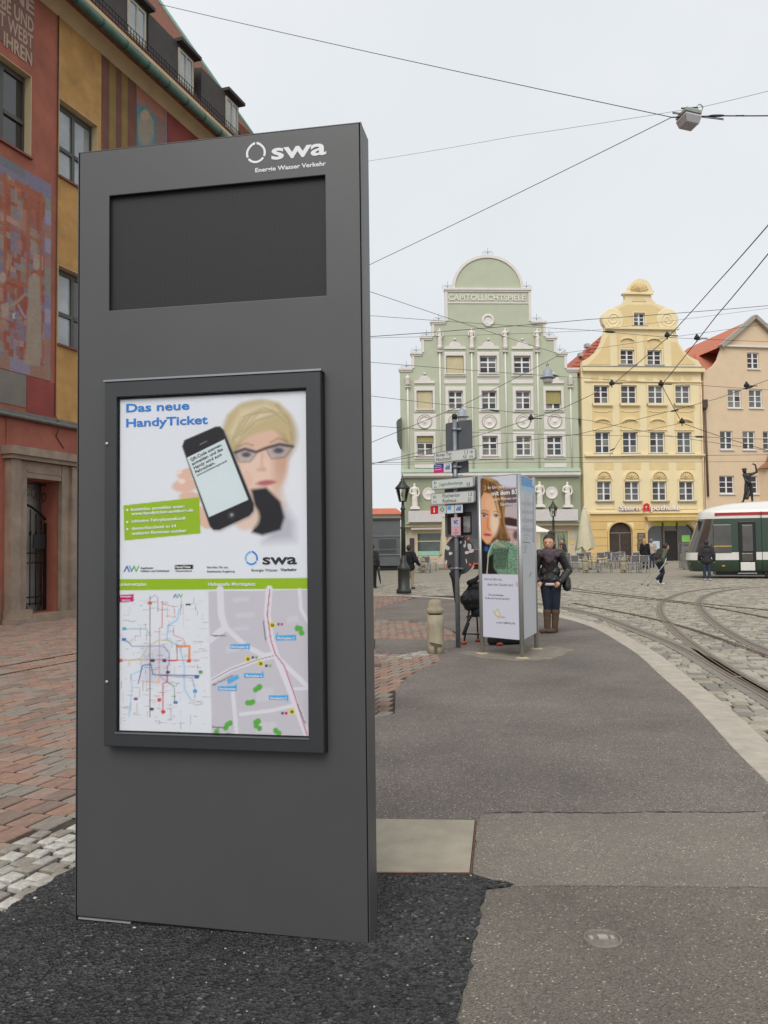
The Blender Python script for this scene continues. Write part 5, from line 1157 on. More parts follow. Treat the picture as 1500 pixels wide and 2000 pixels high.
for y0 in (545,655):
    r = YP.rect(*FF(685,y0), *FF(775,y0+100)); b = MB(); b.box(r[0],r[1],-.09,-.051,r[2],r[3]); pq = b.build('wall_plaque', mat('plaque_bronze', s(84,74,62), .5, .3), yel)
    b = MB()
    for k in range(5): b.box(r[0]+.06,r[1]-.06-.05*(k % 2),-.093,-.0905,r[3]-.12-k*.1,r[3]-.09-k*.1)
    b.build('plaque_print', mat('plaque_text', s(170,160,140), .6), pq)
M_let = mat('letter_white', s(232,226,224), .5); M_red = mat('pharmacy_red', s(204,34,38), .45)
z_ = YP(*FF(800,280))[1]; hh = 62/6*58.6/F*.9
M_led = mat('letter_edge', s(150,84,74), .6)
for bd, xa, xb in (('Stern',456,708),('potheke',823,1176)):
    ua, ub = YP(*FF(xa,281))[0], YP(*FF(xb,281))[0]; text('letter_backing', bd, hh*1.06, M_led, yel, (ua,-.2,z_-.03), ub-ua, .01, depth=.06, shear=.12)
ua, ub = YP(*FF(458,280))[0], YP(*FF(705,280))[0]; text('shop_lettering', 'Stern', hh, M_let, yel, (ua,-.26,z_), ub-ua, .01, depth=.08, shear=.12)
ua, ub = YP(*FF(826,280))[0], YP(*FF(1172,280))[0]; text('shop_lettering', 'potheke', hh, M_let, yel, (ua,-.26,z_), ub-ua, .01, depth=.08, shear=.12)
b = MB(); b.prism(yq(FF, [(735,290),(745,245),(742,225),(760,205),(785,198),(808,215),(814,290),(792,290),(790,262),(768,262),(765,290)]), -.34, -.22); ae = fixn(b.build('pharmacy_sign', M_red, yel))
b = MB(); b.prism(yq(FF, [(758,238),(782,238),(782,244),(773,246),(773,254),(766,254),(766,246),(758,244)]), -.352, -.3405); fixn(b.build('sign_mark', M_let, ae))
ux = YP(1378,880)[0]; zt = YP(1378,795)[1]; zbm = YP(1381,970)[1]
b = MB(); b.tube([(ux,-.10,zt),(ux+.05,-.10,zbm)], .075, 8); b.lathe([(.10,-.2),(.19,.0),(.2,.45),(.22,.5)], 10, (ux,-.12,zt)); b.build('downpipe', mat('downpipe_brown', s(92,76,68), .6), yel)
b = MB(); ux2 = YP(1371.5,880)[0]; b.tube([(ux2,-.08,YP(1371,752)[1]),(ux2,-.08,.3)], .06, 8); b.build('cream_downpipe', mat('downpipe_cream', s(214,190,160), .6), yel)

# ================================================================ beige house
BP = Plane(YP.world(yR+.02,0,0), 10)
bei = thing('beige_house', 'plain beige house with pointed gable behind the tram', 'house', BP.O, BP.ang)
M_be = mat('beige_render', s(214,190,160), .9, var=.04, scale=1.3, bump=.06, bscale=20)
Hh = lambda x, y: (1360+x/5, 600+y/5)
bq = lambda pts: [BP(*Hh(x, y)) for x, y in pts]
ap = BP(*Hh(557,112)); cl = bq([(70,622),(130,600),(180,565),(220,510),(245,440),(262,395)])
bw = [BP.rect(*Hh(a,c), *Hh(d,e)) for a, c, d, e in ((497,443,612,600),(308,803,440,983),(515,806,645,983),(232,1208,355,1388),(452,1210,575,1390),(652,1212,775,1392),(225,1645,370,1820),(470,1645,600,1820))]
um = ap[0]; mirror = lambda p: (2*um-p[0], p[1])
outb = [(0,0),(2*um,0)]+[mirror(p) for p in cl]+[mirror(bq([(300,360)])[0]), ap, bq([(300,360)])[0]]+cl[::-1]
outb[0] = (0,0); b = MB(); b.prism(outb, 0, .4, [hole(r) for r in bw]); fixn(b.build('wall', M_be, bei))
b = MB(); b.box(.01,.3,.401,12,0,cl[0][1]-.3); b.box(2*um-.3,2*um-.01,.401,12,0,cl[0][1]-.3); b.box(.31,2*um-.31,11.7,12,0,cl[0][1]); b.build('rear_wall', M_be, bei)
for i, r in enumerate(bw):
    wd = win(bei, r, .1, 2, 3, PANES[(0,4,1,3,3,3,2,2)[i]]); b = MB(); b.box(r[0]-.06,r[1]+.08,-.1,-.003,r[2]-.09,r[2]-.005); b.build('sill', M_tw, wd)
M_verge = mat('verge_board', s(158,150,140), .7)
vl = bq([(230,388)])[0]
for P in ((vl, ap), (mirror(vl), ap)):
    b = MB(); b.bar((P[0][0],-.1,P[0][1]),(P[1][0],-.1,P[1][1]+.12), .5, .26); b.build('verge', M_verge, bei)
r = BP.rect(*Hh(262,378), *Hh(700,394)); b = MB(); b.box(r[0]+.1,2*um-r[0]-.1,-.2,-.003,r[2],r[3]); b.build('gable_cornice', M_tw, bei)
zz = BP(*Hh(220,370))[1]; b = MB(); b.add([(-.3,.42,cl[0][1]-.2),(2*um+.3,.42,cl[0][1]-.2),(2*um-1.6,3.2,zz+.2),(1.6,3.2,zz+.2),(-.3,12,cl[0][1]-.2),(2*um+.3,12,cl[0][1]-.2)], [(0,1,2,3),(0,3,4),(1,5,2),(3,2,5,4)]); rf = b.build('roof', mat('orange_roof_tiles', s(186,112,86), .9, var=.18, scale=5, bump=.7, bscale=7, stretch=(1,1,3)), bei)
b = MB(); b.add([(vl[0],.41,vl[1]),(2*um-vl[0],.41,vl[1]),(um,.41,ap[1]),(vl[0],9,vl[1]),(2*um-vl[0],9,vl[1]),(um,9,ap[1])], [(0,2,5,3),(1,4,5,2),(3,5,4)]); b.build('ridge_roof', MATS['orange_roof_tiles'], rf)
r = BP.rect(*Hh(620,1580), *Hh(900,1990)); b = MB(); b.prism([(r[0],-.004),(r[0]+.3,-.7),(2*um-1,-.7),(2*um-.7,-.004)], 2.2, r[3], axis='z'); fixn(b.build('bay', M_be, bei))
b = MB(); b.box(r[0]+.42,r[0]+.8,-.72,-.701,r[3]-1.45,r[3]-.3); b.build('bay_window', PANES[1], bei)
b = MB(); b.prism([(r[0]-.15,r[3]),(2*um-.5,r[3]),(2*um-.9,r[3]+.5),(2*um-1.2,r[3]+1.1),(r[0]+.75,r[3]+1.1),(r[0]+.55,r[3]+.5)], -.85, -.003); fixn(b.build('bay_roof', mat('bay_roof_brown', s(146,110,86), .8), bei))
b = MB(); b.box(.02,2*um-.02,-.03,-.003,0,.5); b.build('plinth', mat('beige_plinth', s(170,146,120), .9), bei)

# ================================================================ STREET FURNITURE
M_galv = mat('galvanised_steel', s(134,140,146), .45, .5, var=.12, scale=12); M_signback = mat('sign_back_grey', s(92,97,101), .55, .2, var=.08, scale=4)
M_signw = mat('sign_face_white', s(204,208,204), .45, var=.03); M_rim = mat('sign_rim_alu', s(168,172,172), .4, .5, var=.05); M_blk = mat('matt_black', s(30,30,32), .7, var=.2, scale=10)
# ---------------------------------------------------------------- signpost
SPo = ground(895,1265); SP = Plane(SPo, -45)
post = thing('signpost', 'grey signpost with white cycle direction signs and round sign back', 'signpost', SPo, SP.ang)
b = MB(); b.tube([(0,0,-.02),(0,0,3.47)], .036, 14); b.build('pole', M_galv, post)
b = MB(); b.lathe([(.040,0),(.040,.07),(.02,.085)], 12, (0,0,3.46)); b.build('pole_cap', M_blk, post)
def zl(x, y, off=-.06): return SP(x, y, off)
def plate(name, x0, x1, yl0, yl1, m, off, t=.006, rnd=.03, parent=post):
    """plate between image columns x0..x1; yl0,yl1 = rows of its left edge"""
    u0_, z1_ = SP(x0, yl0, off); _, z0_ = SP(x0, yl1, off)
    # right end on the same heights
    lo, hi = u0_, u0_+2.5
    for _ in range(40):
        mid = (lo+hi)/2; wpt = np.array([list(SP.world(mid, off, (z0_+z1_)/2))]); px, _y = proj(wpt)
        if px[0] < x1: lo = mid
        else: hi = mid
    u1_ = lo; r_ = rnd; P = []
    for cx, cz, a in ((u1_-r_,z1_-r_,0),(u0_+r_,z1_-r_,90),(u0_+r_,z0_+r_,180),(u1_-r_,z0_+r_,270)): P += arcpts(cx, cz, r_, r_, a, a+90, 4)
    b = MB(); b.prism(P, off, off+t); return fixn(b.build(name, m, parent)), (u0_,u1_,z0_,z1_)
plate('sign_back', 870,922,827,893, M_signback, .045); plate('sign_back', 882,915,903,926, M_signback, .045, rnd=.02); plate('sign_back', 868,937,942,1050, M_signback, .05)
GRN = mat('sign_green', s(30,132,100), .5, var=0); GRN2 = mat('sign_green_pale', s(120,178,156), .5, var=0); DK = mat('sign_text_dark', s(38,50,46), .5, var=0)
def arrow(parent, u_, z_, sz, sg, off):
    b = MB(); t_ = sz*.14; b.prism([(u_-sz/2,z_-t_/2),(u_+sz/2,z_-t_/2),(u_+sz/2,z_+t_/2),(u_-sz/2,z_+t_/2)], off-.003, off-.001)
    for q in (1, -1): P = [(u_+sg*sz/2,z_),(u_+sg*sz*.36,z_),(u_+sg*sz*.0,z_+q*sz*.40),(u_+sg*sz*.14,z_+q*sz*.42)]; b.prism(P, off-.0032, off-.0012)
    fixn(b.build('arrow', GRN, parent))
def bike(parent, u_, z_, sz, off):
    b = MB()
    for q in (-1, 1): b.tube([(u_+q*sz*.32+sz*.2*math.cos(a*.63), off-.002, z_-sz*.1+sz*.2*math.sin(a*.63)) for a in range(11)], .0028, 4)
    b.tube([(u_-sz*.32,off-.002,z_-sz*.1),(u_-sz*.1,off-.002,z_+sz*.2),(u_+sz*.25,off-.002,z_+sz*.2),(u_+sz*.32,off-.002,z_-sz*.1)], .0028, 4); b.build('cycle_symbol', GRN2, parent)
def finger(x0, x1, y0, y1, lines, nums, sg, left_arrow):
    o, (a, c, d, e) = plate('direction_sign', x0, x1, y0, y1, M_rim, -.075, .032, .03); L_ = c-a; h_ = e-d
    b = MB(); r_ = .022; i_ = .014; P = []
    for cx, cz, g_ in ((c-i_-r_,e-i_-r_,0),(a+i_+r_,e-i_-r_,90),(a+i_+r_,d+i_+r_,180),(c-i_-r_,d+i_+r_,270)): P += arcpts(cx, cz, r_, r_, g_, g_+90, 4)
    b.prism(P, -.0765, -.0751); fixn(b.build('sign_face', M_signw, o))
    for k, (tx_, uo, wd, zc, m) in enumerate(lines): text('lettering', tx_, h_*.30, m, o, (a+L_*uo, -.078, d+h_*zc), L_*wd, 0, depth=.001)
    for tx_, uo, wd, zc in nums: text('lettering', tx_, h_*.30, DK, o, (a+L_*uo, -.078, d+h_*zc), L_*wd, 0, depth=.001)
    au = a+L_*(.1 if left_arrow else .9); arrow(o, au, d+h_*.68, h_*.36, -1 if left_arrow else 1, -.0765); bike(o, au, d+h_*.28, h_*.36, -.0765); return o
finger(847,929,884,905.5, [('Rotes Tor',.06,.38,.58,DK),('Hochzoll',.06,.36,.18,DK)], [('1,1',.73,.07,.58),('4,5',.71,.08,.18)], 1, False)
o = finger(842.5,925,937.5,957.5, [('Jugendherberge',.2,.56,.36,GRN)], [('0,8',.84,.08,.16)], -1, True)
finger(841,926.5,964,987, [('Fischertor',.28,.40,.58,DK),('Rathaus',.28,.31,.16,DK)], [('1,3',.86,.07,.58),('0,3',.86,.07,.16)], -1, True)
def sticker(x0, x1, y0, y1, c, marks=()):
    o, (a, d, e, f) = plate('route_sticker', x0, x1, y0, y1, mat('sticker_%d_%d_%d' % c, s(*c), .5, var=0), -.055, .006, .004)
    for kind_, col in marks:
        m = mat('mark_%d_%d_%d' % col, s(*col), .5, var=0); b = MB(); um = (a+d)/2; zm = (e+f)/2; w_ = (d-a); h_ = f-e
        if kind_ == 'half': b.box(a+.002,d-.002,-.0575,-.0552,e+.002,zm)
        elif kind_ == 'tower':
            for k, hh in ((-.24,.3),(-.08,.5),(.08,.42),(.24,.55)): b.box(um+k*w_-.06*w_,um+k*w_+.06*w_,-.0575,-.0552,zm-.22*h_,zm-.22*h_+hh*h_)
        elif kind_ == 'diamond': b.prism([(um,zm-.32*h_),(um+.32*w_,zm),(um,zm+.32*h_),(um-.32*w_,zm)], -.0575, -.0552, [[(um,zm-.2*h_),(um+.2*w_,zm),(um,zm+.2*h_),(um-.2*w_,zm)]])
        elif kind_ == 'i': b.box(um-.07*w_,um+.07*w_,-.0575,-.0552,zm-.3*h_,zm+.08*h_); b.box(um-.07*w_,um+.07*w_,-.0575,-.0552,zm+.16*h_,zm+.28*h_)
        elif kind_ == 'block': b.box(a+.12*w_,um+.12*w_,-.0575,-.0552,zm-.05*h_,f-.12*h_)
        elif kind_ == 'bars':
            for k in (.3,.1,-.15): b.box(a+.1*w_,d-.2*w_,-.0577,-.0553,zm+k*h_,zm+(k+.07)*h_)
        fixn(b.build('sticker_mark', m, o))
sticker(847,866,907.5,924.5,(60,70,150),[('half',(204,50,110)),('bars',(190,190,220))]); sticker(867,881.5,905.5,922.5,(214,216,216),[('tower',(40,100,180))])
sticker(840.7,855.3,988.5,1004.5,(200,36,44),[('i',(230,230,230))]); sticker(856.3,871.3,987.5,1003.5,(196,202,196),[('diamond',(80,110,90))]); sticker(872.3,887,987,1003,(204,210,220),[('block',(90,160,220))]); sticker(888,903.5,986,1002,(206,208,208),[('tower',(50,110,170))])
plate('sign_back', 873.5,901,1006,1043, M_blk, .04, rnd=.02); plate('sign_back', 900,921,1000,1045, M_blk, .046, rnd=.02)
o, (a, c, d, e) = plate('wc_notice', 881,899.5,1011,1046, mat('notice_pink', s(206,160,168), .6, var=.04), -.05, .004, .004)
b = MB(); b.box(a+.02,c-.02,-.0515,-.0502,d+.5*(e-d),d+.88*(e-d)); b.build('notice_panel', mat('notice_lilac', s(176,190,214), .6, var=.03), o)
text('lettering', 'WC', .065, mat('navy_ink', s(24,34,70), .5, var=0), o, (a+(c-a)*.28,-.053,d+.62*(e-d)), (c-a)*.48, 1, depth=.001)
b = MB()
for k, q in ((.32,.12),(.24,.1),(.13,.4),(.05,.1)): b.box(a+(c-a)*(.5-q/2*1.4),a+(c-a)*(.5+q/2*1.4),-.0515,-.0502,d+k*(e-d),d+(k+.025)*(e-d))
b.build('notice_print', M_ink, o)
o, (a, c, d, e) = plate('plastic_sleeve', 905,918,1009,1040, mat('silver_sleeve', s(140,140,140), .3, .2, var=.5, scale=14), .03, .012, .004)
uc_, zc_ = SP(897,1084,.045); rr = 38.5*12.5/F
b = MB(); b.prism(arcpts(uc_, zc_, rr, rr, 0, 350, 35), .045, .051); rd = fixn(b.build('round_sign_back', mat('round_back_dark', s(66,66,69), .6, var=.12, scale=5), post))
M_stk = mat('torn_sticker', s(196,196,194), .7, var=.15, scale=20); M_org = mat('orange_reflector', s(224,92,40), .5, var=.05)
def scrap(px, py, w_, h_, rot, m=M_stk):
    u_, z_ = SP(px, py, .044); n = 7; P = [(w_*random.uniform(.75,1.05)*math.copysign(min(1,abs(1.3*math.cos(a))),math.cos(a))/2, h_*random.uniform(.75,1.05)*math.copysign(min(1,abs(1.3*math.sin(a))),math.sin(a))/2) for a in [2*math.pi*k/n+.4 for k in range(n)]]
    c_, s_ = math.cos(R(rot)), math.sin(R(rot)); b = MB(); b.prism([(u_+x*c_-z*s_, z_+x*s_+z*c_) for x, z in P], .0415, .0445); fixn(b.build('sticker_scrap' if m is M_stk else 'reflector', m, rd))
for q in ((874,1070,.10,.07,-20),(880,1081,.08,.05,5),(872,1098,.03,.08,-10),(909,1062,.02,.12,0),(908,1066,.05,.05,0),(917,1067,.07,.10,10),(912,1079,.09,.05,8),(921,1076,.10,.06,8),(911,1096,.02,.08,12),(900,1059,.04,.05,-30)): scrap(*q)
for q in ((874,1052,.05,.04,30),(915,1052,.06,.04,45),(873,1106,.05,.035,30),(918,1103,.055,.045,-35)): scrap(*q, m=M_org)
for y in (1048,1110):
    z_ = SP(896,y)[1]; b = MB(); b.lathe([(.05,-.015),(.05,.015)], 14, (0,0,z_)); b.bar((-.13,-.0,z_),(.13,-.0,z_), .03, .022); b.build('clamp', M_galv, post)
for y in (838,912,930): z_ = SP(891,y)[1]; b = MB(); b.lathe([(.045,-.025),(.045,.025)], 14, (0,0,z_)); b.bar((0,0,z_),(.1,.04,z_), .03, .03); b.build('clamp', M_galv, post)
# closed umbrella hung on the post
p = at_depth(889,1120,12.75); t = thing('hanging_umbrella', 'closed black umbrella hanging behind the round sign', 'umbrella', (p.x,p.y,SPo.z))
z0_ = at_depth(889,1178,12.75).z; z1_ = p.z; b = MB()
b.lathe([(.012,z0_),(.03,z0_+.12),(.06,z1_-.1),(.10,z1_),(.05,z1_+.05),(.012,z1_+.06)], 9); b.build('canopy', M_blk, t)
b = MB(); b.tube([(0,0,z0_-.04),(0,0,z0_)], .006, 6); b.build('tip', M_blk, t); b = MB(); b.tube([(0,0,z1_+.05),(0,0,z1_+.12),(-.05,-.02,z1_+.15),(-.12,-.05,z1_+.1)], .014, 6); b.build('handle', M_blk, t)

# ---------------------------------------------------------------- three-sided advertising column
cL, cF, cR = Vector((1.366,11.81,0)), Vector((1.842,11.27,0)), Vector((2.215,12.26,0))
cen = (cL+cF+cR)/3
col = thing('advertising_column', 'three-sided poster column on metal posts with a portrait advert', 'advertising column', cen)
M_alu = mat('column_aluminium', s(168,170,170), .38, .55, var=.06, scale=8)
for p, zt in ((cL,2.53),(cF,2.5),(cR,2.53)):
    b = MB(); b.tube([(p.x-cen.x,p.y-cen.y,-.02),(p.x-cen.x,p.y-cen.y,zt)], .031, 16); b.build('post', M_alu, col)
    b = MB(); b.lathe([(.10,0),(.09,.012),(.05,.02),(.034,.022)], 14, (p.x-cen.x,p.y-cen.y,0)); b.build('post_footing', mat('sandy_mortar', s(176,160,128), .95, var=.2, scale=15, bump=.4), col)
def side(A, B):
    d = (B-A); a = math.atan2(d.y, d.x); return Plane((A.x,A.y,0), math.degrees(a)), d.length
for A, B, nm in ((cL,cF,'f'),(cF,cR,'r'),(cR,cL,'b')):
    pl, Ln = side(A, B); b = MB(); b.box(.034,Ln-.034,-.012,.012,.245,2.49)
    o = b.build('panel', mat('panel_white', s(206,208,214), .5, var=.02), col); o.location = A-cen; o.rotation_euler = (0,0,pl.ang)
    if nm == 'b': continue
    S = Sheet(pl, .036, Ln-.036, .25, 2.485, 84 if nm == 'f' else 60, 250, -.0135, s(208,210,222) if nm == 'f' else s(196,198,203))
    if nm == 'f':
        S.poly([(936,925),(1016,920),(1016,1124),(936,1121)], s(196,178,176), 1)
        S.poly([(936,925),(1018,918),(1014,954),(960,956)], s(208,210,222), 2)
        S.poly([(975,955),(1016,952),(1016,985),(985,992)], s(104,88,94), 6); S.poly([(983,990),(1016,984),(1016,1010),(980,1012)], s(190,178,176), 7)
        S.poly([(976,1010),(995,1010),(1016,1015),(1016,1030),(974,1024)], s(68,46,46), 3); S.line([(976,1026),(1016,1032)], 3, s(206,204,222)); S.line([(980,1033),(1016,1037)], 3, s(196,130,130), .7)
        S.poly([(982,1038),(1016,1042),(1016,1062),(990,1060)], s(190,166,160), 5); S.ell(1008,1045,6,9,s(110,80,84),.8)
        S.poly([(938,932),(950,930),(972,940),(984,958),(986,985),(983,1015),(986,1035),(998,1056),(985,1060),(970,1054),(958,1064),(938,1050)], s(104,72,44), 4)
        for pts in ([(948,934),(968,944),(979,962),(982,990),(977,1020)],[(955,935),(975,950),(984,975)],[(976,1000),(977,1022),(984,1040)]): S.line(pts, 4, s(206,168,104), .75, 3)
        for _ in range(46):
            f = random.random(); x0 = 940+f*42; S.line([(945+f*26,934+f*10),(x0+12*f,955+random.uniform(-4,6)),(966+f*19,985+random.uniform(-6,6)),(972+f*14,1020),(976+f*20,1052)], random.uniform(.6,1.6), s(*random.choice([(70,46,28),(150,108,62),(196,156,98),(92,62,38)])), .45, 1)
        S.poly([(936,980),(945,962),(958,964),(970,985),(975,1005),(975,1022),(966,1046),(957,1061),(948,1061),(938,1050)], s(224,168,128), 3)
        S.ell(966,1018,8,26,s(236,212,184),.7,alpha=.9); S.ell(957,985,10,14,s(234,186,148),.9,alpha=.8); S.ell(945,1028,8,18,s(222,150,104),.9,alpha=.7); S.line([(953,1012),(952,1030),(956,1035)], 3.5, s(190,104,72), .65, 3)
        S.line([(968,970),(973,990),(977,1010)], 3, s(214,176,112), .8, 2); S.line([(963,965),(968,985),(972,1000)], 2, s(120,80,48), .7, 2)
        S.ell(946,1005,8,5,s(176,120,88),1,alpha=.6); S.ell(969,1006,6,4.5,s(186,134,102),1,alpha=.6); S.ell(946,1007.3,6,2.2,s(196,188,182),.5,alpha=.9); S.ell(945.5,1007,2.9,2.3,s(62,74,88),.5); S.ell(969,1008.2,4.2,1.9,s(190,180,172),.5,alpha=.9); S.ell(969,1008,2.1,1.9,s(62,70,80),.5)
        S.line([(938,1002),(946,1002.5),(953,1006)], 1.6, s(50,34,28)); S.line([(964,1006),(969,1004.5),(974,1007)], 1.4, s(50,34,28)); S.line([(938,999),(946,996),(954,999)], 1.8, s(110,74,50), .7); S.line([(963,1000),(968,998),(975,1001)], 1.6, s(110,74,50), .7)
        S.ell(952,1044.5,8,2.8,s(196,76,96),.5,6); S.line([(945,1043.5),(959,1045)], .9, s(120,40,56), .8)
        S.poly([(936,1046),(950,1062),(962,1064),(972,1058),(955,1085),(950,1122),(936,1122)], s(26,24,26), 3); S.ell(950,1072,4,5,s(40,90,150),.6)
        S.poly([(958,1064),(966,1058),(985,1056),(1004,1062),(1016,1076),(1016,1124),(956,1122),(952,1085)], s(112,146,122), 3)
        S.poly([(961,1072),(976,1070),(992,1072),(988,1112),(968,1112),(962,1095)], s(66,86,72), 3, .8); S.poly([(952,1090),(963,1080),(965,1110),(974,1122),(951,1122)], s(26,30,26), 3); S.line([(993,1070),(990,1122)], 2, s(50,70,58), .7)
        tw = (S.Y > 1056) & (S.Y < 1121) & (S.X > 960); S.col[tw] *= rng.choice([.55,.8,1.1,1.7], tw.sum())[:,None]
        S.line([(962,1062),(954,1080),(951,1121)], 1.8, s(190,196,184), .9); S.line([(966,1060),(985,1066)], 4, s(190,170,130), .6)
        S.poly([(930,1121),(1020,1122.5),(1020,1260),(930,1250)], s(206,208,222), 1)
        for k, c in enumerate(((196,140,90),(180,90,100),(90,90,150))): x = 1006.5+k*3.2; S.line([(x+4,1135.5),(x,1141),(x+4,1146.5)], 1.0, s(*c))
        for k, c in enumerate(((226,190,70),(120,90,110))): x = 949-k*5; S.line([(x-3,948),(x,953),(x-3,958)], 1.2, s(*c))
        for q, c in (((966,1200,975,1207,988,1206),(170,170,60)),((967,1197,974,1204,984,1205),(190,140,170)),((971,1190,974,1192,977,1202),(170,170,90))): S.line([(q[0],q[1]),(q[2],q[3]),(q[4],q[5])], 1.4, s(*c), .9)
        S.line([(966,1200),(964,1194),(970,1193),(971,1190)], 1.2, s(180,180,60)); S.ell(972,1199,4,2.4,s(224,220,150),.5,35)
        sh_o = S.build('poster', print_mat('column_print', .4), col); sh_o.location = A-cen; sh_o.rotation_euler = (0,0,pl.ang)
        def ct(body, x0, x1, yb, hpx, m, bold=0):
            a, z_ = pl(x0, yb, -.014); c = pl(x1, yb, -.014)[0]; text('lettering', body, hpx*11.6/F, m, sh_o, (a,-.0145,z_), c-a, bold, depth=.001)
        ct('Ihr fahrt jetzt', 952.5,984,955.5, 6, M_inkw); ct('mit dem B3', 960,1010,968, 8.5, M_inkw, 1); ct('nach Pfersee und', 963,1011,978, 5.5, M_inkw); ct('Stadtbergen', 977,1011,987.5, 5.5, M_inkw)
        ct('Und ich fahr mit,', 945.5,980,1133, 5, M_ink2); ct('damit hier Zukunft wird.', 952,1002,1143.5, 5, M_ink2); ct('Der neue Einsatzplan', 954,983,1163, 3.6, M_ink); ct('für Bus und Tram bis Ende 2013', 948,995,1169.5, 3.6, M_ink); ct('projekt', 970,981,1217, 3.6, M_ink2); ct('augsburg city', 983,1006,1217.5, 4.2, M_ink)
    else:
        S.poly([(1015,918),(1052,930),(1052,955),(1015,948)], s(70,146,200), 1); S.poly([(1015,948),(1052,955),(1052,964),(1015,958)], s(150,188,220), 1.5)
        for k in range(22): y = 962+k*4.4; S.line([(1023,y),(1023+random.uniform(5,14),y+1.2)], .9, s(110,112,120), .7); S.line([(1041,y+3),(1044.5,y+3.6)], 2.4, s(84,96,130), .7)
        for y in (980,996,1012,1030): S.poly([(1018,y),(1048,y+2),(1048,y+9),(1018,y+7)], s(150,150,158), 1.5, .5)
        S.line([(1022,1059),(1034,1060)], 1.6, s(50,50,56))
        for k in range(5): S.line([(1023,1065+k*3.4),(1023+random.uniform(3,8),1065.5+k*3.4)], 1, s(90,92,100), .8)
        S.ell(1036,1122,2.2,6,s(150,150,150),.6,20,.7)
        sh_o = S.build('timetable', print_mat('timetable_print', .4), col); sh_o.location = A-cen; sh_o.rotation_euler = (0,0,pl.ang)
        a, z_ = pl(1039.5,948,-.014); c = pl(1043.5,948,-.014)[0]; text('lettering', 'B', 10*12.2/F, M_inkw, sh_o, (a,-.0145,z_), c-a, 1, depth=.001)
b = MB(); tri = [(q.x-cen.x, q.y-cen.y) for q in (cL,cF,cR)]; b.prism([(x*.96,y*.96) for x, y in tri], 2.49, 2.505, axis='z'); fixn(b.build('top_plate', M_alu, col))
# sandy patch at the footings
b = MB(); b.prism(rough([(1.05,11.95),(1.3,11.35),(1.75,11.0),(2.2,11.1),(2.75,12.1),(2.5,12.6),(2.1,12.35),(1.6,11.9),(1.2,12.1)], .05, .03), .0005, .0065, axis='z'); structure(fixn(b.build('pavement_sand', mat('sandy_ground', s(130,123,110), .95, var=.22, scale=6, bump=.4, bscale=160))))

# ---------------------------------------------------------------- bollards
M_bst = mat('bollard_stone', s(156,146,124), .85, var=.25, scale=5, bump=.25, bscale=60, stretch=(1,1,.4))
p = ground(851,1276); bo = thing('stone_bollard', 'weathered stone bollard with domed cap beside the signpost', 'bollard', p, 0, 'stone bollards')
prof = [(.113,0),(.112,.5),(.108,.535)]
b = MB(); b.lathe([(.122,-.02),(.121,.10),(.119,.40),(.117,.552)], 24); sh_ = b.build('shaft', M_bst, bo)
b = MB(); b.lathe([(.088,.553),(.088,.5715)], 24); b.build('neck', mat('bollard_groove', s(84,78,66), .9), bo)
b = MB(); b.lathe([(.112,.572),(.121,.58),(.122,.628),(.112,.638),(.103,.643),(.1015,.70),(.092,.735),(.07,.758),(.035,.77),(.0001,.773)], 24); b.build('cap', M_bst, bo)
b = MB(); b.prism([(-.022,-.01),(.016,-.01),(.018,.10),(.085,.115),(.09,.135),(.03,.148),(-.05,.165),(-.092,.17),(-.085,.15),(-.03,.12)], -.1255, -.085); fixn(b.build('painted_notch', mat('painted_notch_shade', s(88,78,64), .95), bo))  # raised piece, not a hollow: the notch's shade is its dark colour
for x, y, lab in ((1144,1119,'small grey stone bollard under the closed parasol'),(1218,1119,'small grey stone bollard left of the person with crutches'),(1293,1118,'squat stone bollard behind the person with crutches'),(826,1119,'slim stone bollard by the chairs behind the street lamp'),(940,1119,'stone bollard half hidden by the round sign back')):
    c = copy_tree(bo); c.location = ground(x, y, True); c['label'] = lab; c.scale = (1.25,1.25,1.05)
# ---------------------------------------------------------------- bench behind the pillar
p = ground(738,1400); t = thing('bench', 'end of a wooden bench behind the grey pillar', 'bench', (p.x-1.0,p.y-.05,0), R(4))
M_bw = mat('bench_wood', s(120,98,88), .75, var=.25, scale=4, stretch=(1,8,8))
for k in range(5): b = MB(); b.box(-.8,1.04,k*.105,k*.105+.095,.44,.475); bevel(b.build('seat_slat', M_bw, t), .006, 1)
for x in (-.7,.84): b = MB(); b.box(x,x+.14,.04,.48,-.01,.439); bevel(b.build('leg', mat('bench_concrete', s(140,132,116), .9, var=.2, scale=8), t), .012, 1)
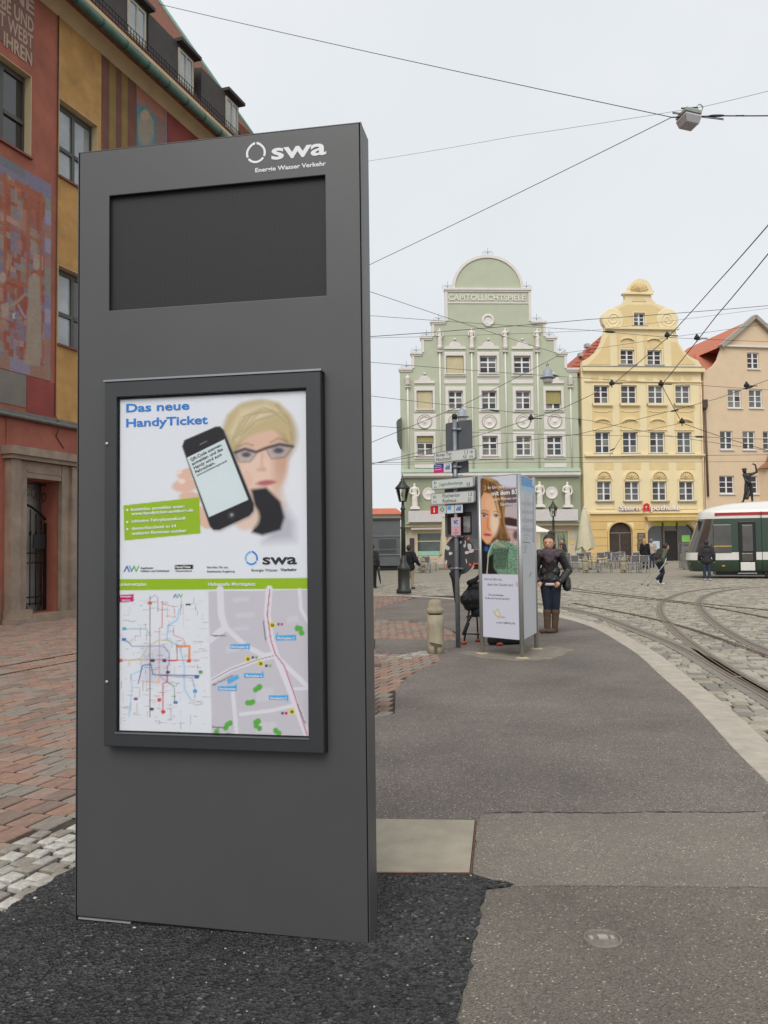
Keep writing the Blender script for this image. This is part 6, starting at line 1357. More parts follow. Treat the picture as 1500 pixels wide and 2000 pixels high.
# ---------------------------------------------------------------- lamps on posts
M_lamp = mat('lamp_post_green', s(58,62,58), .5, .3, var=.2, scale=8); M_lglass = glass_mat('lantern_glass', (.86,.87,.82), .06)
def lamp_post(label, p, H):
    t = thing('street_lamp', label, 'street lamp', p, 0, 'old lantern street lamps'); k = H/4.05
    b = MB(); b.lathe([(.26,-.02),(.26,.12),(.21,.16),(.20,.78),(.24,.82),(.20,.90),(.13,1.02),(.10,1.1),(.085,1.3)], 12); b.build('base', M_lamp, t)
    b = MB(); b.lathe([(.084,1.3),(.075,2.2),(.095,2.24),(.07,2.3),(.062,2.86),(.10,2.9),(.06,2.95),(.045,3.12),(.06,3.16)], 12); b.build('shaft', M_lamp, t)
    la = MB()
    for i in range(6):
        a = i*math.pi/3; la.bar((.13*math.cos(a),.13*math.sin(a),3.17),(.235*math.cos(a),.235*math.sin(a),3.62), .016)
    la.lathe([(.13,3.15),(.14,3.18)], 6); lt = la.build('lantern', M_lamp, t)
    b = MB(); b.lathe([(.122,3.185),(.222,3.615)], 6, smooth=False); b.f = b.f[:6]; b.mi = b.mi[:6]; b.smooth = set(); b.build('glass', M_lglass, lt)
    b = MB(); b.ball((0,0,3.4), .06, 10, (1,1,1.6)); b.build('bulb', mat('lamp_bulb', s(206,192,160), .5), lt)
    b = MB(); b.lathe([(.27,3.61),(.27,3.63),(.13,3.78),(.11,3.84),(.06,3.88),(.07,3.94),(.02,4.0),(.012,4.12)], 12); b.build('lantern_roof', M_lamp, lt)
    t.scale = (k,k,k); return t
lamp_post('dark green lantern street lamp standing left of the signpost', ground(789,1158), 3.98)
lamp_post('slim lantern street lamp behind the person in the leather jacket', ground(1083,1122,True), 3.75)

# ================================================================ PEOPLE
def skin_m(n, c): return mat('skin_'+n, c, .55, var=.05, scale=10)
SK = skin_m('light', s(196,150,124))
def hand(mb, w_, d, inn, k):
    """palm and five fingers at wrist w_, pointing along d, thumb towards inn"""
    d = Vector(d).normalized(); inn = Vector(inn); inn = (inn-d*inn.dot(d)).normalized(); nn = d.cross(inn)
    w_ = Vector(w_); pc_ = w_+d*.045*k; mb.cap(w_+d*.01*k, w_+d*.075*k, .024*k, .036*k, 8)
    for i, (o_, L_) in enumerate(((.030,.068),(.010,.078),(-.010,.072),(-.030,.056))):
        a = w_+d*.085*k+inn*o_*k; m_ = a+d*L_*.5*k+nn*.012*k; e = a+d*L_*.8*k+nn*.04*k; mb.cap(a, m_, .0105*k, .0095*k, 6); mb.cap(m_, e, .0095*k, .008*k, 6)
    a = w_+d*.03*k+inn*.028*k; mb.cap(a, a+d*.03*k+inn*.028*k, .013*k, .011*k, 6); mb.cap(a+d*.03*k+inn*.028*k, a+d*.065*k+inn*.03*k, .011*k, .009*k, 6)
BASE = dict(head=(0,-.005,.935), neck=(0,0,.86), chest=(0,0,.75), waist=(0,0,.63), pelvis=(0,0,.53), shL=(-.105,0,.81), shR=(.105,0,.81), elL=(-.14,.015,.64), elR=(.14,.015,.64), wrL=(-.145,-.03,.50), wrR=(.145,-.03,.50),
            hiL=(-.048,0,.51), hiR=(.048,0,.51), knL=(-.052,-.012,.28), knR=(.052,-.012,.28), anL=(-.055,.01,.05), anR=(.055,.01,.05), tdL=(-.02,-1,-.15), tdR=(.02,-1,-.15))
def person(label, loc, yaw, H, pose, top, legs, shoes, hairc, hair='short', voxel=.011, fem=False, boots=0, skirt_hem=None, jac_len=.50, bulk=1.0, extras=None):
    t = thing('person', label, 'person', loc, R(yaw)); J = {k: Vector(v)*H for k, v in {**BASE, **pose}.items() if k in BASE and k[:2] != 'td'}; T = {k: Vector({**BASE, **pose}[k]).normalized() for k in ('tdL','tdR')}
    k = H; W_ = .9 if fem else 1.0
    hd = J['head']; fwd = (Matrix.Rotation(R(pose.get('hy',(0,))[0]) if isinstance(pose.get('hy'), tuple) else 0, 3, 'Z') @ Vector((0,-1,0))); sdv = Vector((-fwd.y, fwd.x, 0))
    b = MB(); b.ball(hd, .062*k, 14, (.86,1.0,1.18)); b.ball(hd+fwd*.022*k-Vector((0,0,.028*k)), .040*k, 12, (.9,.9,1.05)); b.cap(hd+fwd*.055*k, hd+fwd*.066*k-Vector((0,0,.018*k)), .006*k, .009*k, 8)
    b.ball(hd+fwd*.056*k-Vector((0,0,.036*k)), .012*k, 8, (1.3,.8,.7)); b.ball(hd+fwd*.050*k+Vector((0,0,.014*k)), .02*k, 8, (2.0,.6,.45))
    for q in (-1, 1): b.ball(hd+sdv*(q*.055*k), .016*k, 8, (.4,.8,1.3))
    b.cap(J['neck']-Vector((0,0,.03*k)), hd-Vector((0,0,.05*k)), .036*k, .033*k)
    b.cap(J['pelvis'], J['chest'], .05*k, .055*k); b.cap(J['chest'], J['neck'], .05*k, .034*k)
    for q in 'LR':
        b.cap(J['sh'+q], J['el'+q], .024*k, .020*k); b.cap(J['el'+q], J['wr'+q], .020*k, .015*k)
        dv = (J['wr'+q]-J['el'+q]); inn = Vector((1 if q == 'L' else -1, -.6, 0)); hd_ = pose.get('hd'+q); hand(b, J['wr'+q], Vector(hd_) if hd_ else dv, inn, H/1.75*.86)
        b.cap(J['hi'+q], J['kn'+q], .045*k, .032*k); b.cap(J['kn'+q], J['an'+q], .028*k, .016*k); b.cap(J['an'+q], J['an'+q]+T['td'+q]*.04*k-Vector((0,0,.018*k)), .012*k, .01*k)
    remesh('body', b, voxel*.8, SK, t, 2)
    for q in (-1, 1):
        e = MB(); e.ball(hd+fwd*.053*k+sdv*(q*.022*k)+Vector((0,0,.002*k)), .0065*k, 8); e.build('eye', mat('eye_dark', s(40,32,28), .3, var=0), t)
    if hairc is not None:
        h = MB(); h.ball(hd-fwd*.012*k+Vector((0,0,.016*k)), .068*k, 14, (.92,1.0,1.12))
        if hair == 'bun': h.ball(hd-fwd*.035*k+Vector((.012*k,0,.098*k)), .028*k, 12); h.ball(hd-fwd*.035*k-Vector((0,0,.02*k)), .06*k, 12)
        if hair == 'long': h.cap(hd-fwd*.03*k, hd-fwd*.04*k-Vector((0,0,.09*k)), .058*k, .05*k)
        ho = remesh('hair', h, voxel*.8, mat('hair_%d_%d' % hairc[:2], s(*hairc), .6, var=.3, scale=30, stretch=(1,1,.3)), t, 2)
        bm = bmesh.new(); bm.from_mesh(ho.data); cut = [v for v in bm.verts if (v.co-hd).dot(fwd) > .022*k and v.co.z < hd.z+.044*k and hair != 'hood']; bmesh.ops.delete(bm, geom=cut, context='VERTS'); bm.to_mesh(ho.data); bm.free()
    j = MB(); zj = jac_len*k; bk = bulk*W_
    up_ = (J['neck']-J['pelvis']).normalized()
    j.cap(J['waist'], J['chest']-up_*.02*k, .082*k*bk, .098*k*bk); j.cap(J['shL'], J['shR'], .05*k*bk, .05*k*bk); j.cap(J['chest'], J['neck']-up_*.02*k, .085*k*bk, .045*k); j.cap(J['pelvis']+up_*(jac_len-.50)*k, J['waist'], .09*k*bk, .08*k*bk)
    for q in 'LR': j.cap(J['sh'+q], J['el'+q], .05*k*bulk, .042*k*bulk); j.cap(J['el'+q], J['wr'+q]-(J['wr'+q]-J['el'+q]).normalized()*.01*k, .042*k*bulk, .031*k*bulk)
    if hair == 'hood': j.ball(J['neck']+Vector((0,.05*k,.0)), .06*k, 12, (1.2,.8,.7))
    sdj = Vector((1,0,0)); j.cap(J['waist']-sdj*.035*k, J['waist']+sdj*.035*k, .078*k*bk, .078*k*bk); j.cap(J['pelvis']+up_*(jac_len-.50)*k-sdj*.035*k, J['pelvis']+up_*(jac_len-.50)*k+sdj*.035*k, .082*k*bk, .082*k*bk)
    jo = remesh('jacket', j, voxel, top, t, 2)
    l_ = MB(); l_.cap(J['hiL'], J['hiR'], .078*k*W_, .078*k*W_); l_.cap(J['pelvis'], J['pelvis']+up_*.06*k, .082*k*W_, .076*k*W_)
    for q in 'LR': l_.cap(J['hi'+q], J['kn'+q], .064*k, .043*k); l_.cap(J['kn'+q], J['an'+q].lerp(J['kn'+q], .05), .042*k, .03*k if fem else .036*k)
    remesh('trousers', l_, voxel, legs, t, 2)
    for q in 'LR':
        sh = MB(); a = J['an'+q]; sh.cap(a-Vector((0,0,.022*k))-T['td'+q]*.02*k, a+T['td'+q]*.085*k-Vector((0,0,.012*k)), .024*k, .021*k); sh.cap(a, a-Vector((0,0,.02*k)), .025*k, .025*k)
        if boots: sh.cap(a.lerp(J['kn'+q], .0), a.lerp(J['kn'+q], boots), .031*k, .041*k); sh.cap(a.lerp(J['kn'+q], boots*.9), a.lerp(J['kn'+q], boots*1.0), .043*k, .043*k)
        remesh('boot' if boots else 'shoe', sh, voxel*.8, shoes, t, 2)
    return t, J
def cloth(n, c, rough=.85, var=.2, sc=14, spec=.3): return mat('cloth_'+n, c, rough, var=var, scale=sc, bump=.35, bscale=30, spec=spec)
LEATH = mat('black_leather', s(34,32,33), .38, var=.35, scale=9, bump=.9, bscale=16, spec=.6)
JEAN = cloth('dark_jeans', s(36,42,56), .85, .25, 9); 
# woman with scarf and boots
wp = ground(1077,1237)
t, J = person('person in black leather jacket, grey scarf and brown boots by the poster column', wp, -14, 1.70,
    dict(elL=(-.155,.02,.64), wrL=(-.115,-.085,.535), elR=(.185,.03,.64), wrR=(.10,-.095,.53), hdL=(.25,-.3,-.7), hdR=(-.4,-.3,-.6), hy=(-8,), head=(-.005,-.03,.925), hiL=(-.045,0,.51), knL=(-.035,-.01,.28), anL=(-.04,-.01,.05), knR=(.05,0,.28), anR=(.035,.01,.05), tdL=(-.7,-.7,-.12), tdR=(-.75,-.6,-.12)),
    LEATH, JEAN, cloth('boot_suede', s(92,74,60), .85, .2), (52,36,30), 'bun', .0085, True, .78, jac_len=.52, bulk=1.0)
k = 1.70; nk = J['neck']
sc_ = MB()
for i in range(10):
    a = i*math.pi/5; sc_.cap(nk+Vector((.062*k*math.cos(a), -.01*k+.06*k*math.sin(a), -.03*k+.008*k*math.sin(i*2.1))), nk+Vector((.062*k*math.cos(a+.63), -.01*k+.06*k*math.sin(a+.63), -.03*k+.008*k*math.sin((i+1)*2.1))), .034*k, .034*k)
    sc_.cap(nk+Vector((.085*k*math.cos(a), -.015*k+.075*k*math.sin(a), -.062*k)), nk+Vector((.085*k*math.cos(a+.63), -.015*k+.075*k*math.sin(a+.63), -.062*k)), .03*k, .03*k)
sc_.cap(nk+Vector((-.03*k,-.075*k,-.05*k)), nk+Vector((-.01*k,-.085*k,-.12*k)), .045*k, .03*k); sc_.cap(nk+Vector((.03*k,-.075*k,-.05*k)), nk+Vector((.02*k,-.085*k,-.11*k)), .04*k, .025*k)
remesh('scarf', sc_, .010, cloth('scarf_mauve', s(84,72,78), .95, .3, 18), t, 1)
hm = MB(); hm.lathe([(.083*k,.488*k),(.088*k,.50*k),(.086*k,.515*k)], 20, (0,-.002,0), sy=.92); hm.build('shirt_hem', cloth('shirt_pale', s(206,192,188), .9, .06), t)
bg = MB(); bg.cap((.155*k,.05*k,.54*k), (.165*k,.03*k,.47*k), .05*k, .045*k); remesh('shoulder_bag', bg, .012, LEATH, t, 2)
st = MB()
st.ball((.052*k,-.098*k,.735*k), .006, 8); st.build('jacket_stud', mat('chrome_stud', s(220,220,220), .2, .9), t)
# man on crutches
cp_ = ground(1289,1143,True)
t, J = person('person in khaki shirt with backpack walking on crutches', cp_, 96, 1.72,
    dict(head=(0,-.17,.86), neck=(0,-.125,.80), chest=(0,-.075,.71), waist=(0,-.03,.61), shL=(-.105,-.10,.765), shR=(.105,-.10,.765), elL=(-.15,-.02,.62), elR=(.15,-.02,.62), wrL=(-.14,-.06,.50), wrR=(.14,-.06,.50), knL=(-.05,-.055,.275), anL=(-.05,.10,.13), tdL=(0,-.6,-.8), knR=(.05,-.09,.27), anR=(.05,-.03,.05)),
    cloth('khaki_shirt', s(86,92,74)), JEAN, cloth('white_trainers', s(206,206,204), .7, .05), (48,38,32), 'short', .012, jac_len=.5)
bp_ = MB(); bp_.cap((0,.05,1.08),(0,-.03,1.32), .14, .12); bp_.cap((-.08,.0,1.06),(-.08,.0,1.2), .1, .1); bp_.cap((.08,.0,1.06),(.08,.0,1.2), .1, .1); remesh('backpack', bp_, .016, cloth('backpack_grey', s(58,56,58)), t, 3)
M_crut = mat('crutch_alu', s(196,198,200), .4, .5)
for sg, lab in ((-1,'far aluminium crutch held by the person in the khaki shirt'),(1,'near aluminium crutch held by the person in the khaki shirt')):
    cr = thing('crutch', lab, 'crutch', cp_, R(96), 'pair of crutches'); hx = sg*.17*1.72
    b = MB(); b.tube([(hx,.62,.0),(hx,-.09,.86),(hx,-.16,1.08)], .016, 8); b.build('shaft', M_crut, cr)
    b = MB(); b.tube([(hx,-.09,.85),(hx-sg*.0,-.2,.83)], .016, 8); b.build('handgrip', M_blk, cr); b = MB(); b.tube([(hx-.05,-.17,1.06),(hx-.04,-.13,1.09),(hx+.04,-.13,1.09),(hx+.05,-.17,1.06)], .012, 6); b.build('arm_cuff', M_blk, cr); b = MB(); b.tube([(hx,.63,-.01),(hx,.6,.05)], .022, 8); b.build('rubber_foot', M_blk, cr)
# man beside the tram
person('person in dark hooded jacket and jeans seen from behind beside the tram', ground(1381,1134,True), 172, 1.68, dict(elL=(-.17,.02,.64), elR=(.165,.02,.64), wrL=(-.185,-.02,.50), wrR=(.165,-.07,.52), knL=(-.055,-.01,.28), anL=(-.065,.02,.05), anR=(.045,-.03,.05)),
    cloth('charcoal_jacket', s(54,52,55)), cloth('blue_jeans', s(54,62,80)), cloth('white_trainers', s(206,206,204)), (44,36,34), 'hood', .012, jac_len=.47, bulk=1.22)
# man behind the lamp post
person('person in black jacket and beige trousers walking behind the street lamp', ground(800,1151,True), 150, 1.66, dict(elL=(-.19,.03,.66), wrL=(-.24,-.04,.56), elR=(.16,.05,.65), wrR=(.15,0,.53), knR=(.05,-.07,.29), anR=(.05,.10,.12), tdR=(0,-.5,-.85), knL=(-.05,-.04,.28), anL=(-.05,-.06,.05)),
    cloth('black_jacket', s(32,32,36)), cloth('beige_trousers', s(160,148,126)), M_blk, (50,40,34), 'short', .012, jac_len=.48, bulk=1.25)
# people near the shops
def up_at(px, Y): x = (px-750)/F*Y; return Vector((x, Y, gz(x, Y, True)))
t, J = person('person in orange-edged dark waistcoat standing by the shop window', up_at(1098,47), -70, 1.74, {}, cloth('waistcoat_dark', s(66,58,62)), cloth('black_trousers', s(36,36,38)), M_blk, (60,54,50), 'short', .014)
b = MB(); b.cap((.06,-.17,1.02),(.09,-.13,1.38), .035, .03); b.cap((-.06,-.17,1.02),(-.09,-.13,1.38), .03, .03); remesh('stole', b, .014, cloth('stole_orange', s(206,130,84)), t, 1)
person('person in black top standing at the pharmacy window', up_at(1258,46.5), 150, 1.68, {}, cloth('black_jacket', s(32,32,36)), cloth('black_trousers', s(36,36,38)), M_blk, (178,138,84), 'long', .014)
person('person in pale top beside the pharmacy door', up_at(1271,48), 170, 1.66, {}, cloth('pale_top', s(176,160,150)), cloth('blue_jeans', s(54,62,80)), M_blk, (120,112,104), 'short', .014)
up_p = ground(728,1149,True); t, J = person('person in dark coat with umbrella half hidden by the grey pillar', up_p, 160, 1.72, dict(wrR=(.165,-.02,.50)), cloth('charcoal_jacket', s(54,52,55)), cloth('black_trousers', s(36,36,38)), M_blk, (60,50,44), 'short', .014)
um_ = thing('umbrella', 'closed black umbrella carried at the edge of the grey pillar', 'umbrella', at_depth(738,1110,up_p.y-.25)); b = MB(); b.lathe([(.008,-.62),(.03,-.5),(.045,-.12),(.02,0)], 9); o = b.build('canopy', M_blk, um_); b = MB(); b.tube([(0,0,0),(-.01,0,.16),(-.05,0,.2),(-.09,0,.16)], .013, 6); b.build('handle', M_blk, um_); um_.rotation_euler = (0,R(-10),0)

# ================================================================ TV CAMERA ON TRIPOD
tcp = ground(930,1256); tv = thing('video_camera_tripod', 'professional video camera in black rain cover on a tripod', 'video camera', (tcp.x,tcp.y,0))
M_cover = mat('rain_cover_black', s(26,26,28), .42, var=.3, scale=12, bump=.9, bscale=14); M_carb = mat('tripod_tube', s(48,48,50), .4, .4)
hz = at_depth(925,1195,tcp.y).z
feet = [ground(906,1259), ground(934,1254), ground(976,1262)]
for f in feet:
    fx, fy = f.x-tcp.x, f.y-tcp.y; b = MB()
    for q in (-.022,.022): b.tube([(q*2,0,hz-.05),(fx*.62+q,fy*.62,.42)], .013, 6)
    b.tube([(fx*.5,fy*.5,.54),(fx*.97,fy*.97,.05)], .014, 6); lg = b.build('leg', M_carb, tv)
    b = MB(); b.ball((fx,fy,.03), .045, 10, (1.2,1,.6)); b.build('foot', mat('tripod_foot_red', s(170,62,44), .6), lg)
b = MB()
for i in range(3): a, c = feet[i], feet[(i+1) % 3]; b.bar(((a.x-tcp.x)*.8,(a.y-tcp.y)*.8,.16),((c.x-tcp.x)*.12,(c.y-tcp.y)*.12,.14), .02)
b.build('spreader', M_carb, tv)
b = MB(); b.lathe([(.05,hz-.08),(.075,hz-.03),(.075,hz+.04),(.05,hz+.09)], 14); b.build('head', M_blk, tv)
b = MB(); b.tube([(-.03,0,hz),(-.12,-.08,hz-.14),(-.2,-.12,hz-.32)], .014, 6); b.tube([(-.13,-.09,hz-.16),(-.21,-.13,hz-.35)], .03, 8); b.build('pan_bar', M_blk, tv)
b = MB(); cz = hz+.26; b.cap((-.10,-.05,cz-.05),(.22,.12,cz), .14, .13); b.cap((-.16,-.12,cz-.06),(-.06,.0,cz+.02), .10, .12); b.cap((-.06,-.04,cz+.12),(.12,.06,cz+.16), .07, .08); b.cap((.2,.1,cz-.02),(.4,.2,cz), .09, .085); b.cap((-.12,-.1,cz-.16),(.05,0,cz-.14), .08, .08)
remesh('rain_cover', b, .02, M_cover, tv, 2)
b = MB(); b.cap((-.02,-.04,cz+.22),(.1,.02,cz+.33), .035, .03); b.cap((-.1,-.08,cz+.2),(.0,-.02,cz+.24), .045, .04); b.cap((.1,0,cz+.15),(.16,.02,cz+.34), .05, .06); b.cap((-.06,-.06,cz+.08),(-.04,-.04,cz+.24), .03, .03); remesh('viewfinder', b, .014, M_blk, tv, 1)
p = ground(985,1262); t = thing('equipment_bag', 'black equipment bag on the ground under the poster column', 'bag', (p.x+.05,p.y+.2,0), R(10)); b = MB(); b.cap((-.22,0,.07),(.22,0,.06), .075, .07); remesh('bag_body', b, .016, cloth('bag_black', s(40,40,42)), t, 2); b = MB(); b.tube([(-.12,-.05,.12),(-.06,-.07,.17),(.06,-.07,.17),(.12,-.05,.12)], .01, 6); b.build('carry_strap', M_blk, t)

# ================================================================ CAFE: chairs, tables, parasols
M_cal = mat('chair_aluminium', s(168,170,174), .38, .6, var=.06); M_wv = mat('chair_weave', s(104,100,98), .8, var=.2, scale=40)
def chair(label, p, rz, grp):
    t = thing('cafe_chair', label, 'chair', p, rz, grp)
    b = MB(); b.box(-.23,.23,-.22,.24,.43,.455); b.build('seat', M_wv, t)
    b = MB(); b.box(-.21,.21,.235,.25,.55,.86); b.build('backrest', M_wv, t)
    for sx in (-1,1):
        b = MB(); b.tube([(sx*.25,-.24,0),(sx*.25,-.22,.44),(sx*.25,-.22,.66)], .016, 6); b.build('leg', M_cal, t); b = MB(); b.tube([(sx*.25,.30,0),(sx*.25,.24,.44),(sx*.23,.25,.88)], .016, 6); b.build('leg', M_cal, t)
        b = MB(); b.box(sx*.25-.025,sx*.25+.025,-.24,.24,.66,.685); b.build('armrest', M_cal, t)
    b = MB(); b.tube([(-.23,.25,.88),(.23,.25,.88)], .016, 6); b.build('top_rail', M_cal, t); b = MB(); b.box(-.235,.235,-.228,-.212,.40,.43); b.build('seat_rail', M_cal, t); b = MB(); b.box(-.235,.235,.23,.246,.40,.43); b.build('seat_rail', M_cal, t); return t
def table(label, p, grp):
    t = thing('cafe_table', label, 'table', p, 0, grp); b = MB(); b.lathe([(.40,.70),(.41,.715),(.41,.73),(.0001,.732)], 20); b.build('tabletop', mat('table_top_ochre', s(178,160,128), .5, var=.1), t); b = MB(); b.lathe([(.035,.03),(.03,.69)], 10); b.build('column', M_cal, t)
    for a in range(4): b = MB(); b.tube([(0,0,.09),(.18*math.cos(a*1.57+.6),.18*math.sin(a*1.57+.6),.06),(.34*math.cos(a*1.57+.6),.34*math.sin(a*1.57+.6),.012)], .018, 6); b.build('foot', M_cal, t)
    return t
gc = 'aluminium cafe chairs'
ch0 = None
CH = [(812,1119,10,'leftmost aluminium cafe chair by the street lamp'),(831,1119,-8,'aluminium cafe chair second from the street lamp'),(844,1115,80,'aluminium cafe chair side-on near the round sign'),
 (1104,1118,185,'aluminium cafe chair just right of the person in leather'),(1121,1117,175,'aluminium cafe chair left of the bollard under the parasol'),(1112,1110,20,'rear aluminium cafe chair between the person and the closed parasol'),(1132,1110,-30,'rear aluminium cafe chair at the foot of the closed parasol'),
 (1158,1113,90,'aluminium cafe chair on the left of the ochre table'),(1183,1118,-95,'aluminium cafe chair on the right of the ochre table, turned to it'),(1176,1108,0,'aluminium cafe chair behind the ochre table'),(1198,1111,100,'aluminium cafe chair between the ochre table and second bollard'),
 (1203,1108,-20,'rear aluminium cafe chair left of the second bollard'),(1228,1113,80,'aluminium cafe chair just right of the second bollard'),(1240,1119,178,'dark-backed cafe chair facing away behind the crutches'),(1256,1119,180,'cafe chair half hidden by the backpack'),(1247,1108,10,'rear cafe chair in front of the pharmacy plaques'),(1216,1106,0,'rear cafe chair in front of the arched oak door'),(1192,1105,15,'farthest cafe chair left of the arched oak door'),(1148,1107,-10,'farthest cafe chair behind the parasol pole')]
for x, y, a, lab in CH:
    p = ground(x, y, True)
    if ch0 is None: ch0 = chair(lab, p, R(a), gc)
    else: c = copy_tree(ch0); c.location = p; c.rotation_euler = (0,0,R(a)); c['label'] = lab
t0 = table('round ochre-topped cafe table between the two bollards', ground(1168,1119,True), 'cafe tables')
for x, y, lab in ((1146,1112,'cafe table behind the first bollard'),(1218,1110,'cafe table behind the second bollard'),(1118,1113,'cafe table right of the person in leather'),(1252,1112,'cafe table in front of the pharmacy plaques'),(822,1113,'cafe table among the chairs by the street lamp')):
    c = copy_tree(t0); c.location = ground(x, y, True); c['label'] = lab
M_canv = mat('parasol_canvas', s(206,198,170), .9, var=.08, scale=3); M_canvw = mat('parasol_canvas_white', s(226,222,208), .9, var=.05)
def closed_parasol(label, p, H, w_):
    t = thing('parasol', label, 'parasol', p, 0, 'closed cream parasols'); b = MB(); b.tube([(0,0,0),(0,0,H)], .03, 8); b.build('pole', mat('pole_white', s(206,204,198), .5), t)
    b = MB(); n = 16; prof = [(.06,H-.08),(.13,H-.35),(.20,H-1.0),(.27,H-1.6),(.34,H-2.25)]; vs = []
    for i, (r_, z_) in enumerate(prof):
        for k in range(n): a = 2*math.pi*k/n; f = 1+(.34*(i/4))*(1 if k % 2 else -1)*.8; zz = z_-(.32*((k*7) % 5)/5 if i == 4 else 0); vs.append((w_*r_*f*math.cos(a), w_*r_*f*math.sin(a), zz))
    b.add(vs, [(i*n+k, i*n+(k+1) % n, (i+1)*n+(k+1) % n, (i+1)*n+k) for i in range(4) for k in range(n)], True); b.build('folded_canopy', M_canv, t)
    b = MB(); b.lathe([(.10,H-.07),(.10,H-.03),(.03,H),(.02,H+.08)], 12); b.build('cap', mat('pole_white', s(206,204,198), .5), t)
    b = MB(); b.lathe([(.35,0),(.35,.08),(.08,.12)], 16); b.build('base', mat('parasol_base', s(120,118,112), .9), t); return t
closed_parasol('closed cream parasol between the green and yellow houses', ground(1144,1112,True), 3.55, 1.35)
closed_parasol('closed cream parasol behind the direction signs', ground(868,1112,True), 3.2, .75)
p = ground(1035,1112,True); t = thing('parasol', 'open white parasol behind the poster column', 'parasol', p); b = MB(); b.tube([(0,0,0),(0,0,2.9)], .03, 8); b.build('pole', mat('pole_white', s(206,204,198), .5), t)
b = MB(); b.lathe([(1.42,2.12),(1.43,2.16),(.7,2.42),(.0001,2.75)], 8, smooth=False); b.smooth = set(); b.build('canopy', M_canvw, t)
# red sign and orange-framed board
p = at_depth(931,1007,41); t = thing('red_sign', 'small red hanging sign right of the direction signs', 'sign', (p.x,p.y,gz(0,41,True))); z_ = p.z-gz(0,41,True)
b = MB(); b.prism([(-.17,z_-.17),(.3,z_-.17),(.3,z_+.17),(-.02,z_+.17)], -.02, .02); sg_ = fixn(b.build('panel', M_red, t)); b = MB(); b.box(.06,.2,-.024,-.021,z_-.06,z_-.02); b.box(.1,.16,-.024,-.021,z_+.02,z_+.1); b.build('print', M_let, sg_); b = MB(); b.tube([(.3,0,0),(.3,0,z_+.4)], .03, 8); b.build('pole', M_blk, t)
p = ground(932,1112,True); t = thing('menu_board', 'orange-framed menu board behind the round sign back', 'board', p); b = MB()
for q in ((-.22,-.17,.1,1.2),(.17,.22,.1,1.2)): b.box(q[0],q[1],-.02,.02,q[2],q[3])
b.box(-.18,.18,-.019,.019,1.15,1.199); b.box(-.18,.18,-.019,.019,.3,.36); b.build('frame', mat('board_orange', s(206,100,60), .6), t); b = MB(); b.box(-.168,.168,-.01,.01,.361,1.149); b.build('panel', mat('chalk_panel', s(70,66,68), .8), t); b = MB(); b.box(-.2,.2,.15,.2,-.01,.9); b.build('rear_leg', M_blk, t)
# wire mesh cage by the pharmacy
p = ground(1345,1112,True); t = thing('wire_cage', 'wire mesh cage of cartons in front of the pharmacy', 'cage', p); M_wire = mat('zinc_wire', s(150,152,154), .4, .6)
b = MB()
for x in (-.4,.4):
    for y in (-.3,.3): b.bar((x,y,.08),(x,y,1.45), .035)
for z_ in (.1,.55,1.0,1.44):
    for y in (-.3,.3): b.bar((-.4,y,z_),(.4,y,z_), .025)
    for x in (-.4,.4): b.bar((x,-.3,z_),(x,.3,z_), .025)
b.build('frame', M_wire, t); b = MB()
for k in range(17): x = -.38+k*.0475; b.bar((x,-.31,.1),(x,-.31,1.44), .008)
for k in range(20): z_ = .12+k*.068; b.bar((-.4,-.315,z_),(.4,-.315,z_), .008)
b.build('mesh', M_wire, t); b = MB(); b.box(-.36,.36,-.26,.26,.12,.9); b.box(-.3,.1,-.24,.2,.901,1.25); b.build('cartons', mat('cartons_grey', s(150,146,142), .9, var=.3, scale=6), t)
for x in (-.34,.34):
    b = MB(); b.tube([(x,-.26,.04),(x+.03,-.26,.04)], .045, 10); b.build('castor', M_blk, t)

# ================================================================ grey cabin and red-roofed house behind
p = ground(783,1114,True); t = thing('grey_cabin', 'grey cabin with dark windows behind the street lamp', 'cabin', p, R(4)); M_cab = mat('cabin_grey', s(98,101,103), .6, var=.08, scale=2); M_cabw = mat('cabin_window', s(36,40,42), .1, var=.4, scale=1.5, spec=.9)
b = MB(); b.box(-7,0,0,3,.28,3.0); b.build('body', M_cab, t); b = MB(); b.box(-7.1,.06,-.1,3.1,3.0,3.1); b.build('roof', mat('cabin_roof', s(70,72,74), .7), t)
for x0 in (-1.15,-2.6,-4.05,-5.5): 
    b = MB(); b.box(x0-.2,x0+.95,-.03,-.001,1.0,1.9); wf = b.build('window', M_cab, t); b = MB(); b.box(x0-.14,x0+.89,-.04,-.0305,1.30,1.84); b.box(x0-.14,x0+.89,-.04,-.0305,1.05,1.22); b.build('pane', M_cabw, wf)
b = MB(); b.box(-7,0,-.06,-.001,.9,.96); b.box(-7,-.01,-.05,-.001,2.0,2.05); b.build('trim', mat('cabin_trim', s(130,132,132), .5), t); b = MB(); b.box(-6.9,-.1,.1,2.9,0,.28); b.build('skirt', M_blk, t)
p = at_depth(786,1003,85); t = thing('red_roofed_house', 'low far house whose red tiled roof shows over the grey cabin', 'house', (p.x,p.y,.4)); zt = p.z-.4
b = MB(); b.box(-16,-.2,0,8,0,zt); b.build('wall', mat('far_house_wall', s(196,190,176), .9), t); b = MB(); b.add([(-16.3,-.4,zt-.05),(.1,-.4,zt-.05),(.1,8.4,zt-.05),(-16.3,8.4,zt-.05),(-15,4,zt+.75),(-.6,4,zt+.75)], [(0,1,5,4),(1,2,5),(2,3,4,5),(3,0,4)]); b.build('roof', mat('far_house_tiles', s(190,104,76), .9, var=.2, scale=2), t)

